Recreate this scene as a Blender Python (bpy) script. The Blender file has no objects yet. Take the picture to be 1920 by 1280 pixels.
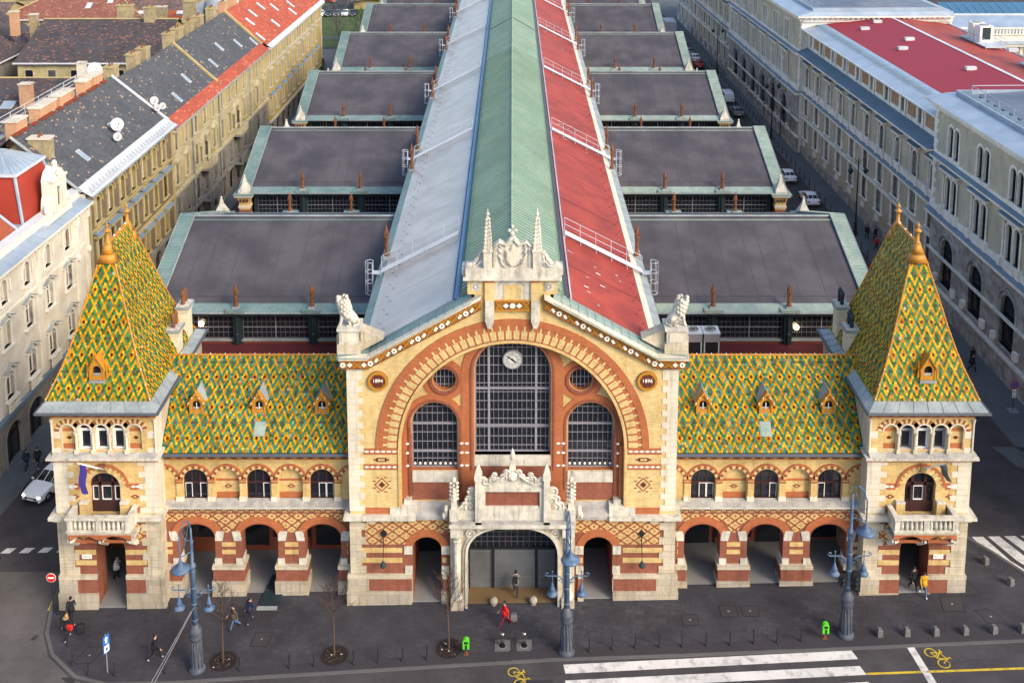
import bpy, bmesh, math, random
from math import sin, cos, pi, sqrt, radians, atan2
from mathutils import Vector, Matrix
from mathutils.geometry import tessellate_polygon
random.seed(7)
SC = bpy.context.scene
COL = SC.collection
# ---------------------------------------------------------------- camera
cam = bpy.data.cameras.new('camera')
co = bpy.data.objects.new('camera', cam); COL.objects.link(co)
co.location = (0, -65.87, 51.1)
co.rotation_euler = (radians(90 - 8.81), 0, 0)
cam.sensor_width = 36; cam.lens = 2064.56 / 1920 * 36
cam.shift_x = -1 / 1920; cam.shift_y = -660 / 1920
cam.clip_start = 0.5; cam.clip_end = 4000
SC.camera = co
# ---------------------------------------------------------------- sky and sun
SUN_EL, SUN_AZ = 34.0, 132.0      # azimuth clockwise from +y
w = bpy.data.worlds.new('World'); SC.world = w; w.use_nodes = True
nt = w.node_tree; bg = nt.nodes['Background']
sky = nt.nodes.new('ShaderNodeTexSky'); sky.sky_type = 'NISHITA'; sky.sun_disc = False
sky.sun_elevation = radians(SUN_EL); sky.sun_rotation = radians(SUN_AZ)
sky.air_density = 1.0; sky.dust_density = 2.0; sky.ozone_density = 0.7
nt.links.new(sky.outputs[0], bg.inputs[0]); bg.inputs[1].default_value = 0.15
sl = bpy.data.lights.new('sun', 'SUN'); sl.energy = 1.45; sl.angle = radians(24); sl.color = (1, .86, .66)
so = bpy.data.objects.new('sun', sl); COL.objects.link(so)
d = Vector((sin(radians(SUN_AZ)) * cos(radians(SUN_EL)), cos(radians(SUN_AZ)) * cos(radians(SUN_EL)), sin(radians(SUN_EL))))
so.rotation_euler = d.to_track_quat('Z', 'Y').to_euler(); so.location = d * 200
vs = SC.view_settings; vs.view_transform = 'Standard'; vs.look = 'None'; vs.exposure = 1.22; vs.gamma = 1
SC.cycles.max_bounces = 5; SC.cycles.diffuse_bounces = 3; SC.cycles.glossy_bounces = 2; SC.cycles.transmission_bounces = 2
SC.cycles.caustics_reflective = False; SC.cycles.caustics_refractive = False

# ---------------------------------------------------------------- materials
MATS = {}
def mat(name, c, rough=.8, var=.12, scale=1.5, c2=None, spot=.0, bump=0, metal=0, joint=None, jc=.6, spec=.3, stain=.12, tiles=None, emit=0, attr=False, stretch=None, streak=0, floor=None):
    m = bpy.data.materials.new(name); m.use_nodes = True; MATS[name] = m
    N = m.node_tree.nodes; L = m.node_tree.links; b = N['Principled BSDF']
    b.inputs['Roughness'].default_value = rough; b.inputs['Metallic'].default_value = metal
    b.inputs['Specular IOR Level'].default_value = spec
    geo = N.new('ShaderNodeNewGeometry'); pos = geo.outputs['Position']
    if stretch:
        mp = N.new('ShaderNodeVectorMath'); mp.operation = 'MULTIPLY'; mp.inputs[1].default_value = stretch; L.new(pos, mp.inputs[0]); pos = mp.outputs[0]
    def noise(s, det=4):
        n = N.new('ShaderNodeTexNoise'); n.inputs['Scale'].default_value = s; n.inputs['Detail'].default_value = det; L.new(pos, n.inputs['Vector']); return n.outputs[0]
    def math_(op, a, bb, cl=False):
        n = N.new('ShaderNodeMath'); n.operation = op; n.use_clamp = cl
        for i, x in enumerate((a, bb)):
            if isinstance(x, (int, float)): n.inputs[i].default_value = x
            else: L.new(x, n.inputs[i])
        return n.outputs[0]
    def mix(f, a, bb, mode='MIX'):
        n = N.new('ShaderNodeMix'); n.data_type = 'RGBA'; n.blend_type = mode
        for i, x in ((0, f), (6, a), (7, bb)):
            if isinstance(x, (int, float)): n.inputs[i].default_value = x
            elif isinstance(x, tuple): n.inputs[i].default_value = (*x[:3], 1)
            else: L.new(x, n.inputs[i])
        return n.outputs[2]
    def ramp(x, lo, hi):
        n = N.new('ShaderNodeMapRange'); n.inputs[1].default_value = lo; n.inputs[2].default_value = hi; L.new(x, n.inputs[0]); return n.outputs[0]
    col = c
    if attr:
        a = N.new('ShaderNodeAttribute'); a.attribute_name = 'col'; col = a.outputs['Color']
    if c2: col = mix(ramp(noise(scale * .7, 5), .5 - .12 + spot, .5 + .12 + spot), col, c2)
    if tiles:  # rows of slates: size, brightness spread, colour of stray tiles, share of stray tiles
        tw, th, spread, sc_, share = tiles
        uvn = N.new('ShaderNodeUVMap'); uv = uvn.outputs[0]
        br = N.new('ShaderNodeTexBrick'); br.inputs['Scale'].default_value = 1; br.inputs['Brick Width'].default_value = tw; br.inputs['Row Height'].default_value = th
        br.inputs['Mortar Size'].default_value = .012; br.inputs['Color1'].default_value = (0, 0, 0, 1); br.inputs['Color2'].default_value = (1, 1, 1, 1); br.inputs['Mortar'].default_value = (.3, .3, .3, 1); br.inputs['Bias'].default_value = 0
        L.new(uv, br.inputs['Vector'])
        rnd = br.outputs['Color']
        patch = ramp(noise(.28, 3), .46, .62)
        col = mix(1, col, mix(rnd, (1 - spread,) * 3, (1 + spread,) * 3), 'MULTIPLY')
        thr = math_('ADD', 1 - share, math_('MULTIPLY', patch, -share * 1.4))
        col = mix(math_('GREATER_THAN', rnd, thr), col, sc_)
        col = mix(1, col, mix(br.outputs['Fac'], (1, 1, 1), (.6, .6, .6)), 'MULTIPLY')
    if joint:
        jw, jh = joint
        sx = N.new('ShaderNodeSeparateXYZ'); L.new(geo.outputs['Position'], sx.inputs[0])
        cb = N.new('ShaderNodeCombineXYZ'); L.new(math_('ADD', sx.outputs[0], sx.outputs[1]), cb.inputs[0]); L.new(sx.outputs[2], cb.inputs[1])
        br = N.new('ShaderNodeTexBrick'); br.inputs['Scale'].default_value = 1; br.inputs['Brick Width'].default_value = jw; br.inputs['Row Height'].default_value = jh
        br.inputs['Mortar Size'].default_value = min(.02, jh * .09); br.inputs['Color1'].default_value = (.86, .86, .86, 1); br.inputs['Color2'].default_value = (1.1, 1.1, 1.1, 1); br.inputs['Mortar'].default_value = (jc, jc, jc, 1)
        L.new(cb.outputs[0], br.inputs['Vector']); col = mix(1, col, br.outputs['Color'], 'MULTIPLY')
    v = mix(noise(scale * 4, 6), (1 - var * 2,) * 3, (1 + var * 2,) * 3)
    col = mix(1, col, v, 'MULTIPLY')
    if stain: col = mix(1, col, mix(ramp(noise(.35, 4), .3, .7), (1 - stain,) * 3, (1 + stain,) * 3), 'MULTIPLY')
    if streak:
        sv = N.new('ShaderNodeVectorMath'); sv.operation = 'MULTIPLY'; sv.inputs[1].default_value = (1.7, 1.7, .16); L.new(geo.outputs['Position'], sv.inputs[0])
        sn = N.new('ShaderNodeTexNoise'); sn.inputs['Scale'].default_value = 1.6; sn.inputs['Detail'].default_value = 6; sn.inputs['Roughness'].default_value = .65; L.new(sv.outputs[0], sn.inputs['Vector'])
        col = mix(ramp(sn.outputs[0], .50, .72), col, mix(1, col, (1 - streak, 1 - streak * 1.05, 1 - streak * 1.15), 'MULTIPLY'))
    if floor:
        fv = N.new('ShaderNodeMapping'); fv.inputs['Rotation'].default_value = (0, 0, floor[2]); L.new(geo.outputs['Position'], fv.inputs[0])
        br = N.new('ShaderNodeTexBrick'); br.inputs['Scale'].default_value = 1; br.inputs['Brick Width'].default_value = floor[0]; br.inputs['Row Height'].default_value = floor[1]; br.inputs['Mortar Size'].default_value = .018
        br.inputs['Color1'].default_value = (.82, .82, .84, 1); br.inputs['Color2'].default_value = (1.18, 1.18, 1.16, 1); br.inputs['Mortar'].default_value = (.62, .62, .62, 1); L.new(fv.outputs[0], br.inputs['Vector'])
        col = mix(ramp(noise(.16, 3), .40, .60), col, mix(1, col, br.outputs['Color'], 'MULTIPLY'))
    if isinstance(col, tuple): b.inputs['Base Color'].default_value = (*col, 1)
    else: L.new(col, b.inputs['Base Color'])
    if bump:
        bp = N.new('ShaderNodeBump'); bp.inputs['Strength'].default_value = bump; bp.inputs['Distance'].default_value = .05
        L.new(noise(scale * 6, 5), bp.inputs['Height']); L.new(bp.outputs[0], b.inputs['Normal'])
    if emit:
        b.inputs['Emission Color'].default_value = (*c, 1); b.inputs['Emission Strength'].default_value = emit
    return m
def diaper(name, base, line, px, pz):
    m = mat(name, base, .85, .1, 3)
    N = m.node_tree.nodes; L = m.node_tree.links; b = N['Principled BSDF']
    old = b.inputs['Base Color'].links[0].from_socket
    geo = N.new('ShaderNodeNewGeometry'); sx = N.new('ShaderNodeSeparateXYZ'); L.new(geo.outputs['Position'], sx.inputs[0])
    def mt(op, a, bb):
        n = N.new('ShaderNodeMath'); n.operation = op
        for i, x in enumerate((a, bb)):
            if isinstance(x, (int, float)): n.inputs[i].default_value = x
            else: L.new(x, n.inputs[i])
        return n.outputs[0]
    # stepped lattice: brick-sized cells
    qx = mt('MULTIPLY', mt('FLOOR', mt('DIVIDE', mt('ADD', sx.outputs[0], sx.outputs[1]), .07), 0), .07)
    qz = mt('MULTIPLY', mt('FLOOR', mt('DIVIDE', sx.outputs[2], .07), 0), .07)
    u = mt('DIVIDE', qx, px); v = mt('DIVIDE', qz, pz)
    def tri(x): return mt('ABSOLUTE', mt('SUBTRACT', mt('FRACT', x, 0), .5), 0)
    a = tri(mt('ADD', u, v)); c = tri(mt('SUBTRACT', u, v))
    lat = mt('MAXIMUM', mt('LESS_THAN', a, .11), mt('LESS_THAN', c, .11))
    lat = mt('MAXIMUM', lat, mt('MULTIPLY', mt('GREATER_THAN', a, .36), mt('GREATER_THAN', c, .36)))
    hole = mt('MULTIPLY', mt('GREATER_THAN', a, .45), mt('GREATER_THAN', c, .45))
    lat = mt('SUBTRACT', lat, hole)
    mx = N.new('ShaderNodeMix'); mx.data_type = 'RGBA'; L.new(lat, mx.inputs[0]); L.new(old, mx.inputs[6]); mx.inputs[7].default_value = (*line, 1)
    L.new(mx.outputs[2], b.inputs['Base Color'])
YB = (.50, .335, .125); RB = (.215, .072, .042); DRB = (.22, .06, .032); STONE = (.47, .405, .29)
mat('yellow_brick', YB, .85, .08, 2.5, streak=.28, joint=(.28, .085), jc=.9, c2=(.56, .40, .18), bump=.2)
mat('pale_brick', (.58, .44, .21), .85, .08, 2.5, streak=.22, joint=(.28, .085), jc=.9, c2=(.54, .38, .16))
mat('red_brick', RB, .85, .1, 3, streak=.3, joint=(.28, .085), jc=.88, c2=(.23, .08, .05))
mat('orange_brick', (.36, .115, .045), .8, .08, 3, streak=.22, joint=(.28, .085), jc=.9)
mat('dark_brick', DRB, .85, .1, 4)
mat('stone', STONE, .8, .1, 2, streak=.4, joint=(.9, .45), jc=.84, c2=(.46, .40, .31), bump=.15)
mat('quoin_stone', (.57, .51, .40), .8, .08, 2, streak=.35, c2=(.58, .52, .42))
mat('white_stone', (.57, .53, .44), .75, .12, 3, streak=.5, c2=(.44, .415, .36), bump=.3)
mat('grey_stone', (.36, .34, .30), .85, .15, 2.5, c2=(.25, .24, .23), bump=.2)
mat('plinth_stone', (.38, .32, .225), .85, .12, 2, streak=.45, joint=(1.1, .6), jc=.75, c2=(.38, .33, .27), bump=.2)
diaper('diaper_brick', (.50, .345, .14), DRB, .88, .66)
mat('gold', (.42, .19, .02), .5, .15, 3, c2=(.40, .17, .02), spec=.4)
mat('gold_dark', (.30, .13, .02), .5, .2, 5, c2=(.16, .06, .015))
mat('white_tile', (.80, .76, .68), .4, .06, 6)
mat('maroon', (.10, .025, .018), .5, .1, 5)
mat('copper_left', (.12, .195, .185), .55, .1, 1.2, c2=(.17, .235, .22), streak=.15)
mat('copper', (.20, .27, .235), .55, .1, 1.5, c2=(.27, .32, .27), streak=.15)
mat('lantern_copper', (.20, .295, .225), .6, .08, .4, c2=(.255, .33, .245), streak=.1)
mat('lantern_seam', (.10, .165, .125), .6, .1, 1)  # weathered seams; their shade lines are also put into this darker colour
mat('pale_chimney', (.62, .55, .40), .85, .08, 3, joint=(.28, .1), jc=.85)
mat('muntin', (.11, .12, .13), .5, .05, 3)
mat('hall_seam', (.048, .044, .055), .65, .05, 1)
mat('lead', (.21, .235, .24), .5, .12, 1.5, c2=(.28, .31, .30))
mat('gutter', (.075, .08, .09), .45, .1, 2)
mat('hall_membrane', (.060, .055, .062), .65, .07, .5, c2=(.076, .068, .074), stain=.16)
mat('nave_grey', (.37, .325, .285), .36, .05, .6, c2=(.44, .39, .345), stain=.1, spec=.6)
mat('nave_red', (.31, .045, .025), .6, .1, .8, c2=(.25, .034, .024), stain=.18, streak=.12)
mat('flat_red', (.10, .016, .02), .75, .15, 1.2, c2=(.07, .014, .018))
mat('iron', (.018, .030, .034), .5, .1, 3)
mat('rust_iron', (.20, .075, .028), .7, .2, 4, c2=(.12, .05, .025))
mat('white_steel', (.42, .45, .50), .5, .05, 3)
mat('blue_sheet', (.09, .22, .38), .4, .08, 1)
mat('mullion', (.23, .225, .25), .5, .05, 3)
mat('glass', (.012, .014, .02), .08, .3, .8, spec=.6, stain=0)
mat('glass_pale', (.075, .08, .082), .12, .3, .8, spec=.6, stain=.2)
mat('door_glass', (.11, .115, .12), .2, .1, .5, spec=.6, stain=.25)
mat('clock_face', (.46, .46, .43), .5, .05, 3)
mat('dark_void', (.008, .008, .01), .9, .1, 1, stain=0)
mat('brown_wood', (.045, .018, .018), .5, .15, 4)
mat('white_frame', (.72, .70, .68), .5, .04, 4)
mat('tile', (.3, .3, .1), .45, .08, 3, attr=True, spec=.09, stain=.12)
mat('tile_bed', (.018, .035, .014), .7, .1, 3)
mat('asphalt_patch', (.030, .027, .030), .85, .1, 2)
mat('old_asphalt', (.082, .075, .074), .85, .1, .9, c2=(.098, .09, .088), stain=.14)
mat('asphalt', (.046, .041, .045), .85, .10, .9, c2=(.058, .053, .056), stain=.14, bump=.1)
mat('pavement', (.038, .036, .043), .8, .14, .8, c2=(.047, .045, .052), floor=(.62, .42, .25), stain=.22, bump=.1)
mat('pavement_slab', (.042, .038, .043), .85, .1, 1, c2=(.034, .031, .036), joint=None)
mat('kerb', (.10, .095, .095), .85, .12, 2)
mat('paint_white', (.58, .56, .53), .7, .12, 2.5, c2=(.26, .25, .245), spot=.13)
mat('paint_yellow', (.52, .37, .03), .7, .1, 3, c2=(.22, .17, .05), spot=.10)
mat('grass', (.075, .11, .025), .9, .2, .7, c2=(.055, .085, .03))
mat('arcade_floor', (.20, .195, .19), .6, .1, 2)
mat('street_side', (.10, .11, .118), .85, .12, .6)
mat('black', (.012, .012, .014), .6, .1, 3)
mat('skin', (.48, .27, .19), .6, .04, 5, stain=0)
mat('sand', (.15, .095, .045), .8, .1, 3)

# ---------------------------------------------------------------- mesh builder
class M:
    def __init__(s, tf=None, flip=False):
        s.v = []; s.f = []; s.m = []; s.c = []; s.uv = []; s.mats = []; s.tf = tf; s.flip = flip; s.hascol = False; s.hasuv = False; s.sm = []
        s.smooth = False
    def mi(s, m):
        if m not in s.mats: s.mats.append(m)
        return s.mats.index(m)
    def add(s, vs, fs, m, col=None, uvs=None):
        o = len(s.v)
        if s.tf: vs = [s.tf @ Vector(p) for p in vs]
        s.v += [tuple(p) for p in vs]; k = s.mi(m)
        for i, f in enumerate(fs):
            f = [o + j for j in f]
            if s.flip: f = f[::-1]
            s.f.append(f); s.m.append(k); s.c.append(col); s.sm.append(s.smooth)
            if uvs: s.hasuv = True
            s.uv.append([uvs[j - o] for j in f] if uvs else None)
        if col: s.hascol = True
    def box(s, x0, x1, y0, y1, z0, z1, m):
        if x0 > x1: x0, x1 = x1, x0
        s.add([(x0, y0, z0), (x1, y0, z0), (x1, y1, z0), (x0, y1, z0), (x0, y0, z1), (x1, y0, z1), (x1, y1, z1), (x0, y1, z1)],
              [(0, 1, 5, 4), (1, 2, 6, 5), (2, 3, 7, 6), (3, 0, 4, 7), (4, 5, 6, 7), (3, 2, 1, 0)], m)
    def taper(s, cx, cy, z0, z1, a0, b0, a1, b1, m, cx1=None, cy1=None):  # frustum of half sizes
        cx1 = cx if cx1 is None else cx1; cy1 = cy if cy1 is None else cy1
        s.add([(cx - a0, cy - b0, z0), (cx + a0, cy - b0, z0), (cx + a0, cy + b0, z0), (cx - a0, cy + b0, z0), (cx1 - a1, cy1 - b1, z1), (cx1 + a1, cy1 - b1, z1), (cx1 + a1, cy1 + b1, z1), (cx1 - a1, cy1 + b1, z1)],
              [(0, 1, 5, 4), (1, 2, 6, 5), (2, 3, 7, 6), (3, 0, 4, 7), (4, 5, 6, 7), (3, 2, 1, 0)], m)
    def quad(s, a, b, c, d, m, uvs=None): s.add([a, b, c, d], [(0, 1, 2, 3)], m, uvs=uvs)
    def poly(s, pts, m, uvs=None): s.add(pts, [tuple(range(len(pts)))], m, uvs=uvs)
    def prism(s, p2, a, b, axis, m):  # closed polygon extruded along an axis
        n = len(p2)
        P = {'x': lambda p, t: (t, p[0], p[1]), 'y': lambda p, t: (p[0], t, p[1]), 'z': lambda p, t: (p[0], p[1], t)}[axis]
        vs = [P(p, a) for p in p2] + [P(p, b) for p in p2]
        tr = tessellate_polygon([[Vector((p[0], p[1], 0)) for p in p2]])
        s.add(vs, [(i, (i + 1) % n, n + (i + 1) % n, n + i) for i in range(n)] + [tuple(t) for t in tr] + [tuple(n + j for j in t[::-1]) for t in tr], m)
    def tube(s, pts, r, n, m, cap=True):
        pts = [Vector(p) for p in pts]; R = r if isinstance(r, (list, tuple)) else [r] * len(pts)
        vs = []
        for i, p in enumerate(pts):
            t = (pts[min(i + 1, len(pts) - 1)] - pts[max(i - 1, 0)]).normalized()
            a = t.cross(Vector((0, 0, 1)) if abs(t.z) < .95 else Vector((1, 0, 0))).normalized(); b = t.cross(a)
            vs += [p + (a * cos(2 * pi * k / n) + b * sin(2 * pi * k / n)) * R[i] for k in range(n)]
        fs = [(i * n + k, i * n + (k + 1) % n, (i + 1) * n + (k + 1) % n, (i + 1) * n + k) for i in range(len(pts) - 1) for k in range(n)]
        if cap: fs += [tuple(range(n))[::-1], tuple((len(pts) - 1) * n + k for k in range(n))]
        s.add(vs, fs, m)
    def lathe(s, prof, cx, cy, n, m, rot=0, z=0):
        vs = [(cx + r * cos(2 * pi * k / n + rot), cy + r * sin(2 * pi * k / n + rot), zz + z) for r, zz in prof for k in range(n)]
        fs = [(i * n + k, i * n + (k + 1) % n, (i + 1) * n + (k + 1) % n, (i + 1) * n + k) for i in range(len(prof) - 1) for k in range(n)]
        fs += [tuple(range(n))[::-1], tuple((len(prof) - 1) * n + k for k in range(n))]
        s.add(vs, fs, m)
    def ball(s, c, r, m, n=8, q=5):
        r = r if isinstance(r, tuple) else (r, r, r)
        vs = [(c[0] + r[0] * sin(pi * i / q) * cos(2 * pi * k / n), c[1] + r[1] * sin(pi * i / q) * sin(2 * pi * k / n), c[2] + r[2] * cos(pi * i / q)) for i in range(q + 1) for k in range(n)]
        s.add(vs, [(i * n + k, (i + 1) * n + k, (i + 1) * n + (k + 1) % n, i * n + (k + 1) % n) for i in range(q) for k in range(n)], m)
    def wall(s, outline, holes, d, depth, m, rm=None):  # in the x-z plane at y=d, openings get reveals
        polys = [[Vector((p[0], p[1], 0)) for p in q] for q in [outline] + holes]
        flat = [p for q in polys for p in q]
        s.add([(p.x, d, p.y) for p in flat], [tuple(t) for t in tessellate_polygon(polys)], m)
        for h in holes:
            n = len(h)
            s.add([(p[0], d, p[1]) for p in h] + [(p[0], d + depth, p[1]) for p in h], [(i, (i + 1) % n, n + (i + 1) % n, n + i) for i in range(n)], rm or m)
    def ring(s, A, B, d0, d1, m, m2=None, step=1):  # between two open outlines, front at d0, back at d1
        for i in range(len(A) - 1):
            mm = m if (m2 is None or (i // step) % 2 == 0) else m2
            a, b, c, e = A[i], A[i + 1], B[i + 1], B[i]
            s.add([(p[0], y, p[1]) for y in (d0, d1) for p in (a, b, c, e)], [(0, 1, 2, 3), (3, 2, 6, 7), (1, 0, 4, 5)] + ([(0, 3, 7, 4)] if i == 0 else []) + ([(2, 1, 5, 6)] if i == len(A) - 2 else []), mm)
    def plate(s, p2, y0, y1, m): s.prism(p2, y0, y1, 'y', m)
    def build(s, name, parent=None, smooth=False, mw=None):
        me = bpy.data.meshes.new(name); me.from_pydata(s.v, [], s.f); me.validate(clean_customdata=False)
        for k in s.mats: me.materials.append(MATS[k])
        if len(me.polygons) == len(s.f):
            me.polygons.foreach_set('material_index', s.m)
            me.polygons.foreach_set('use_smooth', [bool(smooth or q) for q in s.sm])
            if s.hascol:
                at = me.attributes.new('col', 'FLOAT_COLOR', 'CORNER'); data = []
                for f, c in zip(s.f, s.c): data += list((*(c or (.1, .1, .1)), 1)) * len(f)
                at.data.foreach_set('color', data)
            if s.hasuv:
                ul = me.uv_layers.new(name='UVMap'); data = []
                for f, u in zip(s.f, s.uv):
                    for j in range(len(f)): data += list(u[j]) if u else [0, 0]
                ul.data.foreach_set('uv', data)
        return obj(name, me, parent, mw)
WM = {}
def obj(name, data, parent=None, mw=None):
    o = bpy.data.objects.new(name, data); COL.objects.link(o); mw = mw or Matrix()
    if parent is not None:
        o.parent = parent; o.matrix_parent_inverse = WM[parent].inverted()
    o.matrix_basis = mw; WM[o] = mw
    return o
def tag(o, label=None, cat=None, group=None, kind=None):
    if label: o['label'] = label
    if cat: o['category'] = cat
    if group: o['group'] = group
    if kind: o['kind'] = kind
    return o
def thing(name, loc, label, cat, group=None, rz=0):
    return tag(obj(name, None, None, Matrix.Translation(loc) @ Matrix.Rotation(rz, 4, 'Z')), label, cat, group)
def dup(o, mw, label=None, parent=None):  # a copy of a thing with its parts and their sub-parts
    c = o.copy(); COL.objects.link(c)
    if parent is None:
        c.matrix_basis = mw; WM[c] = mw
        if label: c['label'] = label
    else: c.parent = parent
    for ch in KIDS.get(o, ()):
        dup(ch, None, None, c)
    return c
KIDS = {}
def kids(root):  # remember the parts of a prototype
    for o in COL.objects:
        if o.parent is not None: 
            KIDS.setdefault(o.parent, [])
            if o not in KIDS[o.parent]: KIDS[o.parent].append(o)
    return root
def TR(x, y, z, rz=0): return Matrix.Translation((x, y, z)) @ Matrix.Rotation(rz, 4, 'Z')
MIRROR = Matrix.Scale(-1, 4, (1, 0, 0))
def gz(x, y): return .0205 * max(-60, min(60, x)) + .012 * max(0, min(400, y))
def arch(cx, z0, hw, zs, rise, n=12):
    return [(cx - hw, z0)] + [(cx - hw * cos(pi * i / n), zs + rise * sin(pi * i / n)) for i in range(n + 1)] + [(cx + hw, z0)]
def arc(cx, zc, rx, rz, a0=180, a1=0, n=16):
    return [(cx + rx * cos(radians(a0 + (a1 - a0) * i / n)), zc + rz * sin(radians(a0 + (a1 - a0) * i / n))) for i in range(n + 1)]
def rect(x0, x1, z0, z1): return [(x0, z0), (x0, z1), (x1, z1), (x1, z0)]
def circ(cx, cz, r, n=20): return [(cx + r * cos(2 * pi * i / n), cz + r * sin(2 * pi * i / n)) for i in range(n)]
def diamond(cx, cz, a, b): return [(cx - a, cz), (cx, cz + b), (cx + a, cz), (cx, cz - b)]
def window(m, cx, z0, hw, zs, rise, d, nx, zr, fm='mullion', gm='glass', fw=.06, bw=.025, heavy_x=(), heavy_z=()):
    pts = arch(cx, z0, hw, zs, rise, 16 if rise else 2)
    m.plate(pts, d + .05, d + .09, gm)
    top = lambda x: zs + rise * sqrt(max(0, 1 - ((x - cx) / hw) ** 2))
    for i in range(1, nx):
        x = cx - hw + 2 * hw * i / nx
        b = .075 if i in heavy_x else bw
        m.box(x - b, x + b, d - (.05 if i in heavy_x else 0), d + .045, z0, top(x), fm)
    for j, z in enumerate(zr):
        h = hw if z <= zs or not rise else hw * sqrt(max(0, 1 - ((z - zs) / rise) ** 2))
        b = .06 if j in heavy_z else bw
        m.box(cx - h, cx + h, d - .012 - (.06 if j in heavy_z else 0), d + .048, z - b, z + b, fm)
    q = arch(cx, z0, hw, zs, rise, 16 if rise else 2); qi = arch(cx, z0, hw - fw, zs, max(0, rise - fw) if rise else 0, 16 if rise else 2)
    if not rise: qi = [(cx - hw + fw, z0), (cx - hw + fw, zs - fw), (cx, zs - fw), (cx + hw - fw, zs - fw), (cx + hw - fw, z0)]; q = [(cx - hw, z0), (cx - hw, zs), (cx, zs), (cx + hw, zs), (cx + hw, z0)]
    m.ring(qi, q, d - .03, d + .046, fm)
    m.box(cx - hw, cx + hw, d - .035, d + .047, z0, z0 + fw, fm)
def volute(m, cx, cz, r, y, q, mt, dz=0):  # carved scroll: a thick spiral on a leaf-shaped backing
    m.tube([(cx + q * r * (1 - .085 * k) * cos(k * .62 - .6), y, cz + r * (1 - .085 * k) * sin(k * .62 - .6)) for k in range(12)], [r * .3 * (1 - .05 * k) for k in range(12)], 6, mt)
    m.ball((cx, y - r * .1, cz), (r * .22, r * .3, r * .22), mt, 7, 5); m.ball((cx, y + r * .25, cz), (r * .95, r * .3, r * .95), mt, 10, 6)
def text_mesh(m, txt, size, mw, matname, depth=.01):
    cu = bpy.data.curves.new('t', 'FONT'); cu.body = txt; cu.size = size; cu.extrude = depth; cu.align_x = 'CENTER'; cu.align_y = 'CENTER'
    o = bpy.data.objects.new('t', cu); COL.objects.link(o)
    me = bpy.data.meshes.new_from_object(o.evaluated_get(bpy.context.evaluated_depsgraph_get()))
    m.add([mw @ v.co for v in me.vertices], [tuple(p.vertices) for p in me.polygons], matname)
    bpy.data.objects.remove(o); bpy.data.curves.remove(cu); bpy.data.meshes.remove(me)
FACE_Y = Matrix.Rotation(radians(90), 4, 'X')   # text laid on a wall that faces -y
def skin(verts, edges, radii, sub=2):  # a continuous body grown on a skeleton; returns vertices and faces
    me = bpy.data.meshes.new('s'); me.from_pydata(verts, edges, [])
    o = bpy.data.objects.new('s', me); COL.objects.link(o)
    o.modifiers.new('s', 'SKIN'); sm = o.modifiers.new('u', 'SUBSURF'); sm.levels = sub
    for i, r in enumerate(radii):
        me.skin_vertices[0].data[i].radius = r if isinstance(r, tuple) else (r, r)
    me.skin_vertices[0].data[0].use_root = True
    dg = bpy.context.evaluated_depsgraph_get(); dg.update()
    e = bpy.data.meshes.new_from_object(o.evaluated_get(dg))
    r = [tuple(v.co) for v in e.vertices], [tuple(p.vertices) for p in e.polygons]
    bpy.data.objects.remove(o); bpy.data.meshes.remove(me); bpy.data.meshes.remove(e)
    return r
# ================================================================ ground, roads, pavements
def sheet(name, pts, dz, m, kind='structure', step=None, uv=False):
    """a flat patch that follows the ground; pts is a closed outline"""
    mm = M()
    if step:
        x0, x1, y0, y1 = pts; nx = max(1, int((x1 - x0) / step)); ny = max(1, int((y1 - y0) / step))
        vs = [(x0 + (x1 - x0) * i / nx, y0 + (y1 - y0) * j / ny) for j in range(ny + 1) for i in range(nx + 1)]
        mm.add([(x, y, gz(x, y) + dz) for x, y in vs], [(j * (nx + 1) + i, j * (nx + 1) + i + 1, (j + 1) * (nx + 1) + i + 1, (j + 1) * (nx + 1) + i) for j in range(ny) for i in range(nx)], m)
    else:
        tr = tessellate_polygon([[Vector((x, y, 0)) for x, y in pts]])
        mm.add([(x, y, gz(x, y) + dz) for x, y in pts], [tuple(t) for t in tr], m)
    return tag(mm.build(name), kind=kind)
m = M(); xs = [-1500, -400, -60, 60, 400, 1500]; ys = [-1200, -300, 0, 200, 400, 2500]
m.add([(x, y, gz(x, y)) for y in ys for x in xs], [(j * 6 + i, j * 6 + i + 1, (j + 1) * 6 + i + 1, (j + 1) * 6 + i) for j in range(5) for i in range(5)], 'asphalt')
tag(m.build('road'), kind='structure')
sheet('street_surface', [(-75, 3.6), (-31.1, 3.6), (-31.1, 2), (-30.7, -.3), (-30.1, -2.4), (-29, -4.3), (-26.8, -6.2), (-24.5, -6.85), (-23.5, -40), (-75, -40)], .004, 'old_asphalt')
def raised(name, pts, h, m, mk='kerb', kerb=None):
    mm = M(); n = len(pts); area = sum(pts[i][0] * pts[(i + 1) % n][1] - pts[(i + 1) % n][0] * pts[i][1] for i in range(n))
    if area < 0: pts = pts[::-1]
    # kerb ring inset
    ins = []
    for i in range(n):
        a, b, c = Vector(pts[i - 1]), Vector(pts[i]), Vector(pts[(i + 1) % n])
        n1 = Vector((-(b - a).y, (b - a).x)).normalized(); n2 = Vector((-(c - b).y, (c - b).x)).normalized(); k = (n1 + n2); k = k / max(.3, k.length_squared) * 2
        ins.append(b + k * .22)
    mm.add([(x, y, gz(x, y) - .05) for x, y in pts] + [(x, y, gz(x, y) + h) for x, y in pts] + [(p.x, p.y, gz(p.x, p.y) + h) for p in ins],
           [(i, (i + 1) % n, n + (i + 1) % n, n + i) for i in range(n)] + [(n + i, n + (i + 1) % n, 2 * n + (i + 1) % n, 2 * n + i) for i in range(n)], mk)
    tr = tessellate_polygon([[Vector((p.x, p.y, 0)) for p in ins]])
    mm.add([(p.x, p.y, gz(p.x, p.y) + h) for p in ins], [tuple(t) for t in tr], m)
    return tag(mm.build(name), kind='structure')
KH = .05
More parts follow.
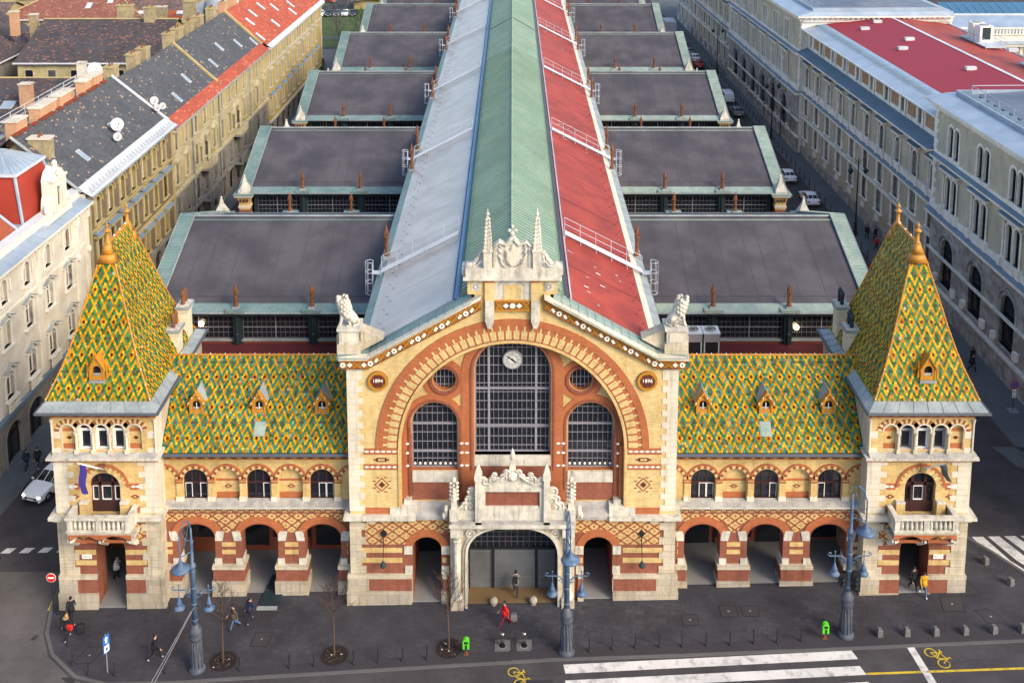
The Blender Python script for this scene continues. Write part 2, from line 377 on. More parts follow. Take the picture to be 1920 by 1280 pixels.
corner = [(-31.0, 20), (-31.0, 2.0), (-30.6, -.3), (-30.0, -2.4), (-28.9, -4.2), (-26.7, -6.1), (-24.5, -6.75), (-21, -6.75)]
raised('pavement', corner + [(-16.8, -6.5), (-4, -5.8), (1.6, -5.5), (2.2, -5.45), (10, -5.3), (20, -5.0), (31.8, -4.6), (46, -4.2), (40, -3.5), (37, -1.4), (35.0, 1.2), (33.4, 3.9), (32.2, 5.6), (31.3, 8), (31.2, 20), (31.2, 180), (-31, 180)], KH, 'pavement')
# strip of lighter slabs along the kerb
sheet('pavement_edge', [(-21, -6.4), (-16.8, -6.2), (-4, -5.5), (1.6, -5.2), (10, -5.0), (20, -4.7), (31.8, -4.3), (31.8, -3.55), (20, -3.95), (10, -4.25), (1.6, -4.45), (-4, -4.75), (-16.8, -5.5), (-21, -5.7)], KH + .004, 'pavement_slab')
mm = M(); rr = random.Random(8)     # paving slabs
for i in range(420):
    x = rr.choice((rr.uniform(4, 31), rr.uniform(18, 31), rr.uniform(-30, 31))); y = rr.uniform(-3.6, -.6); a, b = rr.choice(((.42, .3), (.3, .42), (.6, .3)))
    x = round(x / .62) * .62 + y * .28; y = round(y / .45) * .45
    c = rr.choice(('pavement_slab', 'pavement', 'pavement'))
    if x < 0 and rr.random() < .7: continue
    z = KH + .003 + i * .00002; mm.add([(u, v, gz(u, v) + z) for u, v in ((x - a / 2, y - b / 2), (x + a / 2, y - b / 2), (x + a / 2 + b * .28, y + b / 2), (x - a / 2 + b * .28, y + b / 2))], [(0, 1, 2, 3)], c)
tag(mm.build('paving_slabs'), kind='structure')
raised('left_pavement', [(-36.6, -60), (-36.6, -25), (-60, -8), (-60, 0), (-39.6, 0), (-38.2, 12), (-37.6, 50), (-36.5, 100), (-35.2, 148), (-39, 148), (-44, 0), (-62, 0), (-62, -60)][3:11], .1, 'street_side')
raised('right_pavement', [(42.2, 12), (40.5, 16), (40.2, 22), (40.5, 60), (39.4, 100), (38, 180), (36, 230), (48, 230), (48, 12)], .1, 'street_side')
raised('traffic_island', [(38.6, 16.2), (39.4, 13.6), (41.5, 12.2), (44, 12.4), (44, 16)], .1, 'street_side')
# painted markings
def mark(name, quads, m):
    mm = M()
    for q in quads: mm.add([(x, y, gz(x, y) + .008) for x, y in q], [tuple(range(len(q)))], m)
    return tag(mm.build(name), kind='structure')
zb = []
for i in range(9):
    y0 = -5.72 - i * 1.25
    zb.append([(3.1 + .05 * i, y0), (20.9 + .12 * i, y0 + .72), (21.1 + .12 * i, y0 + .02), (3.2 + .05 * i, y0 - .72)])
mark('crosswalk', zb, 'paint_white')
mark('stop_line', [[(24.38, -4.79), (24.83, -4.79), (25.6, -12), (25.1, -12)]], 'paint_white')
mark('lane_line', [[(21.15, -6.8), (60, -5.95), (60, -6.12), (21.2, -6.97)]], 'paint_yellow')
mark('side_crosswalk', [[(32.6 + i * 1.15, 5.44), (33.4 + i * 1.15, 5.44), (34.2 + i * 1.35, 2.9), (36.0 + i * 1.5, .0), (35.0 + i * 1.5, .0), (33.3 + i * 1.35, 2.9)] for i in range(6)], 'paint_white')
mark('give_way_line', [[(-37.9 + i * 1.33, 5.6), (-37.2 + i * 1.33, 5.6), (-36.95 + i * 1.33, 6.15), (-37.65 + i * 1.33, 6.15)] for i in range(6)], 'paint_white')
mark('kerb_line', [[(-30.75, -.2), (-30.65, -.2), (-30.9, 2.6), (-31.02, 2.6)]], 'paint_yellow')
def bike(name, cx, cy, rot, sz):
    mm = M()
    def st(pts, w=.09):
        for (x0, y0), (x1, y1) in zip(pts[:-1], pts[1:]):
            d = Vector((x1 - x0, y1 - y0)); n = Vector((-d.y, d.x)).normalized() * w / 2
            q = [Vector((x0, y0)) + n, Vector((x1, y1)) + n, Vector((x1, y1)) - n, Vector((x0, y0)) - n]
            Q = []
            for p in q:
                u = (p.x * cos(rot) - p.y * sin(rot)) * sz + cx; v = (p.x * sin(rot) + p.y * cos(rot)) * sz + cy; Q.append((u, v, gz(u, v) + .009 + mm_i[0] * .0004))
            mm_i[0] += 1; mm.add(Q, [(0, 1, 2, 3)], 'paint_yellow')
    mm_i = [0]
    for wx in (-.62, .62): st([(wx + .42 * cos(t * pi / 8), .42 * sin(t * pi / 8)) for t in range(17)])
    st([(-.62, 0), (-.3, .55), (.45, .55), (0, 0), (-.62, 0)]); st([(0, 0), (-.38, .72)]); st([(.62, 0), (.38, .8), (.55, .85)]); st([(-.55, .74), (-.2, .74)])
    tag(mm.build(name), kind='structure')
bike('bicycle_marking', 25.9, -5.75, radians(-62), .82); bike('bicycle_marking', .25, -6.7, radians(-68), .8)
mm = M(); rr = random.Random(31)      # repair patches and tar seams in the road
for i in range(60):
    x, y = rr.choice(((rr.uniform(-34, 34), rr.uniform(-12, -6.2)), (rr.uniform(-40, -32), rr.uniform(-10, 60)), (rr.uniform(32.5, 39), rr.uniform(0, 120)))); a, b = rr.uniform(.2, 1.4), rr.uniform(.1, .5)
    if -9 < x < 33 and y > -6.6 and y < 0: continue
    z = .0055 + i * .00003; mm.add([(u, v, gz(u, v) + z) for u, v in ((x - a, y - b), (x + a, y - b * .9), (x + a * .95, y + b), (x - a * 1.02, y + b * .95))], [(0, 1, 2, 3)], rr.choice(('old_asphalt', 'asphalt_patch', 'asphalt_patch')))
for i in range(14):
    x, y = rr.uniform(-30, 30), rr.uniform(-11, -6.3); p = [(x, y)]
    for k in range(6): p.append((p[-1][0] + rr.uniform(.3, 1.2), p[-1][1] + rr.uniform(-.25, .25)))
    for (x0, y0), (x1, y1) in zip(p[:-1], p[1:]): mm.add([(u, v, gz(u, v) + .0073) for u, v in ((x0, y0 - .02), (x1, y1 - .02), (x1, y1 + .02), (x0, y0 + .02))], [(0, 1, 2, 3)], 'asphalt_patch')
tag(mm.build('road_patches'), kind='structure')
# grass and paths of the park at the far end
sheet('park_lawn', [(-46, 172), (-30, 172), (-26, 260), (-60, 260)], .03, 'grass', 'stuff'); 
sheet('park_path', [(-60, 181), (-20, 181), (-20, 183.5), (-60, 183.5)], .04, 'kerb'); sheet('park_path', [(-52, 215), (-44, 215), (-33, 260), (-41, 260)], .045, 'asphalt'); sheet('park_square', [(-44, 150), (-31, 150), (-31, 170), (-44, 170)], .045, 'street_side')
# ================================================================ the market hall
hall = thing('market_hall', (0, 0, 0), 'large brick market hall with patterned green and yellow tile roofs and two corner towers', 'market hall')
G1, G2 = .55, 1.0
# ---------------------------------------------------------------- central gabled front
m = M()
GAB = [(-10.6, -.6), (-10.6, 16.7), (-9.3, 16.75), (-2.2, 20.75), (2.2, 20.75), (9.3, 16.75), (10.6, 16.7), (10.6, -.6)]
R0 = 7.2; ZC = 10.85
big = arch(0, 6.15, R0, ZC, R0 + .05, 40)
doors = [arch(s * 5.62, -.55, .95, 3.75, .85, 10) for s in (-1, 1)]
m.wall([(-10.6, 6.0), (-10.6, 16.7), (-9.3, 16.75), (-2.2, 20.75), (2.2, 20.75), (9.3, 16.75), (10.6, 16.7), (10.6, 6.0)], [big], 0, .6, 'pale_brick', 'orange_brick')
for s in (-1, 1):
    o = [(s * 3.3, -.6), (s * 3.3, 6), (s * 10.6, 6), (s * 10.6, -.6)]
    m.wall(o, [doors[0 if s < 0 else 1]], 0, 1.6, 'red_brick', 'red_brick')
    # side and back of the block
    m.quad((s * 10.6, 0, -.6), (s * 10.6, 1.4, -.6), (s * 10.6, 1.4, 16.7), (s * 10.6, 0, 16.7), 'stone')
    m.quad((s * 10.6, 1.4, -.6), (s * 10.6, 9, -.6), (s * 10.6, 9, 12), (s * 10.6, 1.4, 16.7), 'yellow_brick')
m.poly([(x, 1.39, max(z, 6.0)) for x, z in GAB[::-1]], 'yellow_brick')
# recessed field behind the great arch
gw = arch(0, 10.05, 2.46, 15.85, 2.25, 24); sw = [arch(s * 5.08, 8.95, 1.5, 12.2, 1.5, 18) for s in (-1, 1)]
rd = [[(s * 4.42 + .74 * cos(t * pi / 12), 15.28 + .74 * sin(t * pi / 12)) for t in range(24)] for s in (-1, 1)]
m.wall(arch(0, 6.5, R0 + .02, ZC, R0 + .02, 40), [gw] + sw + rd, .6, .55, 'yellow_brick', 'orange_brick')
# orange surround of the openings
m.ring(arch(0, 6.5, 2.5, 15.85, 2.28, 24), arch(0, 6.5, 3.3, 15.85, 2.98, 24), .52, .62, 'orange_brick')
m.ring(arch(0, 9, 2.62, 15.85, 2.4, 24), arch(0, 9, 2.74, 15.85, 2.5, 24), .47, .53, 'red_brick')
for s in (-1, 1):
    c = s * 5.08
    m.ring(arch(c, 6.5, 1.54, 12.2, 1.54, 18), arch(c, 6.5, 2.08, 12.2, 2.1, 18), .53, .62, 'orange_brick')
    m.ring(arch(c, 7.6, 1.62, 12.2, 1.62, 18), arch(c, 7.6, 1.74, 12.2, 1.74, 18), .48, .54, 'red_brick')
    for r0, r1, d, mm in ((.78, 1.02, .5, 'red_brick'), (1.02, 1.4, .54, 'orange_brick'), (.9, .98, .46, 'dark_brick')):
        cc = s * 4.42
        m.ring(arc(cc, 15.28, r0, r0, 180, -180, 28), arc(cc, 15.28, r1, r1, 180, -180, 28), d, .62, mm)
    # dividing piers, jambs and the panels below the sills
    m.box(s * 3.24, s * 3.5, .545, .6, 6.5, 12.4, 'orange_brick')
    m.box(s * 6.55, s * 7.2, .56, .6, 6.5, 11.5, 'orange_brick')
    m.box(s * 6.62, s * 6.76, .45, .56, 6.9, 12.0, 'red_brick'); m.box(s * 6.95, s * 7.2, .3, .56, 6.5, 10.85, 'orange_brick')
    m.box(s * 3.6, s * 6.56, .5, 1.0, 8.15, 8.92, 'white_stone'); m.box(s * 3.6, s * 6.56, .52, .9, 6.9, 8.15, 'red_brick')
    for z in (10.25, 10.9, 9.35):
        for x in (2.98, 3.32):
            m.plate(diamond(s * x, z, .14, .075), .46, .545, 'white_tile')
        m.plate(diamond(s * 6.86, z, .12, .075), .4, .5, 'white_tile')
    m.box(s * 6.3, s * 7.25, -.12, .6, 6.2, 6.85, 'white_stone'); m.box(s * 6.6, s * 7.1, .1, .62, 6.85, 7.15, 'white_stone')
    m.add([(s * 3.2, -.25, 6.15), (s * 6.3, -.25, 6.15), (s * 6.3, .62, 6.75), (s * 3.2, .62, 6.75), (s * 3.2, -.25, 5.95), (s * 6.3, -.25, 5.95)], [(0, 1, 2, 3), (0, 4, 5, 1)], 'grey_stone')
m.box(-2.5, 2.5, .5, 1.1, 9.3, 10.05, 'white_stone'); m.box(-2.5, 2.5, .53, 1, 6.5, 9.3, 'red_brick')
# great arch: orange rim, stepped yellow voussoirs, inner moulding
def A(r, n=60): return arc(0, ZC, r, r + .05, 180, 0, n)
m.ring(A(8.38), A(8.84), -.07, .02, 'orange_brick'); m.ring(A(7.5), A(8.38), -.03, .02, 'orange_brick')
m.ring(A(7.22), A(7.40), -.10, .02, 'yellow_brick'); m.ring(A(7.40), A(7.47), -.06, .02, 'dark_brick')
NT = 50
for i in range(NT):
    a = pi * (i + .5) / NT; w_ = pi / NT
    for k, (o, r1) in enumerate(((-.25, 8.1), (0, 8.52), (.25, 8.1))):
        t0, t1 = a + (o - .115) * w_, a + (o + .115) * w_
        m.plate([(7.5 * cos(t0), ZC + 7.5 * sin(t0)), (r1 * cos(t0), ZC + r1 * sin(t0)), (r1 * cos(t1), ZC + r1 * sin(t1)), (7.5 * cos(t1), ZC + 7.5 * sin(t1))], -.055, 0, 'pale_brick')
for s in (-1, 1):
    # quoins of the upper block
    z = 6.45; k = 0
    while z < 15.8:
        e = 9.62 if k % 2 == 0 else 9.92
        m.box(s * e, s * 10.63, -.035, .6, z, z + .4, 'quoin_stone'); z += .415; k += 1
    m.box(s * 9.62, s * 10.63, -.035, .5, z, 16.35, 'quoin_stone')
    # bands with white diamonds, brick motifs
    for z0, z1 in ((10.42, 10.86), (9.35, 9.75)):
        m.box(s * 7.45, s * 9.66, -.02, .05, z0, z1, 'orange_brick')
        for i in range(6): m.plate(diamond(s * (7.65 + .36 * i), (z0 + z1) / 2, .17, .08), -.03, 0, 'white_tile')
        m.box(s * 7.45, s * 9.66, -.024, 0, (z0 + z1) / 2 - .012, (z0 + z1) / 2 + .012, 'dark_brick')
    for a, b in ((.5, .07), (.33, .15)): m.box(s * 8.5 - a, s * 8.5 + a, -.015, .02, 10.05 - b, 10.05 + b, 'red_brick')
    m.box(s * 8.5 - .22, s * 8.5 + .22, -.02, .02, 9.99, 10.11, 'pale_brick')
    m.plate(diamond(s * 8.5, 8.3, .5, .5), -.015, .02, 'dark_brick'); m.plate(diamond(s * 8.5, 8.3, .4, .4), -.02, .02, 'yellow_brick'); m.plate(diamond(s * 8.5, 8.3, .22, .22), -.025, .02, 'maroon')
    for a in range(4):
        for q in (-.24, .24):
            t = a * pi / 2; cx_, cz_ = s * 8.5 + .5 * cos(t) - q * sin(t), 8.3 + .5 * sin(t) + q * cos(t)
            m.box(cx_ - .1, cx_ + .1, -.015, .02, cz_ - .035, cz_ + .035, 'dark_brick')
    m.box(s * 7.25, s * 7.42, -.08, .1, 6.6, 10.85, 'yellow_brick')
    m.box(s * 8.0, s * 9.6, -.02, .05, 6.22, 6.68, 'orange_brick'); m.box(s * 7.2, s * 8.0, -.1, .1, 6.22, 6.72, 'white_stone')
    # string course
    m.box(s * 6.3, s * 11.0, -.42, .05, 5.98, 6.22, 'white_stone'); m.box(s * 6.35, s * 10.85, -.25, .02, 5.86, 5.98, 'stone')
    m.box(s * 10.6, s * 11.0, .05, 1.1, 5.98, 6.22, 'white_stone')
    # lower storey
    m.box(s * 6.6, s * 9.7, -.025, .02, 5.6, 5.86, 'diaper_brick'); m.box(s * 9.0, s * 9.55, -.1, .02, 5.58, 5.86, 'stone')
    m.box(s * 6.75, s * 9.66, -.02, .05, 4.05, 5.6, 'diaper_brick')
    m.plate([(s * 4.1, 4.9), (s * 4.1, 5.9), (s * 6.75, 5.9), (s * 6.75, 4.05), (s * 6.72, 4.3), (s * 6.4, 4.7), (s * 5.62, 5.0), (s * 4.9, 4.85)], -.02, .02, 'diaper_brick')
    for z0, z1, mm in ((3.45, 3.8, 'yellow_brick'), (2.72, 3.08, 'yellow_brick')):
        m.box(s * 7.25, s * 9.9, -.02, .05, z0, z1, mm); m.box(s * 4.35, s * 4.62, -.02, .05, z0, z1, mm)
    c = s * 5.62
    m.ring(arch(c, 3.6, .95, 3.75, .85, 12)[1:-1], arch(c, 3.6, 1.45, 3.75, 1.4, 12)[1:-1], -.05, .05, 'orange_brick')
    for q in (-1, 1):
        m.box(c + q * .96, c + q * 1.5, -.06, .05, 3.35, 3.95, 'white_stone')
        m.box(c + q * .96, c + q * 1.45, -.10, .05, 1.95, 2.5, 'white_stone')
    z = 2.0; k = 0
    while z < 5.8:
        e = 9.62 if k % 2 == 0 else 9.9
        m.box(s * e, s * 10.66, -.06, .6, z, min(z + .5, 5.86), 'stone'); z += .52; k += 1
    for x0, x1 in ((6.62, 10.85), (4.3, 4.62)):
        ex = .22
        m.box(s * x0, s * x1, -.26, .02, 1.72, 1.95, 'stone'); m.box(s * x0, s * (x1 - .04), -.2, .02, .82, 1.72, 'red_brick')
        if x1 > 9: m.box(s * 9.45, s * x1, -.215, .02, .82, 1.72, 'plinth_stone'); m.box(s * 10.6, s * x1, 0, 1.2, -.6, 1.95, 'plinth_stone')
        m.box(s * x0, s * (x1 + .06), -.32, .02, -.6, .82, 'plinth_stone')
    m.box(s * 6.58, s * 6.62, -.2, 1.6, .0, 1.8, 'stone')
# flower band and coping along the gable
pathL = [(-11.05, 16.42), (-9.25, 16.42), (-2.0, 20.42)]
for s in (-1, 1):
    P = [(s * x, z) for x, z in pathL]
    up = [(P[0][0], P[0][1] + .55), (P[1][0] - s * .12 * -1, P[1][1] + .57), (P[2][0], P[2][1] + .62)]
    for i in range(2):
        (x0, z0), (x1, z1) = P[i], P[i + 1]; (u0, v0), (u1, v1) = up[i], up[i + 1]
        y0 = -.16
        m.add([(x0, y0, z0), (x1, y0, z1), (u1, y0, v1), (u0, y0, v0), (x0, .05, z0), (x1, .05, z1)], [(0, 1, 2, 3), (0, 4, 5, 1)], 'gold_dark')
        for f0, f1, y, mm in ((0, .08, -.22, 'rust_iron'), (.86, 1.0, -.22, 'gold'), (1.0, 1.25, -.24, 'orange_brick'), (1.3, 1.62, -.5, 'quoin_stone')):
            q = [(x0, z0 + (v0 - z0) * f0), (x1, z1 + (v1 - z1) * f0), (x1, z1 + (v1 - z1) * f1), (x0, z0 + (v0 - z0) * f1)]
            m.plate(q, y, .05, mm)
        Ln = sqrt((x1 - x0) ** 2 + (z1 - z0) ** 2); n = int(Ln / .42); dx, dz = (x1 - x0) / Ln, (z1 - z0) / Ln
        for j in range(n):
            t = (j + .5) / n; cx_ = x0 + (x1 - x0) * t; cz_ = z0 + (z1 - z0) * t + .27
            if j % 4 == 0:
                for a in range(6): m.plate([(cx_ + .1 * cos(a * pi / 3) + .085 * cos(b * pi / 3), cz_ + .1 * sin(a * pi / 3) + .085 * sin(b * pi / 3)) for b in range(6)], -.2 - .002 * a, -.15, 'white_tile')
                m.plate(circ(cx_, cz_, .06, 8), -.22, -.15, 'maroon')
            elif j % 4 == 2:
                for q in (-1, 1):
                    a = .26; m.plate([(cx_ - a * dx - .045, cz_ - q * .2 - a * dz), (cx_ - a * dx + .045, cz_ - q * .2 - a * dz), (cx_ + a * dx + .045, cz_ + q * .2 + a * dz), (cx_ + a * dx - .045, cz_ + q * .2 + a * dz)], -.185 - .004 * q, -.15, 'gold')
            else: m.plate([(cx_ - .17 * dx, cz_ - .17 * dz), (cx_, cz_ + .16), (cx_ + .17 * dx, cz_ + .17 * dz), (cx_, cz_ - .16)], -.19, -.15, 'white_tile')
        nd = int(Ln / .36)
        for j in range(nd):
            t = (j + .5) / nd; cx_ = x0 + (x1 - x0) * t; cz_ = z0 + (z1 - z0) * t + .73
            m.box(cx_ - .08, cx_ + .08, -.34, -.2, cz_ - .07, cz_ + .09, 'maroon' if j % 2 else 'gold_dark')
m.box(-1.1, 1.1, -.2, .05, 20.42, 21.0, 'gold_dark')
for x, mm in ((-.85, 0), (-.42, 1), (0, 2), (.42, 1), (.85, 0)):
    if mm == 1: m.plate(diamond(x, 20.7, .18, .16), -.23, -.19, 'white_tile')
    elif mm == 2:
        for a in range(6): m.plate([(x + .1 * cos(a * pi / 3) + .085 * cos(b * pi / 3), 20.7 + .1 * sin(a * pi / 3) + .085 * sin(b * pi / 3)) for b in range(6)], -.24 - .002 * a, -.19, 'white_tile')
    else:
        for q in (-1, 1): m.plate([(x - .22, 20.7 - q * .2), (x - .14, 20.7 - q * .2), (x + .22, 20.7 + q * .2), (x + .14, 20.7 + q * .2)], -.225 - .004 * q, -.19, 'gold')
for z0, z1 in ((20.36, 20.44), (20.98, 21.06)): m.box(-1.1, 1.1, -.25, .05, z0, z1, 'gold')
front = m.build('gabled_front', hall)
tag(front, 'yellow brick gabled front with a great red arch')
# copper coping
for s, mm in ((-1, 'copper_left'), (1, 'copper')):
    m = M(); P = [(s * 11.15, 17.32), (s * 9.15, 17.32), (s * 2.6, 21.05)]
    for i in range(2):
        (x0, z0), (x1, z1) = P[i], P[i + 1]
        rise = .12 if i else .05
        m.add([(x0, -.5, z0 - .02), (x1, -.5, z1 - .02), (x1, .55, z1 + rise), (x0, .55, z0 + rise), (x0, 1.75, z0 - .1), (x1, 1.75, z1 - .1)], [(0, 1, 2, 3), (3, 2, 5, 4)], mm)
        m.add([(x0, -.52, z0 - .06), (x1, -.52, z1 - .06), (x1, -.52, z1), (x0, -.52, z0)], [(0, 1, 2, 3)], mm)
    n = 12
    for j in range(1, n):
        t = j / n; x = P[1][0] + (P[2][0] - P[1][0]) * t; z = P[1][1] + (P[2][1] - P[1][1]) * t
        m.add([(x - .02, -.5, z + .02), (x + .02, -.5, z + .02), (x + .02, .55, z + .16), (x - .02, .55, z + .16), (x - .02, 1.75, z - .06), (x + .02, 1.75, z - .06)], [(0, 1, 2, 3), (3, 2, 5, 4)], mm)
    m.build('coping', front)
# windows of the front
m = M(); window(m, 0, 10.05, 2.46, 15.85, 2.25, 1.0, 16, [10.5 + .62 * i for i in range(12)] + [11.9, 14.5], fw=.09, heavy_x=(3, 13), heavy_z=(12, 13), bw=.012)
o = m.build('great_window', front); tag(o, 'tall arched grid window in the middle of the front')
for s in (-1, 1):
    m = M(); c = s * 5.08
    window(m, c, 8.95, 1.5, 12.2, 1.5, 1.0, 9, [9.55, 10.75, 11.4, 12.75, 13.2, 10.1, 12.05], fw=.07, heavy_z=(5, 6), bw=.012)
    for i in range(9): m.ball((c - 1.33 + .333 * i, .97, 9.2), (.09, .03, .1), 'white_tile', 6, 4)
    o = m.build('side_window', front)
    m = M(); c = s * 4.42
    m.plate(circ(c, 15.28, .76, 24), 1.05, 1.09, 'glass')
    for i in (-2, -1, 0, 1, 2):
        h = sqrt(.74 ** 2 - (.26 * i) ** 2)
        m.box(c + .26 * i - .02, c + .26 * i + .02, 1.0, 1.045, 15.28 - h, 15.28 + h, 'mullion')
        if i % 2 == 0: m.box(c - h, c + h, 1.004, 1.048, 15.28 + .26 * i - .018, 15.28 + .26 * i + .018, 'mullion')
    m.build('round_window', front)
# clock
m = M(); cz_ = 16.55
m.prism(circ(0, cz_, .64, 32), .82, .98, 'y', 'lead'); m.ring(arc(0, cz_, .55, .55, 180, -180, 32), arc(0, cz_, .64, .64, 180, -180, 32), .78, .84, 'mullion')
m.plate(circ(0, cz_, .56, 32), .80, .83, 'clock_face')
m.ring(arc(0, cz_, .30, .30, 180, -180, 32), arc(0, cz_, .325, .325, 180, -180, 32), .795, .81, 'black')
for i, t in enumerate(('XII', 'I', 'II', 'III', 'IIII', 'V', 'VI', 'VII', 'VIII', 'IX', 'X', 'XI')):
    a = radians(90 - 30 * i)
    text_mesh(m, t, .15, Matrix.Translation((.42 * cos(a), .796, cz_ + .42 * sin(a))) @ Matrix.Rotation(radians(30 * i), 4, 'Y') @ FACE_Y, 'black', .004)
for a, ln, wd in ((145, .44, .035), (-42, .33, .05)):
    a = radians(a); dx, dz = cos(a), sin(a)
    m.plate([(-dx * .1 - dz * wd, cz_ - dz * .1 + dx * wd), (dx * ln * .7 - dz * wd, cz_ + dz * ln * .7 + dx * wd), (dx * ln, cz_ + dz * ln), (dx * ln * .7 + dz * wd, cz_ + dz * ln * .7 - dx * wd), (-dx * .1 + dz * wd, cz_ - dz * .1 - dx * wd)], .775, .795, 'black')
m.build('clock', front)
# date medallions
for s, t in ((-1, '1894'), (1, '1896')):
    m = M(); c = s * 8.62; z = 15.55
    m.prism(circ(c, z, .66, 28), -.12, .02, 'y', 'gold_dark'); m.ring(arc(c, z, .5, .5, 180, -180, 28), arc(c, z, .64, .64, 180, -180, 28), -.18, -.1, 'gold')
    for a in range(6): m.plate([(c + .25 * cos(a * pi / 3) + .2 * cos(b * pi / 4), z + .25 * sin(a * pi / 3) + .2 * sin(b * pi / 4)) for b in range(8)], -.14 - .002 * a, -.1, 'maroon')
    text_mesh(m, t, .34, Matrix.Translation((c, -.165, z + .04)) @ FACE_Y, 'white_tile', .015)
    o = m.build('date_medallion', front); tag(o, 'round gold medallion reading ' + t)
# wall lamps on the lower storey
for s in (-1, 1):
    m = M(); c = s * 8.45
    m.tube([(c, -.02, 4.9), (c, -.2, 4.6), (c, -.2, 4.0)], .035, 6, 'black'); m.plate(diamond(c, 4.85, .22, .3), -.07, -.01, 'black')
    m.tube([(c - .25, -.1, 4.9), (c, -.12, 4.65), (c + .25, -.1, 4.9)], .025, 5, 'black'); m.tube([(c, -.2, 4.2), (c, -.55, 3.6), (c, -.6, 3.2)], .03, 6, 'black')
    m.lathe([(.03, 3.3), (.12, 3.15), (.22, 2.95), (.17, 2.85), (.02, 2.8)], c, -.6, 10, 'iron')
    m.build('wall_lamp', front)
# ---------------------------------------------------------------- crest above the gable
m = M()
m.box(-1.15, 1.15, -.1, 1.0, 21.0, 22.45, 'white_stone'); m.box(-.55, .55, -.13, 0, 21.05, 22.05, 'pale_brick')
m.ring(arc(0, 22.0, .75, .38, 180, 0, 12), arc(0, 22.0, .85, .46, 180, 0, 12), -.17, -.09, 'white_stone')
for s in (-1, 1):
    m.box(s * 1.15, s * 1.75, -.22, 1.0, 19.9, 22.4, 'pale_brick'); m.box(s * 1.18, s * 1.72, -.3, 0, 19.65, 21.05, 'white_stone')
    m.taper(s * 1.45, -.25, 19.2, 19.65, .12, .05, .26, .1, 'white_stone'); m.box(s * 1.15, s * 1.75, -.24, 0, 22.25, 22.45, 'orange_brick')
    m.box(s * 1.75, s * 2.85, -.05, 1.0, 21.4, 22.45, 'pale_brick'); m.box(s * 1.75, s * 2.4, -.02, .9, 20.5, 21.4, 'yellow_brick')
    m.box(s * 2.0, s * 2.6, -.09, 0, 21.65, 22.2, 'white_stone'); m.ring(arc(s * 2.3, 21.93, .12, .12, 180, -180, 12), arc(s * 2.3, 21.93, .18, .18, 180, -180, 12), -.13, -.08, 'grey_stone')
    for i in range(8): m.box(s * (1.8 + .16 * i), s * (1.9 + .16 * i), -.16, -.04, 22.3, 22.44, 'gold' if i % 2 else 'maroon')
    # pinnacles with crockets
    px_ = s * 1.55
    m.box(px_ - .36, px_ + .36, -.34, .3, 22.45, 22.75, 'white_stone'); m.box(px_ - .27, px_ + .27, -.3, .22, 22.75, 24.3, 'white_stone')
    m.box(px_ - .33, px_ + .33, -.36, .28, 24.3, 24.45, 'white_stone'); m.taper(px_, -.04, 24.45, 26.6, .24, .24, .07, .07, 'white_stone')
    for i in range(8):
        for a in range(4):
            r = .28 - .022 * i; t = pi / 4 + a * pi / 2; m.ball((px_ + r * 1.1 * cos(t), -.04 + r * 1.1 * sin(t), 24.6 + .25 * i), (.075, .075, .09), 'white_stone', 5, 3)
        m.ball((px_, -.27 + .02 * i, 24.5 + .25 * i), (.05, .05, .06), 'grey_stone', 5, 3)
    m.ball((px_, -.04, 26.7), (.13, .13, .12), 'white_stone', 6, 4); m.lathe([(.03, 26.7), (.05, 26.9), (.01, 27.05)], px_, -.04, 6, 'white_stone')
    # outer scrolls
    for i in range(9):
        t = i / 8; m.ball((s * (1.95 + .95 * t), .1, 24.1 - 1.0 * sin(t * pi / 2) + .04 * (i % 2)), (.16, .14, .17), 'white_stone', 6, 4)
    m.tube([(s * 1.9, -.06, 24.0), (s * 2.0, -.1, 23.6), (s * 2.3, -.1, 23.3), (s * 2.85, -.08, 23.25)], .06, 5, 'white_stone')
    m.ball((s * 2.75, .05, 23.3), (.25, .2, .2), 'white_stone'); m.ball((s * 2.45, -.05, 23.2), (.12, .1, .08), 'grey_stone', 6, 4)
m.box(-3.1, 3.1, -.42, 1.1, 22.45, 22.62, 'white_stone'); m.box(-2.95, 2.95, -.28, 1.0, 22.62, 23.2, 'white_stone'); m.box(-3.2, -2.9, .1, 1.1, 22.62, 23.1, 'white_stone'); m.box(2.9, 3.2, .1, 1.1, 22.62, 23.1, 'white_stone')
m.plate([(-1.25, 23.15), (-1.25, 24.6), (-.85, 24.95), (-.45, 24.75), (0, 25.3), (.45, 24.75), (.85, 24.95), (1.25, 24.6), (1.25, 23.15)], -.05, .35, 'white_stone')
shield = [(-.42, 24.35), (-.42, 23.75), (-.25, 23.4), (0, 23.25), (.25, 23.4), (.42, 23.75), (.42, 24.35), (.15, 24.3), (0, 24.75), (-.15, 24.3)]
m.plate(shield, -.16, 0, 'white_stone'); m.plate([(x * .8, 23.8 + (z - 23.8) * .82) for x, z in shield], -.19, 0, 'quoin_stone')
for i in range(26):
    a = pi + pi * i / 25; m.ball((.72 * cos(a), -.12, 23.75 + .62 * sin(a)), (.1, .09, .1), 'white_stone', 5, 3)
    if i % 2: m.ball((.58 * cos(a), -.12, 23.75 + .5 * sin(a)), (.06, .06, .05), 'grey_stone', 5, 3)
for s in (-1, 1):
    for i in range(8): m.ball((s * (.74 + .06 * (i % 3)), -.1, 23.75 + .13 * i), (.1, .09, .09), 'white_stone' if i % 3 else 'grey_stone', 5, 3)
    m.tube([(s * .1, -.1, 25.0), (s * .4, -.14, 24.7), (s * .85, -.12, 24.85), (s * 1.15, -.1, 24.6)], .09, 6, 'white_stone')
    m.box(s * 1.0, s * 1.2, -.12, 0, 23.2, 24.5, 'white_stone')
m.ball((0, 0, 25.4), (.16, .12, .18), 'white_stone', 8, 5)
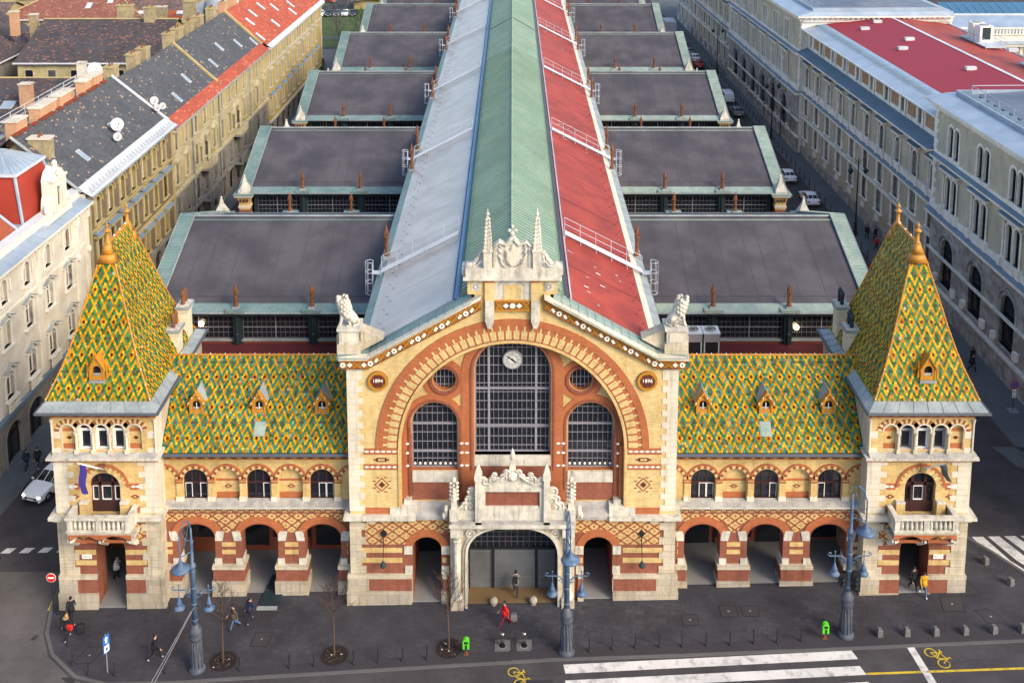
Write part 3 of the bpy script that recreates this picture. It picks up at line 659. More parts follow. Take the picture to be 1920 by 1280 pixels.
for a, b in ((-.2, 25.6), (.2, 25.6), (0, 25.85)): m.ball((a, 0, b), (.12, .1, .12), 'white_stone', 7, 5)
o = m.build('crest', front); tag(o, 'white carved stone crest with shield and two crocketed pinnacles')
# ---------------------------------------------------------------- lions
def lion(s):
    V = [(-.35, 0, .55), (-.05, 0, .62), (.3, 0, .95), (.42, 0, 1.3), (.5, 0, 1.52), (.72, -.06, 1.46),
         (.45, .2, .75), (.52, .22, .3), (.58, .22, .03), (.74, .22, .0), (.45, -.2, .75), (.52, -.22, .3), (.58, -.22, .03), (.74, -.22, .0),
         (-.25, .3, .35), (.05, .34, .42), (-.1, .34, .06), (.2, .34, .02), (-.25, -.3, .35), (.05, -.34, .42), (-.1, -.34, .06), (.2, -.34, .02),
         (-.55, .1, .25), (-.6, -.2, .12), (-.25, -.45, .08)]
    E = [(0, 1), (1, 2), (2, 3), (3, 4), (4, 5), (2, 6), (6, 7), (7, 8), (8, 9), (2, 10), (10, 11), (11, 12), (12, 13), (0, 14), (14, 15), (15, 16), (16, 17), (0, 18), (18, 19), (19, 20), (20, 21), (0, 22), (22, 23), (23, 24)]
    R = [.36, .34, .36, .36, .28, .15, .15, .1, .09, .08, .15, .1, .09, .08, .2, .17, .09, .08, .2, .17, .09, .08, .07, .05, .06]
    v, f = skin(V, E, R, 2)
    m = M(TR(s * 10.45, .75, 19.02) @ Matrix.Scale(s, 4, (1, 0, 0)), flip=s < 0); m.add(v, f, 'white_stone')
    for i in range(44):  # mane locks round the head and chest
        a = i * 2.4; z = .85 + .95 * i / 44; r = .42 - .16 * max(0, (z - 1.45))
        m.ball((.34 + .9 * (z - 1) * .3 + r * .8 * cos(a) - .08, r * sin(a), z), (.14, .14, .17), 'white_stone', 6, 4)
    m.ball((.62, 0, 1.62), (.15, .2, .12), 'white_stone'); m.ball((.84, 0, 1.47), (.06, .07, .05), 'grey_stone', 6, 4)
    for q in (-1, 1): m.ball((.74, q * .1, 1.6), .035, 'grey_stone', 5, 3); m.ball((.42, q * .22, 1.78), (.05, .07, .08), 'white_stone', 5, 3)
    o = m.build('lion_statue', front, True); tag(o, 'white stone lion seated on its pedestal facing ' + ('left' if s < 0 else 'right'))
for s in (-1, 1):
    lion(s)
    m = M(); c = s * 10.45
    m.box(c - .62, c + .62, .1, 1.5, 17.25, 18.85, 'white_stone'); m.box(c - .74, c + .74, 0, 1.6, 18.85, 19.02, 'white_stone'); m.box(c - .74, c + .74, .02, 1.6, 17.25, 17.95, 'stone')
    m.box(c - .45, c + .45, .06, .12, 18.1, 18.7, 'quoin_stone')
    x1 = s * 8.1
    m.prism([(s * 9.75, 17.3), (s * 9.75, 18.75), (s * 8.3, 18.1)], .5, 1.5, 'y', 'stone')
    m.box(s * 11.05, s * 11.3, .5, 1.5, 16.8, 18.3, 'stone'); m.taper(s * 11.0, .9, 16.7, 18.5, .35, .6, .15, .6, 'white_stone')
    m.build('pedestal', front)
# ---------------------------------------------------------------- portal
m = M(); Y = -.85
def flat(a, b, n=28): return [((1 if t < n / 2 else -1) * -a * abs(cos(pi * t / n)) ** .72, 3.35 + b * sin(pi * t / n) ** .72) for t in range(n + 1)]
pin = flat(2.95, 2.35)
out_ = [(-3.55, -.4), (-3.55, 6.0), (3.55, 6.0), (3.55, -.4)]
m.wall(out_, [[(-2.95, -.35)] + pin + [(2.95, -.35)]], Y + .25, 1.4, 'stone', 'stone')
for r0, r1, d, mm in ((.0, .14, Y + .05, 'white_stone'), (.14, .3, Y + .15, 'stone'), (.3, .36, Y + .2, 'grey_stone')):
    m.ring([(-2.95 - r0, -.3)] + flat(2.95 + r0, 2.35 + r0) + [(2.95 + r0, -.3)], [(-2.95 - r1, -.3)] + flat(2.95 + r1, 2.35 + r1) + [(2.95 + r1, -.3)], d, Y + .3, mm)
for s in (-1, 1):
    m.ring(arc(s * 2.75, 5.3, .2, .2, 180, -180, 14), arc(s * 2.75, 5.3, .3, .3, 180, -180, 14), Y + .12, Y + .28, 'white_stone'); m.plate(diamond(s * 2.75, 5.3, .16, .16), Y + .15, Y + .28, 'white_stone')
    for i in range(8): m.ball((s * (2.2 - .17 * i), Y + .22, 5.62 + .012 * i), (.08, .05, .05), 'stone', 5, 3)
    c = s * 3.62
    m.box(c - .42, c + .42, Y - .15, 0, -.5, .75, 'plinth_stone'); m.lathe([(.38, .75), (.3, 1.0), (.25, 1.1), (.25, 4.7), (.3, 4.8), (.24, 4.9), (.36, 5.2)], c, Y + .2, 12, 'white_stone')
    m.box(c - .4, c + .4, Y - .15, 0, 5.2, 5.95, 'white_stone'); m.box(s * 3.2, s * 4.05, Y + .35, .1, -.5, 5.95, 'stone')
    # outer pinnacle on the cornice with leaf scrolls
    p = s * 3.78
    m.box(p - .28, p + .28, Y - .1, Y + .5, 6.3, 7.1, 'white_stone'); m.taper(p, Y + .2, 7.1, 8.5, .2, .2, .12, .12, 'white_stone')
    for i in range(5):
        for q in (-1, 1): m.ball((p + q * .2, Y + .2, 7.75 + .27 * i), (.13, .12, .12), 'white_stone', 6, 4)
        m.ball((p, Y + .02, 7.7 + .27 * i), (.1, .1, .1), 'white_stone', 6, 4)
    m.ball((p, Y + .2, 9.05), (.16, .14, .22), 'white_stone', 6, 5)
    m.ball((s * 4.3, Y + .3, 6.8), (.18, .2, .45), 'white_stone', 7, 5); m.ball((s * 4.45, Y + .3, 6.5), (.15, .2, .25), 'white_stone', 7, 5)
    pts = [(s * 3.45, 6.5, .3), (s * 3.3, 7.0, .24), (s * 3.05, 7.3, .26), (s * 2.8, 7.75, .26), (s * 2.6, 8.3, .3), (s * 2.75, 7.2, .35), (s * 2.5, 7.6, .3)]
    for x, z, r in pts: volute(m, x, z, r, Y + .18, s, 'white_stone')
    m.prism([(s * 2.4, 6.4), (s * 2.4, 8.5), (s * 2.75, 8.2), (s * 3.0, 7.5), (s * 3.45, 6.9), (s * 3.5, 6.4)], Y + .22, Y + .42, 'y', 'white_stone')
    m.box(s * 2.4, s * 3.5, Y + .1, Y + .4, 6.3, 6.95, 'white_stone')
    # inner posts of the attic
    q = s * 2.2
    m.box(q - .2, q + .2, Y - .2, Y + .45, 6.0, 9.2, 'white_stone'); m.taper(q, Y + .1, 9.2, 9.6, .26, .26, .24, .24, 'white_stone'); m.taper(q, Y + .1, 9.6, 10.25, .22, .22, .03, .03, 'white_stone'); m.taper(q, Y + .1, 5.5, 6.1, .06, .05, .22, .2, 'white_stone')
    # crest scrolls
    for x, z, r in ((1.85, 9.15, .2), (1.7, 9.0, .22), (1.25, 9.15, .26), (1.15, 9.45, .2), (.95, 9.1, .22), (.6, 9.3, .25), (.4, 9.6, .25)): volute(m, s * x, z, r, Y + .1, s * (1 if x > 1 else -1), 'white_stone')
    m.tube([(s * 1.9, Y, 8.95), (s * 1.4, Y - .02, 8.85), (s * .9, Y - .02, 9.1), (s * .4, Y - .02, 9.5)], .06, 5, 'white_stone')
m.box(-4.1, 4.1, Y - .3, .1, 5.95, 6.15, 'white_stone'); m.box(-3.95, 3.95, Y - .2, .1, 6.15, 6.32, 'grey_stone'); m.box(-3.4, 3.4, Y - .02, Y + .3, 5.7, 5.95, 'stone')
m.box(-2.1, 2.1, Y + .05, Y + .45, 6.3, 7.3, 'white_stone'); m.box(-2.1, 2.1, Y + .15, Y + .45, 7.3, 8.35, 'red_brick'); m.box(-2.1, 2.1, Y - .02, Y + .5, 8.35, 8.62, 'white_stone')
for s in (-1, 1): m.box(s * 1.75, s * 2.05, Y + .0, Y + .2, 7.2, 8.4, 'white_stone')
m.box(-2.1, 2.1, Y + .1, Y + .35, 8.62, 8.9, 'white_stone')
m.plate([(-1.9, 8.9), (-1.5, 9.2), (-.6, 9.2), (0, 9.9), (.6, 9.2), (1.5, 9.2), (1.9, 8.9)], Y + .12, Y + .3, 'white_stone')
m.ball((0, Y + .1, 9.35), (.35, .2, .35), 'white_stone'); m.ball((0, Y - .02, 9.3), (.2, .12, .2), 'quoin_stone', 8, 5)
m.taper(0, Y + .2, 9.8, 10.5, .22, .15, .1, .1, 'white_stone'); m.lathe([(.16, 10.5), (.2, 10.7), (.12, 11.0), (.02, 11.25)], 0, Y + .2, 8, 'white_stone')
o = m.build('portal', front); tag(o, 'white carved stone portal with a wide flat arch')
# vestibule behind the portal and the small doors
m = M()
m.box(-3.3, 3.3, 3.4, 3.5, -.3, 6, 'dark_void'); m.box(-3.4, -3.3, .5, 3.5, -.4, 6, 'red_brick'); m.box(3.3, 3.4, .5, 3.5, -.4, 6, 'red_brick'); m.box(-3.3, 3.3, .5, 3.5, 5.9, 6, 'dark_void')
m.box(-3.3, 3.3, -.35, 1.5, -.2, .14, 'sand'); m.box(-3.3, 3.3, 1.5, 3.5, -.2, .15, 'arcade_floor')
for s in (-1, 1):
    c = s * 5.62
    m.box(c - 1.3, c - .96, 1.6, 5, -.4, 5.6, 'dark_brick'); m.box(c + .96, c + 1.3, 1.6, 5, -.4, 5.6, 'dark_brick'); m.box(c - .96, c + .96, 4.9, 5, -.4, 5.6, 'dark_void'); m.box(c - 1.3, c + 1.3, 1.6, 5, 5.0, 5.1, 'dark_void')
    m.box(c - .97, c + .97, -.1, 4.9, gz(c, 0) - .2, gz(c, 0) + .14, 'arcade_floor')
m.build('vestibule', front)
m = M(); y = 1.05
for x0, x1 in ((-2.95, -1.4), (-1.2, 1.5), (1.7, 2.95)):
    m.box(x0, x1, y, y + .04, 0, 3.0, 'door_glass'); m.box(x0 + .12, x1 - .12, y - .01, y, .9, .96, 'muntin'); m.ring([(x0 + .06, .1), (x0 + .06, 2.8), (x1 - .06, 2.8), (x1 - .06, .1)], [(x0, .1), (x0, 2.9), (x1, 2.9), (x1, .1)], y - .04, y + .02, 'muntin')
for x in (-2.95, -1.3, 1.6, 2.95): m.box(x - .1, x + .1, y - .08, y + .1, 0, 3.1, 'black')
m.box(-3, 3, y - .1, y + .1, 3.0, 3.15, 'black'); m.box(-3, 3, y + .02, y + .06, 3.15, 5.9, 'glass')
for i in range(15): m.box(-2.9 + .4 * i, -2.87 + .4 * i, y - .01, y + .02, 3.15, 5.8, 'muntin')
for z in (3.5, 3.85, 4.2, 4.55, 4.9, 5.3): m.box(-3, 3, y - .012, y + .018, z, z + .03, 'muntin')
m.build('entrance_screen', front)
# ---------------------------------------------------------------- patterned tile roofs
PAL = dict(Y=[(.50, .22, .004), (.54, .27, .008), (.42, .16, .004), (.54, .31, .015), (.48, .24, .006)], G=[(.028, .13, .03), (.04, .165, .04), (.02, .095, .032), (.055, .18, .07)], T=[(.03, .15, .08), (.04, .185, .105), (.028, .12, .07), (.07, .21, .14)],
           D=[(.075, .012, .012), (.11, .02, .02)], P=[(.14, .04, .04), (.17, .06, .055)])
def pat(r, u):
    r %= 12; u %= 8
    a = min(u, 8 - u); q = min(r, 12 - r)
    if q == 0: return 'D' if a == 0 else 'Y' if a == 2 else 'G'
    if q == 1: return 'Y' if a == 1 else 'G'
    if q == 2: return 'Y' if a in (0, 4) else 'G'
    if q == 3: return 'Y' if a == 3 else 'G'
    if q == 4: return 'Y' if a == 2 else 'G'
    if q == 5: return 'Y' if a == 1 else 'G'
    return 'Y' if a == 0 else 'P' if a == 4 else 'G'
def tiles(m, P, wid, rows, rng, r0, green, ufix=0, rnd=random.Random(3)):
    """P(u, s, lift) -> point; rng(s) -> the span of u; rows: list of s values"""
    for r in range(len(rows) - 1):
        s0, s1 = rows[r], rows[r + 1]; e = s1 - s0
        a, b = rng(s0 + .5 * e)
        k0 = int(math.floor((a - ufix) / (wid / 2))) - 1; k1 = int(math.ceil((b - ufix) / (wid / 2))) + 1
        for k in range(k0, k1 + 1):
            if (k + r + r0) % 2: continue
            uc = ufix + k * wid / 2
            if uc < a + .02 or uc > b - .02: continue
            c = pat(r + r0, k); c = green if c == 'G' and rnd.random() < .85 else c
            col = rnd.choice(PAL[c]); f = rnd.uniform(.62, 1.2)
            if rnd.random() < .02: col = (.30, .13, .07) if c == 'Y' else rnd.choice(((.28, .30, .24), (.14, .30, .19), (.10, .13, .10)))
            col = tuple(x * f for x in col)
            h = wid * .46; q = e * .34; j = rnd.uniform(-.012, .012)
            u0, u1 = max(a, uc - h), min(b, uc + h)
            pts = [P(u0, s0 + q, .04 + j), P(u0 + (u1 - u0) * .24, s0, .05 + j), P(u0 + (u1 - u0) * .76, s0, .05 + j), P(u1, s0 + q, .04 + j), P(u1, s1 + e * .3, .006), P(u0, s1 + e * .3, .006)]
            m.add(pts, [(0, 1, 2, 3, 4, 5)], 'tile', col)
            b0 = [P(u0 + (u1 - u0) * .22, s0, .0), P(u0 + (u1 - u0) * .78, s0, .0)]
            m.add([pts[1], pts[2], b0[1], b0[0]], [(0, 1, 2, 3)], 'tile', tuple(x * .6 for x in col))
def ridge_tiles(m, a, b, n=None, r=.075, knob=True):
    a = Vector(a); b = Vector(b); L = (b - a).length; n = n or max(2, int(L / .33))
    for i in range(n):
        p = a.lerp(b, i / n); q = a.lerp(b, (i + .96) / n)
        m.tube([p, q], [r, r * .85], 6, 'gold')
        if knob: 
            k = p.lerp(q, .1); m.ball((k.x, k.y, k.z + r * 1.1), r * .6, 'gold' if i % 3 else 'white_tile', 5, 3)
# ---------------------------------------------------------------- wings
def chain_frieze(m, x0, x1, y, z0, z1, T=.36):
    m.box(x0, x1, y - .02, y + .05, z0, z1, 'red_brick')
    n = int((x1 - x0) / T)
    for i in range(n):
        x = x0 + (x1 - x0) * (i + .5) / n; z = (z0 + z1) / 2 + (.04 if i % 2 else -.04)
        m.box(x - T * .38, x + T * .38, y - .03, y, z - .045, z + .045, 'pale_brick'); m.box(x - T * .16, x + T * .16, y - .034, y, z - .015, z + .015, 'dark_brick')
def dentils(m, x0, x1, y, z0, z1, out=.18):
    n = int((x1 - x0) / .36)
    m.box(x0, x1, y - .05, y + .05, z0 - .1, z0, 'orange_brick'); m.box(x0, x1, y - .04, y + .05, z0, z1, 'gold_dark')
    for i in range(n):
        x = x0 + (x1 - x0) * (i + .5) / n
        m.box(x - .1, x + .1, y - out, y, z0 + .03, z1, 'maroon' if i % 2 else 'gold')
def wing(s):
    tf = None if s > 0 else MIRROR
    m = M(tf, s < 0)
    X0, X1, Y = 10.6, 23.3, 1.1
    cs = [12.65, 16.85, 21.05]; hw = 1.2
    zl = -.7
    holes = [arch(c, zl + .02, hw, 3.85, .92, 14) for c in cs]
    m.wall([(X0, zl), (X0, 6.1), (X1, 6.1), (X1, zl)], holes, Y, .9, 'red_brick', 'red_brick')
    m.box(X0, X1, Y - .02, Y + .1, 4.95, 5.5, 'diaper_brick')
    for i, c in enumerate(cs):
        m.ring(arch(c, 3.7, hw, 3.85, .92, 14)[1:-1], arch(c, 3.7, hw + .48, 3.98, 1.32, 14)[1:-1], Y - .06, Y + .05, 'orange_brick')
        m.ring(arch(c, 3.7, hw, 3.85, .92, 14)[1:-1], arch(c, 3.7, hw + .06, 3.86, .98, 14)[1:-1], Y - .075, Y + .05, 'dark_brick')
        for q in (-1, 1):
            m.plate([(c + q * 1.22, 3.55), (c + q * 1.22, 3.95), (c + q * 1.36, 4.28), (c + q * 1.85, 4.2), (c + q * 1.72, 3.55)], Y - .07, Y + .05, 'white_stone')
            m.box(c + q * 1.16, c + q * 1.62, Y - .1, Y + .9, 1.85, 2.25, 'white_stone')
    piers = [(X0, cs[0] - hw), (cs[0] + hw, cs[1] - hw), (cs[1] + hw, cs[2] - hw), (cs[2] + hw, X1)]
    for a, b in piers:
        for z in (2.55, 3.1): m.box(max(a + .45, X0), b - .45 if b < X1 else X1, Y - .02, Y + .05, z, z + .32, 'yellow_brick')
        # diaper field between the arch rings
        if b - a > 1.2: m.plate([(a + .75, 4.15), ((a + b) / 2, 4.15), (b - .75, 4.15), (b - .15, 4.95), (a + .15, 4.95)], Y - .02, Y + .05, 'diaper_brick')
        a2 = a - .14 if a > X0 else a; b2 = b + .14 if b < X1 else b
        m.box(a2 - .05, b2 + .05, Y - .34, Y + .95, 1.62, 1.85, 'stone'); m.box(a2, b2, Y - .26, Y + .94, .75, 1.62, 'red_brick'); m.box(a2 - .08, b2 + .08, Y - .36, Y + .96, zl, .75, 'plinth_stone')
    chain_frieze(m, X0, X1, Y, 5.5, 5.9)
    m.box(X0, X1, Y - .12, Y + .2, 5.9, 6.0, 'yellow_brick')
    m.add([(X0, Y - .32, 6.0), (X1, Y - .32, 6.0), (X1, Y - .32, 6.12), (X0, Y - .32, 6.12), (X0, Y + .35, 6.4), (X1, Y + .35, 6.4), (X0, Y, 6.0), (X1, Y, 6.0)], [(0, 1, 2, 3), (3, 2, 5, 4), (6, 7, 1, 0)], 'grey_stone')
    m.box(X0, X1, Y - .335, Y - .31, 6.06, 6.14, 'white_stone')
    # upper wall: seven arches, windows in every second one
    Y2 = 1.35; n = 7; p = 2.1; first = cs[0] - p
    wx = [first + p * i for i in range(7)]
    hs = [arch(c, 6.3, .8, 7.75, .78, 12) for c in wx if c - .8 > X0 and c + .8 < X1]
    m.wall([(X0, 6.1), (X0, 9.75), (X1, 9.75), (X1, 6.1)], hs, Y2, .3, 'yellow_brick', 'yellow_brick')
    for i, c in enumerate(wx):
        lo, hi = (0, 14)
        if c - 1.05 < X0: lo = 7
        if c + 1.05 > X1: hi = 9
        ra = arc(c, 7.8, .82, .8, 180, 0, 14); rb = arc(c, 7.8, 1.02, 1.02, 180, 0, 14); rc = arc(c, 7.8, 1.12, 1.13, 180, 0, 14)
        m.ring(ra[lo:hi + 1], rb[lo:hi + 1], Y2 - .06, Y2 + .05, 'pale_brick', 'dark_brick'); m.ring(rb[lo:hi + 1], rc[lo:hi + 1], Y2 - .09, Y2 + .05, 'orange_brick')
        for k in range(lo, hi):
            a0 = pi - pi * (k + .5) / 14
        if c + p / 2 < X1 - .1:
            x = c + p / 2
            m.box(x - .2, x + .2, Y2 - .1, Y2 + .05, 6.62, 7.85, 'yellow_brick'); m.box(x - .24, x + .24, Y2 - .15, Y2 + .05, 6.3, 6.62, 'quoin_stone'); m.box(x - .23, x + .23, Y2 - .13, Y2 + .05, 7.6, 7.68, 'dark_brick'); m.box(x - .23, x + .23, Y2 - .13, Y2 + .05, 7.76, 7.86, 'orange_brick')
        if i % 2 == 0 and c - .8 > X0 - 1:  # blind bay
            a, b = max(c - .8, X0), min(c + .8, X1)
            m.box(a, b, Y2 + .28, Y2 + .4, 6.2, 8.6, 'yellow_brick')
            m.box(a, b, Y2 + .25, Y2 + .3, 6.3, 6.75, 'orange_brick'); m.box(a, b, Y2 + .25, Y2 + .3, 7.55, 7.7, 'orange_brick')
            if b - a > 1:
                for u, v in ((.24, .06), (.12, .14)): m.box(c - u, c + u, Y2 + .262, Y2 + .3, 7.15 - v, 7.15 + v, 'dark_brick')
                m.box(c - .08, c + .08, Y2 + .25, Y2 + .3, 7.1, 7.2, 'pale_brick')
    dentils(m, X0, X1, Y2, 9.35, 9.68)
    m.box(X0, X1, Y2 - .35, Y2 + .1, 9.68, 9.8, 'yellow_brick'); m.box(X0, X1, Y2 - .45, Y2 + .1, 9.8, 9.88, 'white_stone')
    # back of the wing and the arcade passage
    m.box(X0, X1, 9.2, 9.4, 6, 10.2, 'yellow_brick')
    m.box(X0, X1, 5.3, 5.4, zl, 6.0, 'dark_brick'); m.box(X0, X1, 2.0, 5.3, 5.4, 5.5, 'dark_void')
    wg = m.build('wing', hall); tag(wg, ('left' if s < 0 else 'right') + ' arcaded wing of yellow and red brick')
    m = M(tf, s < 0)
    m.add([(X0, Y - .1, gz(s * X0, 0) + .12), (X1, Y - .1, gz(s * X1, 0) + .12), (X1, 5.3, gz(s * X1, 0) + .18), (X0, 5.3, gz(s * X0, 0) + .18)], [(0, 1, 2, 3)], 'arcade_floor')
    for k in range(4):  # shop windows at the back of the arcade, with dark display blocks
        x = 11.3 + 3 * k
        m.box(x, x + 2.6, 5.2, 5.26, .9 if k % 2 else .3, 3.6, 'glass'); m.box(x - .06, x, 5.14, 5.28, .2, 3.7, 'black'); m.box(x, x + 2.6, 5.14, 5.28, 3.6, 3.75, 'black')
    m.build('arcade_interior', wg)
    for c in [wx[1], wx[3], wx[5]]:
        m = M(tf, s < 0)
        window(m, c, 6.35, .8, 7.75, .78, Y2 + .2, 3, [7.5], 'brown_wood', 'glass', fw=.08, bw=.05)
        for q in (-1, 0, 1): m.ring([(c + q * .5 - .2, 6.45), (c + q * .5 - .2, 7.42), (c + q * .5 + .2, 7.42), (c + q * .5 + .2, 6.45)], [(c + q * .5 - .24, 6.45), (c + q * .5 - .24, 7.46), (c + q * .5 + .24, 7.46), (c + q * .5 + .24, 6.45)], Y2 + .17, Y2 + .22, 'white_frame' if random.random() < .35 else 'brown_wood')
        m.build('wing_window', wg)
    # roof
    m = M(tf, s < 0)
    ye, ze, yr, zr = .72, 10.05, 5.2, 14.6
    L = sqrt((yr - ye) ** 2 + (zr - ze) ** 2); dy, dz = (yr - ye) / L, (zr - ze) / L
    def P(u, t, l): return (u, ye + dy * t - dz * l, ze + dz * t + dy * l)
    xa, xb = 10.62, 23.9
    rng = lambda t: (xa, 23.0 + .95 * max(0, (t - 4.2) / 2.2))
    m.quad(P(xa, 0, -.01), P(23.2, 0, -.01), P(xb, L, -.01), P(xa, L, -.01), 'tile_bed')
    m.quad((xa, yr, zr), (xb, yr, zr), (xb, 9.3, 10.3), (xa, 9.3, 10.3), 'tile_bed')
    rows = [.02 + i * (L - .1) / 38 for i in range(39)]
    tiles(m, P, .163, rows, rng, 7, 'T', 12.65 + .163 * 2, random.Random(11 + s))
    ridge_tiles(m, (xa, yr, zr + .04), (xb - .1, yr, zr + .04))
    rf = m.build('tile_roof', wg); tag(rf, 'glazed tile roof of yellow flowers on green')
    m = M(tf, s < 0)
    m.tube([(X0, .6, 9.98), (23.1, .6, 9.98)], .11, 8, 'gutter'); m.box(X0, 23.1, .5, 1.1, 9.9, 9.96, 'gutter'); m.box(X0, 23.1, .66, .9, 10.0, 10.03, 'lead')
    m.box(23.05, 23.2, .5, 1.3, 6.3, 9.9, 'quoin_stone')
    m.build('gutter', wg)
    # dormers
    for c in (12.72, 16.92, 21.1):
        m = M(tf, s < 0)
        t = 2.55; b = Vector(P(c, t, 0)); y0 = b.y - .02; z0 = b.z - .02
        zt = z0 + 1.0
        m.box(c - .48, c + .48, y0 - .03, y0 + .05, z0 - .1, z0 + .04, 'lead')
        m.wall([(c - .42, z0), (c - .42, z0 + .85), (c, z0 + 1.45), (c + .42, z0 + .85), (c + .42, z0)], [arch(c, z0 + .3, .26, z0 + .62, .3, 8)], y0, .2, 'gold', 'gold_dark')
        m.box(c - .3, c + .3, y0 + .2, y0 + .22, z0 + .2, z0 + 1, 'dark_void'); m.box(c - .02, c + .02, y0 + .05, y0 + .1, z0 + .3, z0 + .75, 'white_frame'); m.box(c - .26, c + .26, y0 + .08, y0 + .12, z0 + .28, z0 + .42, 'grey_stone')
        for q in (-1, 1):
            m.box(c + q * .34, c + q * .46, y0 - .06, y0 + .02, z0, z0 + .8, 'gold'); m.box(c + q * .4, c + q * .42, y0, y0 + 1.0, z0, z0 + .8, 'gold_dark')
            yb = y0 + 1.2
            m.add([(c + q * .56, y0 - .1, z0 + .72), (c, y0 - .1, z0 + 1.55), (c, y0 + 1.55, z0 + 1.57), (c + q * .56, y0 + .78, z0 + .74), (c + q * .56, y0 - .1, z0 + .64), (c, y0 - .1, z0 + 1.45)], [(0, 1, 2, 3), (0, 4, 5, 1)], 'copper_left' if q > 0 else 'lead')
            m.add([(c + q * .58, y0 - .13, z0 + .73), (c, y0 - .13, z0 + 1.58), (c, y0 + .22, z0 + 1.585), (c + q * .58, y0 + .2, z0 + .74), (c + q * .58, y0 - .13, z0 + .52), (c, y0 - .13, z0 + 1.36)], [(0, 1, 2, 3), (0, 4, 5, 1)], 'gold')
            m.quad((c + q * .42, y0, z0), (c + q * .42, y0 + .85, z0 + .85), (c + q * .42, y0 + .85, z0 + .88), (c + q * .42, y0, z0 + .85), 'gold_dark')
            for i in range(4): m.ball((c + q * (.5 - .13 * i), y0 - .13, z0 + .78 + .19 * i), .05, 'gold' if i % 2 else 'white_tile', 5, 3)
        m.ball((c, y0 - .1, z0 + 1.6), (.06, .06, .16), 'gold', 6, 4)
        m.build('dormer', rf)
    c = 16.75; t = 1.05; m = M(tf, s < 0)
    q = [P(c - .38, t, .06), P(c + .38, t, .06), P(c + .38, t + .95, .06), P(c - .38, t + .95, .06)]
    m.quad(*q, 'glass_pale' if 0 else 'lead'); 
    q2 = [P(c - .32, t + .06, .085), P(c + .32, t + .06, .085), P(c + .32, t + .89, .085), P(c - .32, t + .89, .085)]; m.quad(*q2, 'copper')
    for i in range(4): m.quad(q[i], q[(i + 1) % 4], P(*((c - .4, c + .4, c + .4, c - .4)[(i + 1) % 4], (t, t, t + .95, t + .95)[(i + 1) % 4], 0)), P(*((c - .4, c + .4, c + .4, c - .4)[i], (t, t, t + .95, t + .95)[i], 0)), 'lead')
    m.build('roof_hatch', rf)
for s in (-1, 1): wing(s)
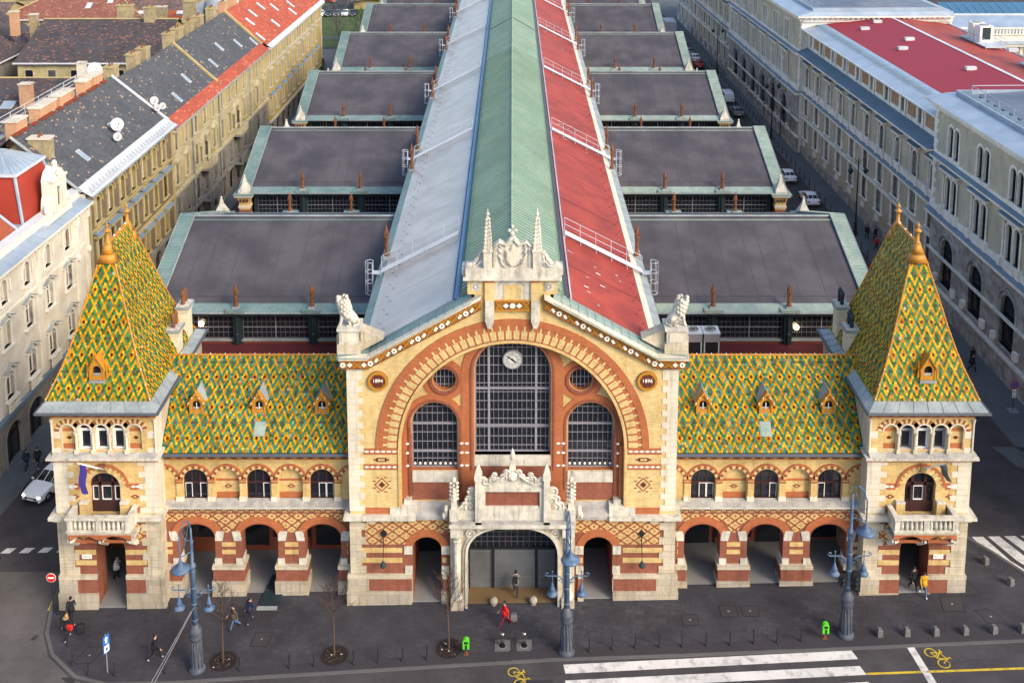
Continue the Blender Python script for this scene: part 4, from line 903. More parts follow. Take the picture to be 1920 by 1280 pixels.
# ---------------------------------------------------------------- corner towers
def tower(s):
    tf = None if s > 0 else MIRROR
    m = M(tf, s < 0)
    X0, X1, YB_ = 23.05, 29.75, 10.8; c = 26.55; zl = -1.0
    door = arch(c - .15, zl + .02, .95, 3.7, .9, 10)
    m.wall([(X0, zl), (X0, 6.0), (X1, 6.0), (X1, zl)], [door], 0, 1.5, 'red_brick', 'red_brick')
    d2 = arch(c, 6.2, 1.0, 8.15, 1.0, 14); up = [arch(c + k * 1.08, 10.75, .42, 12.05, .44, 10) for k in (-2, -1, 0, 1, 2)]
    m.wall([(X0, 6.0), (X0, 10.3), (X1, 10.3), (X1, 6.0)], [d2], 0, .55, 'yellow_brick', 'yellow_brick')
    m.wall([(X0, 10.3), (X0, 13.5), (X1, 13.5), (X1, 10.3)], up, 0, .45, 'yellow_brick', 'quoin_stone')
    for x, mm in ((X0, 'quoin_stone'), (X1, 'yellow_brick')):
        m.quad((x, 0, zl), (x, YB_, zl), (x, YB_, 13.5), (x, 0, 13.5), mm if x == X1 else 'stone')
    m.quad((X0, YB_, zl), (X1, YB_, zl), (X1, YB_, 13.5), (X0, YB_, 13.5), 'yellow_brick')
    m.quad((X0 - .012, .1, 6.2), (X0 - .012, 1.25, 6.2), (X0 - .012, 1.25, 13.4), (X0 - .012, .1, 13.4), 'quoin_stone')
    # ground storey dressing
    for a, b in ((X0, c - 1.1), (c + .8, X1)):
        m.box(a - (.12 if a == X0 else 0), b + (.12 if b == X1 else 0), -.2, .02, 1.62, 1.9, 'stone'); m.box(a - (.08 if a == X0 else 0), b + (.08 if b == X1 else 0), -.16, .02, .62, 1.62, 'red_brick'); m.box(a - (.2 if a == X0 else 0), b + (.2 if b == X1 else 0), -.26, .02, zl, .62, 'plinth_stone')
    for x, q in ((X0, 1), (X1, -1)):
        m.box(x - .12 * q, x + 1.1 * q, -.175, .02, .62, 1.62, 'plinth_stone')
        m.box(x - .13 * q, x, 0, YB_, zl, 1.9, 'plinth_stone')
        z = 1.9; k = 0
        while z < 5.75:
            e = 1.25 if k % 2 == 0 else .95
            m.box(x - .04 * q, x + e * q, -.05, .5, z, min(z + .5, 5.8), 'stone'); z += .52; k += 1
        z = 6.3; k = 0
        while z < 10.0:
            e = 1.25 if k % 2 == 0 else .85
            m.box(x - .03 * q, x + e * q, -.035, .4, z, min(z + .4, 10.2), 'quoin_stone'); z += .42; k += 1
        m.box(x, x + .55 * q, -.02, .1, 11.55, 12.05, 'quoin_stone'); m.box(x, x + .55 * q, -.03, .1, 10.5, 10.9, 'quoin_stone')
        m.lathe([(.09, 10.6), (.07, 10.8), (.07, 12.6), (.1, 12.7), (.13, 12.9)], x + .02 * q, -.03, 8, 'quoin_stone')
    for z in (2.55, 3.3): m.box(X0 + 1, c - 1.12, -.02, .05, z, z + .35, 'yellow_brick'); m.box(c + .82, X1 - 1, -.02, .05, z, z + .35, 'yellow_brick')
    m.box(X0 + 1, c - 1.3, -.02, .05, 4.1, 5.5, 'diaper_brick'); m.box(c + 1.3, X1 - 1, -.02, .05, 4.1, 5.5, 'diaper_brick')
    # string course, first storey
    m.box(X0 - .3, X1 + .45, -.45, .05, 5.98, 6.2, 'white_stone'); m.box(X0 - .1, X1 + .2, -.22, .02, 5.75, 5.98, 'stone'); m.box(X1, X1 + .45, .05, YB_, 5.98, 6.2, 'white_stone'); m.box(X0 - .3, X0, .05, 1.1, 5.98, 6.2, 'white_stone')
    m.ring(arch(c, 8.0, 1.02, 8.15, 1.02, 14)[1:-1], arch(c, 8.0, 1.45, 8.15, 1.45, 14)[1:-1], -.05, .05, 'yellow_brick', 'pale_brick'); m.ring(arch(c, 8.0, 1.45, 8.15, 1.45, 14)[1:-1], arch(c, 8.0, 1.62, 8.15, 1.62, 14)[1:-1], -.07, .05, 'orange_brick')
    for k in range(13):
        a = pi * (k + .5) / 13; r0, r1 = 1.3, 1.5
        t0, t1 = a - .04, a + .04
        m.plate([(c + r0 * cos(t0), 8.15 + r0 * sin(t0)), (c + r1 * cos(t0), 8.15 + r1 * sin(t0)), (c + r1 * cos(t1), 8.15 + r1 * sin(t1)), (c + r0 * cos(t1), 8.15 + r0 * sin(t1))], -.06, 0, 'orange_brick')
    for q in (-1, 1):
        m.box(c + q * 1.62, c + q * 2.5, -.025, .05, 7.95, 8.4, 'orange_brick')
        for dx in (-.15, .15): m.plate(diamond(c + q * 2.03 + dx, 8.18, .17, .08), -.04, 0, 'white_tile')
        for u, v in ((.26, .06), (.13, .15)): m.box(c + q * 1.95 - u, c + q * 1.95 + u, -.015, .02, 7.45 - v, 7.45 + v, 'dark_brick')
        m.box(c + q * 1.95 - .08, c + q * 1.95 + .08, -.02, .02, 7.4, 7.5, 'pale_brick')
        m.box(c + q * 1.7, c + q * 2.5, -.02, .05, 6.3, 6.75, 'orange_brick'); m.box(c + q * 1.03, c + q * 1.6, -.3, .3, 6.2, 7.1, 'yellow_brick'); m.box(c + q * 1.03, c + q * 1.6, -.32, .3, 7.1, 7.25, 'white_stone')
    # cornice between the storeys
    m.box(X0 - .1, X1 + .15, -.06, .02, 9.92, 10.2, 'orange_brick')
    for i in range(12): m.plate(diamond(X0 + .3 + i * .56, 10.06, .19, .08), -.09, -.05, 'white_tile')
    m.box(X0 - .25, X1 + .35, -.4, .1, 10.2, 10.36, 'white_stone'); m.box(X1, X1 + .35, .1, YB_, 10.2, 10.36, 'white_stone'); m.box(X0 - .25, X0, .1, YB_, 10.2, 10.36, 'white_stone')
    m.add([(X0, -.35, 10.36), (X1, -.35, 10.36), (X1, 0, 10.6), (X0, 0, 10.6)], [(0, 1, 2, 3)], 'grey_stone')
    # upper arcade: outer bays blind
    for k in (-2, -1, 0, 1, 2):
        x = c + k * 1.08
        m.ring(arc(x, 12.05, .44, .46, 180, 0, 10), arc(x, 12.05, .53, .55, 180, 0, 10), -.07, .05, 'quoin_stone')
        lo, hi = (0, 14) if k == -2 else (1, 14)
        if k == -2: lo, hi = 0, 12
        elif k == 2: lo, hi = 2, 14
        else: lo, hi = 2, 12
        m.ring(arc(x, 12.05, .56, .58, 180, 0, 14)[lo:hi + 1], arc(x, 12.05, .84, .86, 180, 0, 14)[lo:hi + 1], -.04, .05, 'pale_brick', 'dark_brick')
        if abs(k) == 2:
            m.box(x - .42, x + .42, .2, .4, 10.6, 12.5, 'yellow_brick'); m.box(x - .42, x + .42, .17, .22, 10.75, 11.1, 'orange_brick'); m.box(x - .42, x + .42, .17, .22, 11.95, 12.15, 'orange_brick')
            for u, v in ((.17, .05), (.09, .11)): m.box(x - u, x + u, .18, .22, 11.5 - v, 11.5 + v, 'dark_brick')
        if k < 2:
            xx = x + .54
            m.box(xx - .13, xx + .13, -.2, .3, 10.55, 10.8, 'quoin_stone'); m.lathe([(.1, 10.8), (.08, 10.9), (.08, 11.75), (.12, 11.8), (.17, 12.0)], xx, -.06, 8, 'quoin_stone')
    dentils(m, X0 - .05, X1 + .05, 0, 13.1, 13.35, .16)
    m.box(X0 - .3, X1 + .35, -.3, .1, 13.35, 13.5, 'yellow_brick'); m.box(X1, X1 + .35, .1, YB_, 13.35, 13.5, 'yellow_brick'); m.box(X0 - .3, X0, .1, YB_, 13.35, 13.5, 'yellow_brick')
    tw = m.build('corner_tower', hall); tag(tw, ('left' if s < 0 else 'right') + ' corner tower with a steep patterned roof')
    # lobby behind the open corner arch
    m = M(tf, s < 0); b0 = gz(s * c, 0)
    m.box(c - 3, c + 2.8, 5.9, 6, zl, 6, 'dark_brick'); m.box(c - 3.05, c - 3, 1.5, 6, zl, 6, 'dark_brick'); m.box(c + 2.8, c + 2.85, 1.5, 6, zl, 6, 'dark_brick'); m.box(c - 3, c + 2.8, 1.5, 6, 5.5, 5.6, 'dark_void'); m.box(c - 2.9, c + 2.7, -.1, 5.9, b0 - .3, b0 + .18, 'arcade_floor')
    m.box(c - .9, c + .9, 5.8, 5.88, b0 + .1, 3.2, 'glass'); m.box(c - 2.98, c - 2.6, 1.6, 5.8, b0, b0 + 1.3, 'white_stone')
    m.build('lobby', tw)
    # street sign on the pier
    m = M(tf, s < 0); m.box(c + 1.1, c + 1.75, -.075, -.045, 3.05, 3.35, 'white_tile')
    mw = Matrix.Translation((s * (c + 1.42), -.08, 3.2)) @ FACE_Y
    mm_ = M(); text_mesh(mm_, 'Fővám tér', .13, mw, 'black', .003); m2 = M(); m2.box(s * (c + 1.1), s * (c + 1.75), -.075, -.045, 3.05, 3.35, 'white_tile'); m2.add(mm_.v, mm_.f, 'black'); m2.build('street_name_plate', tw)
    # windows and balcony door
    for k in (-1, 0, 1):
        m = M(tf, s < 0); x = c + k * 1.08
        window(m, x, 10.75, .42, 12.05, .44, .28, 1, [12.05], 'white_frame' if s < 0 or k == 0 else 'mullion', 'glass', fw=.07, bw=.04)
        m.ring([(x - .26, 10.9), (x - .26, 11.95), (x + .26, 11.95), (x + .26, 10.9)], [(x - .32, 10.9), (x - .32, 12.0), (x + .32, 12.0), (x + .32, 10.9)], .24, .3, 'white_frame' if s < 0 or k == 0 else 'mullion')
        m.build('arched_window', tw)
    m = M(tf, s < 0)
    window(m, c, 6.2, 1.0, 8.15, 1.0, .4, 1, [], 'brown_wood', 'glass', fw=.1)
    for x in (-.42, .42): m.box(c + x - .09, c + x + .09, .3, .45, 6.2, 9.05, 'brown_wood')
    m.box(c - 1, c + 1, .3, .45, 8.1, 8.28, 'brown_wood'); m.box(c - 1, c + 1, .32, .46, 6.2, 6.95, 'brown_wood')
    for x in (-.72, 0, .72): 
        w_ = .16 if x else .28; mm_ = 'white_frame' if (s < 0 or x == 0) else 'brown_wood'
        m.ring([(c + x - w_, 7.0), (c + x - w_, 7.95), (c + x + w_, 7.95), (c + x + w_, 7.0)], [(c + x - w_ - .05, 7.0), (c + x - w_ - .05, 8.0), (c + x + w_ + .05, 8.0), (c + x + w_ + .05, 7.0)], .36, .42, mm_)
        m.box(c + x - w_, c + x + w_, .35, .42, 7.0, 7.06, mm_)
    m.build('balcony_door', tw)
    m = M(tf, s < 0); a, b, yo = c - 2.05, c + 2.0, -1.45
    m.box(a, b, yo, 0, 5.72, 5.98, 'stone'); m.box(a - .08, b + .08, yo - .08, -.1, 5.9, 6.0, 'white_stone')
    m.box(a - .08, b + .08, yo - .1, yo + .3, 6.78, 6.92, 'white_stone'); m.box(a - .08, a + .25, yo + .3, 0, 6.78, 6.92, 'white_stone'); m.box(b - .25, b + .08, yo + .3, 0, 6.78, 6.92, 'white_stone')
    for x in (a, c - .18, b - .34): m.box(x, x + .34, yo, yo + .24, 6.0, 6.78, 'white_stone')
    for x in (a, b - .2): m.box(x, x + .2, yo + .24, 0, 6.0, 6.78, 'white_stone')
    for k in range(2):
        x0, x1 = (a + .34, c - .18) if k == 0 else (c + .16, b - .34)
        for i in range(5): m.lathe([(.07, 6.0), (.12, 6.2), (.11, 6.32), (.05, 6.6), (.09, 6.78)], x0 + (x1 - x0) * (i + .5) / 5, yo + .12, 8, 'white_stone')
    m.wall([(a, 5.1), (a, 5.72), (b, 5.72), (b, 5.1)], [arc(c - 1.0, 5.11, .85, .45, 180, 0, 10), arc(c + 1.0, 5.11, .85, .45, 180, 0, 10)], yo + .1, .3, 'orange_brick')
    for x in (a + .12, c - .02, b - .14):
        for i in range(5): m.ball((x, -.2 - .25 * i, 4.35 + .2 * i), (.18, .2, .2), 'white_stone', 7, 5)
        m.box(x - .2, x + .2, yo + .1, 0, 5.1, 5.3, 'white_stone')
    m.build('balcony', tw)
    # gutter and the lead skirt below the tiles
    m = M(tf, s < 0)
    a0, a1, b0_, b1 = X0 - .38, X1 + .75, -.62, 11.2       # gutter line
    t0, t1, u0, u1 = 23.4, 30.15, .3, 10.5                 # tile line
    O = [(a0, b0_), (a1, b0_), (a1, b1), (a0, b1)]; I = [(t0, u0), (t1, u0), (t1, u1), (t0, u1)]
    for i in range(4):
        (p, q), (r, t) = O[i], O[(i + 1) % 4]; (e, f), (g, h) = I[i], I[(i + 1) % 4]
        m.quad((p, q, 13.55), (r, t, 13.55), (g, h, 13.97), (e, f, 13.97), 'lead')
        m.tube([(p, q, 13.55), (r, t, 13.55)], .1, 8, 'gutter'); m.quad((p, q, 13.46), (r, t, 13.46), (r, t, 13.6), (p, q, 13.6), 'gutter')
        n = int(max(abs(r - p), abs(t - q)) / .9)
        for k in range(1, n):
            f_ = k / n; A_ = Vector((p + (r - p) * f_, q + (t - q) * f_, 13.57)); B_ = Vector((e + (g - e) * f_, f + (h - f) * f_, 13.99)); m.tube([A_, B_], .018, 4, 'lead')
    m.add([(p, q, 13.46) for p, q in O], [(0, 1, 2, 3)], 'yellow_brick')
    m.build('gutter', tw)
    # steep roof
    prof = [(0, 13.95), (.35, 14.75), (.75, 15.6), (1.2, 16.75), (1.7, 18.3), (2.2, 20.05), (2.85, 22.2), (3.25, 23.3)]
    S = [0]
    for i in range(1, len(prof)): S.append(S[-1] + sqrt((prof[i][0] - prof[i - 1][0]) ** 2 + (prof[i][1] - prof[i - 1][1]) ** 2))
    def at(t):
        t = max(0, min(S[-1], t))
        for i in range(1, len(S)):
            if t <= S[i] or i == len(S) - 1:
                f = (t - S[i - 1]) / (S[i] - S[i - 1]); (i0, z0), (i1, z1) = prof[i - 1], prof[i]
                n = Vector((z1 - z0, i1 - i0)).normalized()  # outward, up
                return i0 + (i1 - i0) * f, z0 + (z1 - z0) * f, n
    m = M(tf, s < 0)
    faces = [('front', t0, t1, lambda u, i, l: (u, u0 + i - l)), ('back', t0, t1, lambda u, i, l: (u, u1 - i + l)), ('in', u0, u1, lambda u, i, l: (t0 + i - l, u)), ('out', u0, u1, lambda u, i, l: (t1 - i + l, u))]
    topS = S[-1] - .02
    for nm, a, b, fn in faces:
        for i in range(len(prof) - 1):
            (i0, z0), (i1, z1) = prof[i], prof[i + 1]
            m.quad((*fn(a + i0, i0, -.01), z0), (*fn(b - i0, i0, -.01), z0), (*fn(b - i1, i1, -.01), z1), (*fn(a + i1, i1, -.01), z1), 'tile_bed')
        def P(u, t, l):
            i, z, n = at(t); x, y = fn(u, i, l * n.x); return (x, y, z + l * n.y)
        rng = lambda t: (a + at(t)[0], b - at(t)[0])
        end = topS if nm in ('in', 'out') else S[-2] + .05
        nr = int(end / .172); rows = [i * end / nr for i in range(nr + 1)]
        tiles(m, P, .163, rows, rng, 8, 'G', (a + b) / 2, random.Random(5 + len(nm) + s))
    for (x, y, dx, dy) in ((t0, u0, 1, 1), (t1, u0, -1, 1), (t0, u1, 1, -1), (t1, u1, -1, -1)):
        for i in range(len(prof) - 2):
            (i0, z0), (i1, z1) = prof[i], prof[i + 1]
            ridge_tiles(m, (x + dx * i0, y + dy * i0, z0 + .03), (x + dx * i1, y + dy * i1, z1 + .03), max(2, int((z1 - z0) / .27)))
    xm = (t0 + t1) / 2
    m.quad((t0 + 3.25, u0 + 3.25, 23.29), (t1 - 3.25, u0 + 3.25, 23.29), (t1 - 3.25, u1 - 3.25, 23.29), (t0 + 3.25, u1 - 3.25, 23.29), 'gold'); ridge_tiles(m, (xm, u0 + 3.3, 23.33), (xm, u1 - 3.3, 23.33), r=.12)
    rf = m.build('tile_roof', tw); tag(rf, 'steep glazed tile roof of yellow flowers on green')
    for yy in (u0 + 3.1, u1 - 3.1):
        m = M(tf, s < 0)
        q = 1 if yy < 5 else -1
        m.taper(xm, yy - .0 * q, 22.2, 22.7, .6, .42, .38, .3, 'gold'); m.taper(xm, yy, 22.7, 23.4, .38, .3, .17, .17, 'gold', cy1=yy + .15 * q)
        m.box(xm - .63, xm + .63, yy - .45, yy + .45, 22.15, 22.22, 'gold_dark')
        yy2 = yy + .15 * q
        m.lathe([(.2, 23.35), (.22, 23.42), (.14, 23.48), (.11, 23.95), (.1, 24.1), (.22, 24.16), (.26, 24.22), (.2, 24.28), (.08, 24.34), (.07, 24.5), (.13, 24.55), (.13, 24.6), (.05, 24.66), (.05, 24.74), (.02, 24.85)], xm, yy2, 10, 'gold')
        m.build('roof_finial', rf, True)
    # dormer on the front slope
    m = M(tf, s < 0); cc = xm + .12; t = 1.35; b = Vector((cc, u0 + at(t)[0], at(t)[1])); y0 = b.y - .12; z0 = b.z
    m.box(cc - .52, cc + .52, y0 - .1, y0 + .3, z0 - .18, z0 - .02, 'lead')
    m.wall([(cc - .46, z0), (cc - .46, z0 + .85), (cc, z0 + 1.6), (cc + .46, z0 + .85), (cc + .46, z0)], [arch(cc, z0 + .3, .27, z0 + .65, .32, 8)], y0, .2, 'gold', 'gold_dark')
    m.box(cc - .3, cc + .3, y0 + .2, y0 + .22, z0 + .2, z0 + 1, 'dark_void'); m.box(cc - .27, cc + .27, y0 + .06, y0 + .1, z0 + .28, z0 + .45, 'grey_stone')
    for q in (-1, 1):
        m.box(cc + q * .4, cc + q * .5, y0 - .05, y0 + .03, z0, z0 + .8, 'gold'); m.box(cc + q * .43, cc + q * .46, y0, y0 + .6, z0 - .1, z0 + .85, 'gold_dark')
        m.add([(cc + q * .58, y0 - .1, z0 + .7), (cc, y0 - .1, z0 + 1.7), (cc, y0 + 1.0, z0 + 1.7), (cc + q * .58, y0 + .6, z0 + .7), (cc + q * .58, y0 - .1, z0 + .6), (cc, y0 - .1, z0 + 1.55)], [(0, 1, 2, 3), (0, 4, 5, 1)], 'gold')
        for i in range(5): m.ball((cc + q * (.52 - .11 * i), y0 - .13, z0 + .78 + .19 * i), .05, 'gold', 5, 3)
        m.taper(cc + q * .62, y0 + .05, z0 + .2, z0 + 1.3, .06, .06, .01, .01, 'gold')
    m.ball((cc, y0 - .08, z0 + 1.8), (.06, .06, .16), 'gold', 6, 4)
    m.build('dormer', rf)
    # chimneys standing on the inner eave
    for yy, h in ((7.0, 15.9), (9.4, 16.5)):
        m = M(tf, s < 0); x = 23.75
        m.box(x - .36, x + .36, yy - .5, yy + .5, 13.6, h - .5, 'pale_chimney'); m.box(x - .43, x + .43, yy - .58, yy + .58, h - .5, h - .25, 'pale_chimney'); m.box(x - .52, x + .52, yy - .7, yy + .7, h - .25, h - .08, 'lead'); m.box(x - .44, x + .44, yy - .6, yy + .6, h - .08, h, 'white_stone')
        for k in (-.28, .28):
            m.lathe([(.14, h), (.15, h + .7), (.12, h + .75)], x, yy + k, 8, 'rust_iron' if s < 0 else 'iron'); m.lathe([(.2, h + .78), (.02, h + 1.1)], x, yy + k, 8, 'rust_iron' if s < 0 else 'iron')
        o = m.build('chimney', tw)
    # flag bracket
    return tw
for s in (-1, 1): tower(s)
# ---------------------------------------------------------------- nave
NX = -.06
D = 28.2; YR0 = 27.6; HL = 10.9
m = M()
EZ, TZ, EX, TX = 16.75, 20.05, 10.1, 3.75
END = 176
def slope(x): return EZ + (EX - abs(x)) * (TZ - EZ) / (EX - TX)
# walls under the eaves
for s in (-1, 1):
    m.quad((s * 9.9, 1.4, 6), (s * 9.9, END, 6), (s * 9.9, END, EZ - .1), (s * 9.9, 1.4, EZ - .1), 'yellow_brick')
m.quad((-9.9, END, 0), (9.9, END, 0), (9.9, END, EZ), (-9.9, END, EZ), 'yellow_brick')
nv = m.build('nave', hall)
for s, mm, tr in ((-1, 'nave_grey', 'copper_left'), (1, 'nave_red', 'quoin_stone')):
    m = M()
    n = 40
    for i in range(n):
        y0, y1 = 1.0 + (END - 1) * i / n, 1.0 + (END - 1) * (i + 1) / n
        m.quad((s * 9.25 + NX, y0, slope(9.25)), (s * 9.25 + NX, y1, slope(9.25)), (s * TX + NX, y1, TZ), (s * TX + NX, y0, TZ), mm)
    m.quad((s * 10.3 + NX, 1.0, EZ - .08), (s * 10.3 + NX, END, EZ - .08), (s * 9.25 + NX, END, slope(9.25) + .004), (s * 9.25 + NX, 1.0, slope(9.25) + .004), tr if s < 0 else 'lead')
    m.quad((s * 9.7 + NX, 1.0, slope(9.7) + .012), (s * 9.7 + NX, END, slope(9.7) + .012), (s * 9.2 + NX, END, slope(9.2) + .012), (s * 9.2 + NX, 1.0, slope(9.2) + .012), 'nave_grey' if s < 0 else 'quoin_stone')
    m.box(s * 10.3 + NX, s * 10.22 + NX, 1, END, EZ - .35, EZ - .07, 'gutter')
    k = 0; y = 1.0
    while y < END - 2:      # laps of the roofing sheets
        m.quad((s * 9.2 + NX, y, slope(9.2) + .02), (s * 9.2 + NX, y + .05, slope(9.2) + .02), (s * TX + NX, y + .05, TZ + .02), (s * TX + NX, y, TZ + .02), 'nave_grey' if s < 0 else 'flat_red'); y += D / 4
    rr = random.Random(4 + s)
    for k in range(150):     # snow hooks along the eave
        y = 2 + k * 1.05; x = 8.9 - .35 * (k % 2); z = slope(x)
        m.tube([(s * x + NX, y, z), (s * (x + .08) + NX, y, z + .09), (s * (x - .1) + NX, y + .04, z + .05)], .015, 4, 'gutter' if s < 0 else 'flat_red')
    if s > 0:
        for k in range(40):
            x, y = rr.uniform(4.2, 8.5), rr.choice((rr.uniform(2, 12), rr.uniform(40, 50), rr.uniform(60, 140))); z = slope(x) + .014; a, b = rr.uniform(.05, .22), rr.uniform(.03, .1)
            m.quad((x - a, y - b, z + a * .52), (x + a, y - b * .5, z - a * .52), (x + a * .8, y + b, z - a * .42), (x - a * .9, y + b, z + a * .47), 'paint_white')
    o = m.build('roof_slope', nv); tag(o, ('grey' if s < 0 else 'red') + ' sheet roof slope of the nave')
# raised ridge roof with standing seams
m = M()
cs = [(3.32, 20.35), (3.34, 20.62), (3.22, 20.9), (2.95, 21.12), (0, 22.75)]
for s in (-1, 1):
    for i in range(4):
        (x0, z0), (x1, z1) = cs[i], cs[i + 1]
        m.quad((s * x0 + NX, 1.3, z0), (s * x0 + NX, END, z0), (s * x1 + NX, END, z1), (s * x1 + NX, 1.3, z1), 'lantern_copper')
    y = 1.6
    while y < END:
        for i in range(4):
            (x0, z0), (x1, z1) = cs[i], cs[i + 1]
            nx, nz = (z1 - z0), (x0 - x1); l = sqrt(nx * nx + nz * nz); nx, nz = nx / l * .07, nz / l * .07
            a = [(s * x0 + NX, y - .03, z0), (s * (x0 + nx) + NX, y, z0 + nz), (s * (x1 + nx) + NX, y, z1 + nz), (s * x1 + NX, y - .03, z1), (s * x0 + NX, y + .03, z0), (s * x1 + NX, y + .03, z1)]
            m.add(a, [(0, 1, 2, 3), (1, 4, 5, 2)], 'lantern_seam')
        y += .56 if y < 70 else 1.12
    m.quad((s * TX + NX, 1.3, TZ), (s * TX + NX, END, TZ), (s * 3.7 + NX, END, 20.5), (s * 3.7 + NX, 1.3, 20.5), 'blue_sheet' if s < 0 else 'lead')
    m.quad((s * 3.7 + NX, 1.3, 20.5), (s * 3.7 + NX, END, 20.5), (s * 3.3 + NX, END, 20.42), (s * 3.3 + NX, 1.3, 20.42), 'blue_sheet' if s < 0 else 'gutter')
    m.box(s * 3.85 + NX, s * 3.95 + NX, 1.3, END, TZ - .1, TZ + .06, 'white_steel')
m.tube([(NX, 1.3, 22.78), (NX, END, 22.78)], .07, 6, 'lantern_copper')
m.prism([(x * s_ + NX, z) for s_ in (1, -1) for x, z in (cs if s_ > 0 else cs[::-1][1:])], 1.32, 1.5, 'y', 'lantern_copper')
m.tube([(NX - 3.2, 90, 21.0), (NX - 2.9, 90, 21.2), (NX, 90, 22.85), (NX + 2.9, 90, 21.2), (NX + 3.2, 90, 21.0)], .06, 5, 'gutter')
o = m.build('ridge_lantern', nv); tag(o, 'raised green copper ridge roof with standing seams')
# terracotta pinnacles
def pinn_mesh(h, name):
    m = M(); k = h / 2.3
    m.taper(0, 0, 0, .18 * k, .3, .3, .26, .26, 'lead'); m.lathe([(.22, .15 * k), (.2, .35 * k), (.15, .42 * k), (.14, 1.25 * k), (.2, 1.35 * k), (.22, 1.42 * k), (.16, 1.5 * k), (.19, 1.6 * k), (.03, 2.2 * k), (.01, 2.3 * k)], 0, 0, 8, 'rust_iron')
    for a in range(4): t = a * pi / 2 + pi / 4; m.taper(.19 * cos(t), .19 * sin(t), 1.45 * k, 1.78 * k, .05, .05, .01, .01, 'rust_iron')
    o = m.build(name); me = o.data; bpy.data.objects.remove(o); return me
PM = pinn_mesh(2.1, 'pinnacle'); PM2 = pinn_mesh(2.9, 'pinnacle')
for s in (-1, 1):
    for k in range(6):
        for dy in (-HL, HL):
            obj('pinnacle', PM2, nv, TR(s * 9.85 + NX, YR0 + D * k + dy, EZ + .1))
# gangways across the nave roof with ladder cages
for k in range(6):
    y = YR0 + D * k - 14.2
    for s in (-1, 1):
        m = M(); a = Vector((s * 9.9 + NX, y, slope(9.9) + .35)); b = Vector((s * 4.0 + NX, y, slope(4.0) + .35))
        for dy in (-.3, 0, .3): m.tube([a + Vector((0, dy, 0)), b + Vector((0, dy, 0))], .07, 4, 'white_steel')
        for i in range(6):
            p = a.lerp(b, i / 5)
            m.tube([p + Vector((0, .3, -.35)), p + Vector((0, .3, 1.05))], .025, 4, 'white_steel'); m.tube([p + Vector((0, -.3, -.35)), p + Vector((0, -.3, 0))], .03, 4, 'white_steel')
        for h in (.55, 1.05): m.tube([a + Vector((0, .3, h)), b + Vector((0, .3, h))], .022, 4, 'white_steel')
        # ladder with hoops over the eave
        lx = s * 10.55 + NX
        for dy in (-.25, .25): m.tube([(lx, y + dy, EZ - 3.6), (lx, y + dy, EZ + 1.2)], .03, 4, 'white_steel')
        for i in range(14): m.tube([(lx, y - .25, EZ - 3.5 + .33 * i), (lx, y + .25, EZ - 3.5 + .33 * i)], .018, 4, 'white_steel')
        for h in (-1.3, -.4, .4, 1.2):
            m.tube([(lx + s * .55 * sin(t * pi / 8), y + .4 * cos(t * pi / 8) * (1 if 0 < t < 8 else .65), EZ + h) for t in range(9)], .025, 4, 'white_steel')
        for t in (2, 4, 6): m.tube([(lx + s * .55 * sin(t * pi / 8), y + .4 * cos(t * pi / 8), EZ - 1.3), (lx + s * .55 * sin(t * pi / 8), y + .4 * cos(t * pi / 8), EZ + 1.2)], .018, 4, 'white_steel')
        m.box(s * 9.9 + NX, lx, y - .3, y + .3, EZ + .3, EZ + .36, 'white_steel')
        m.build('roof_gangway', nv)
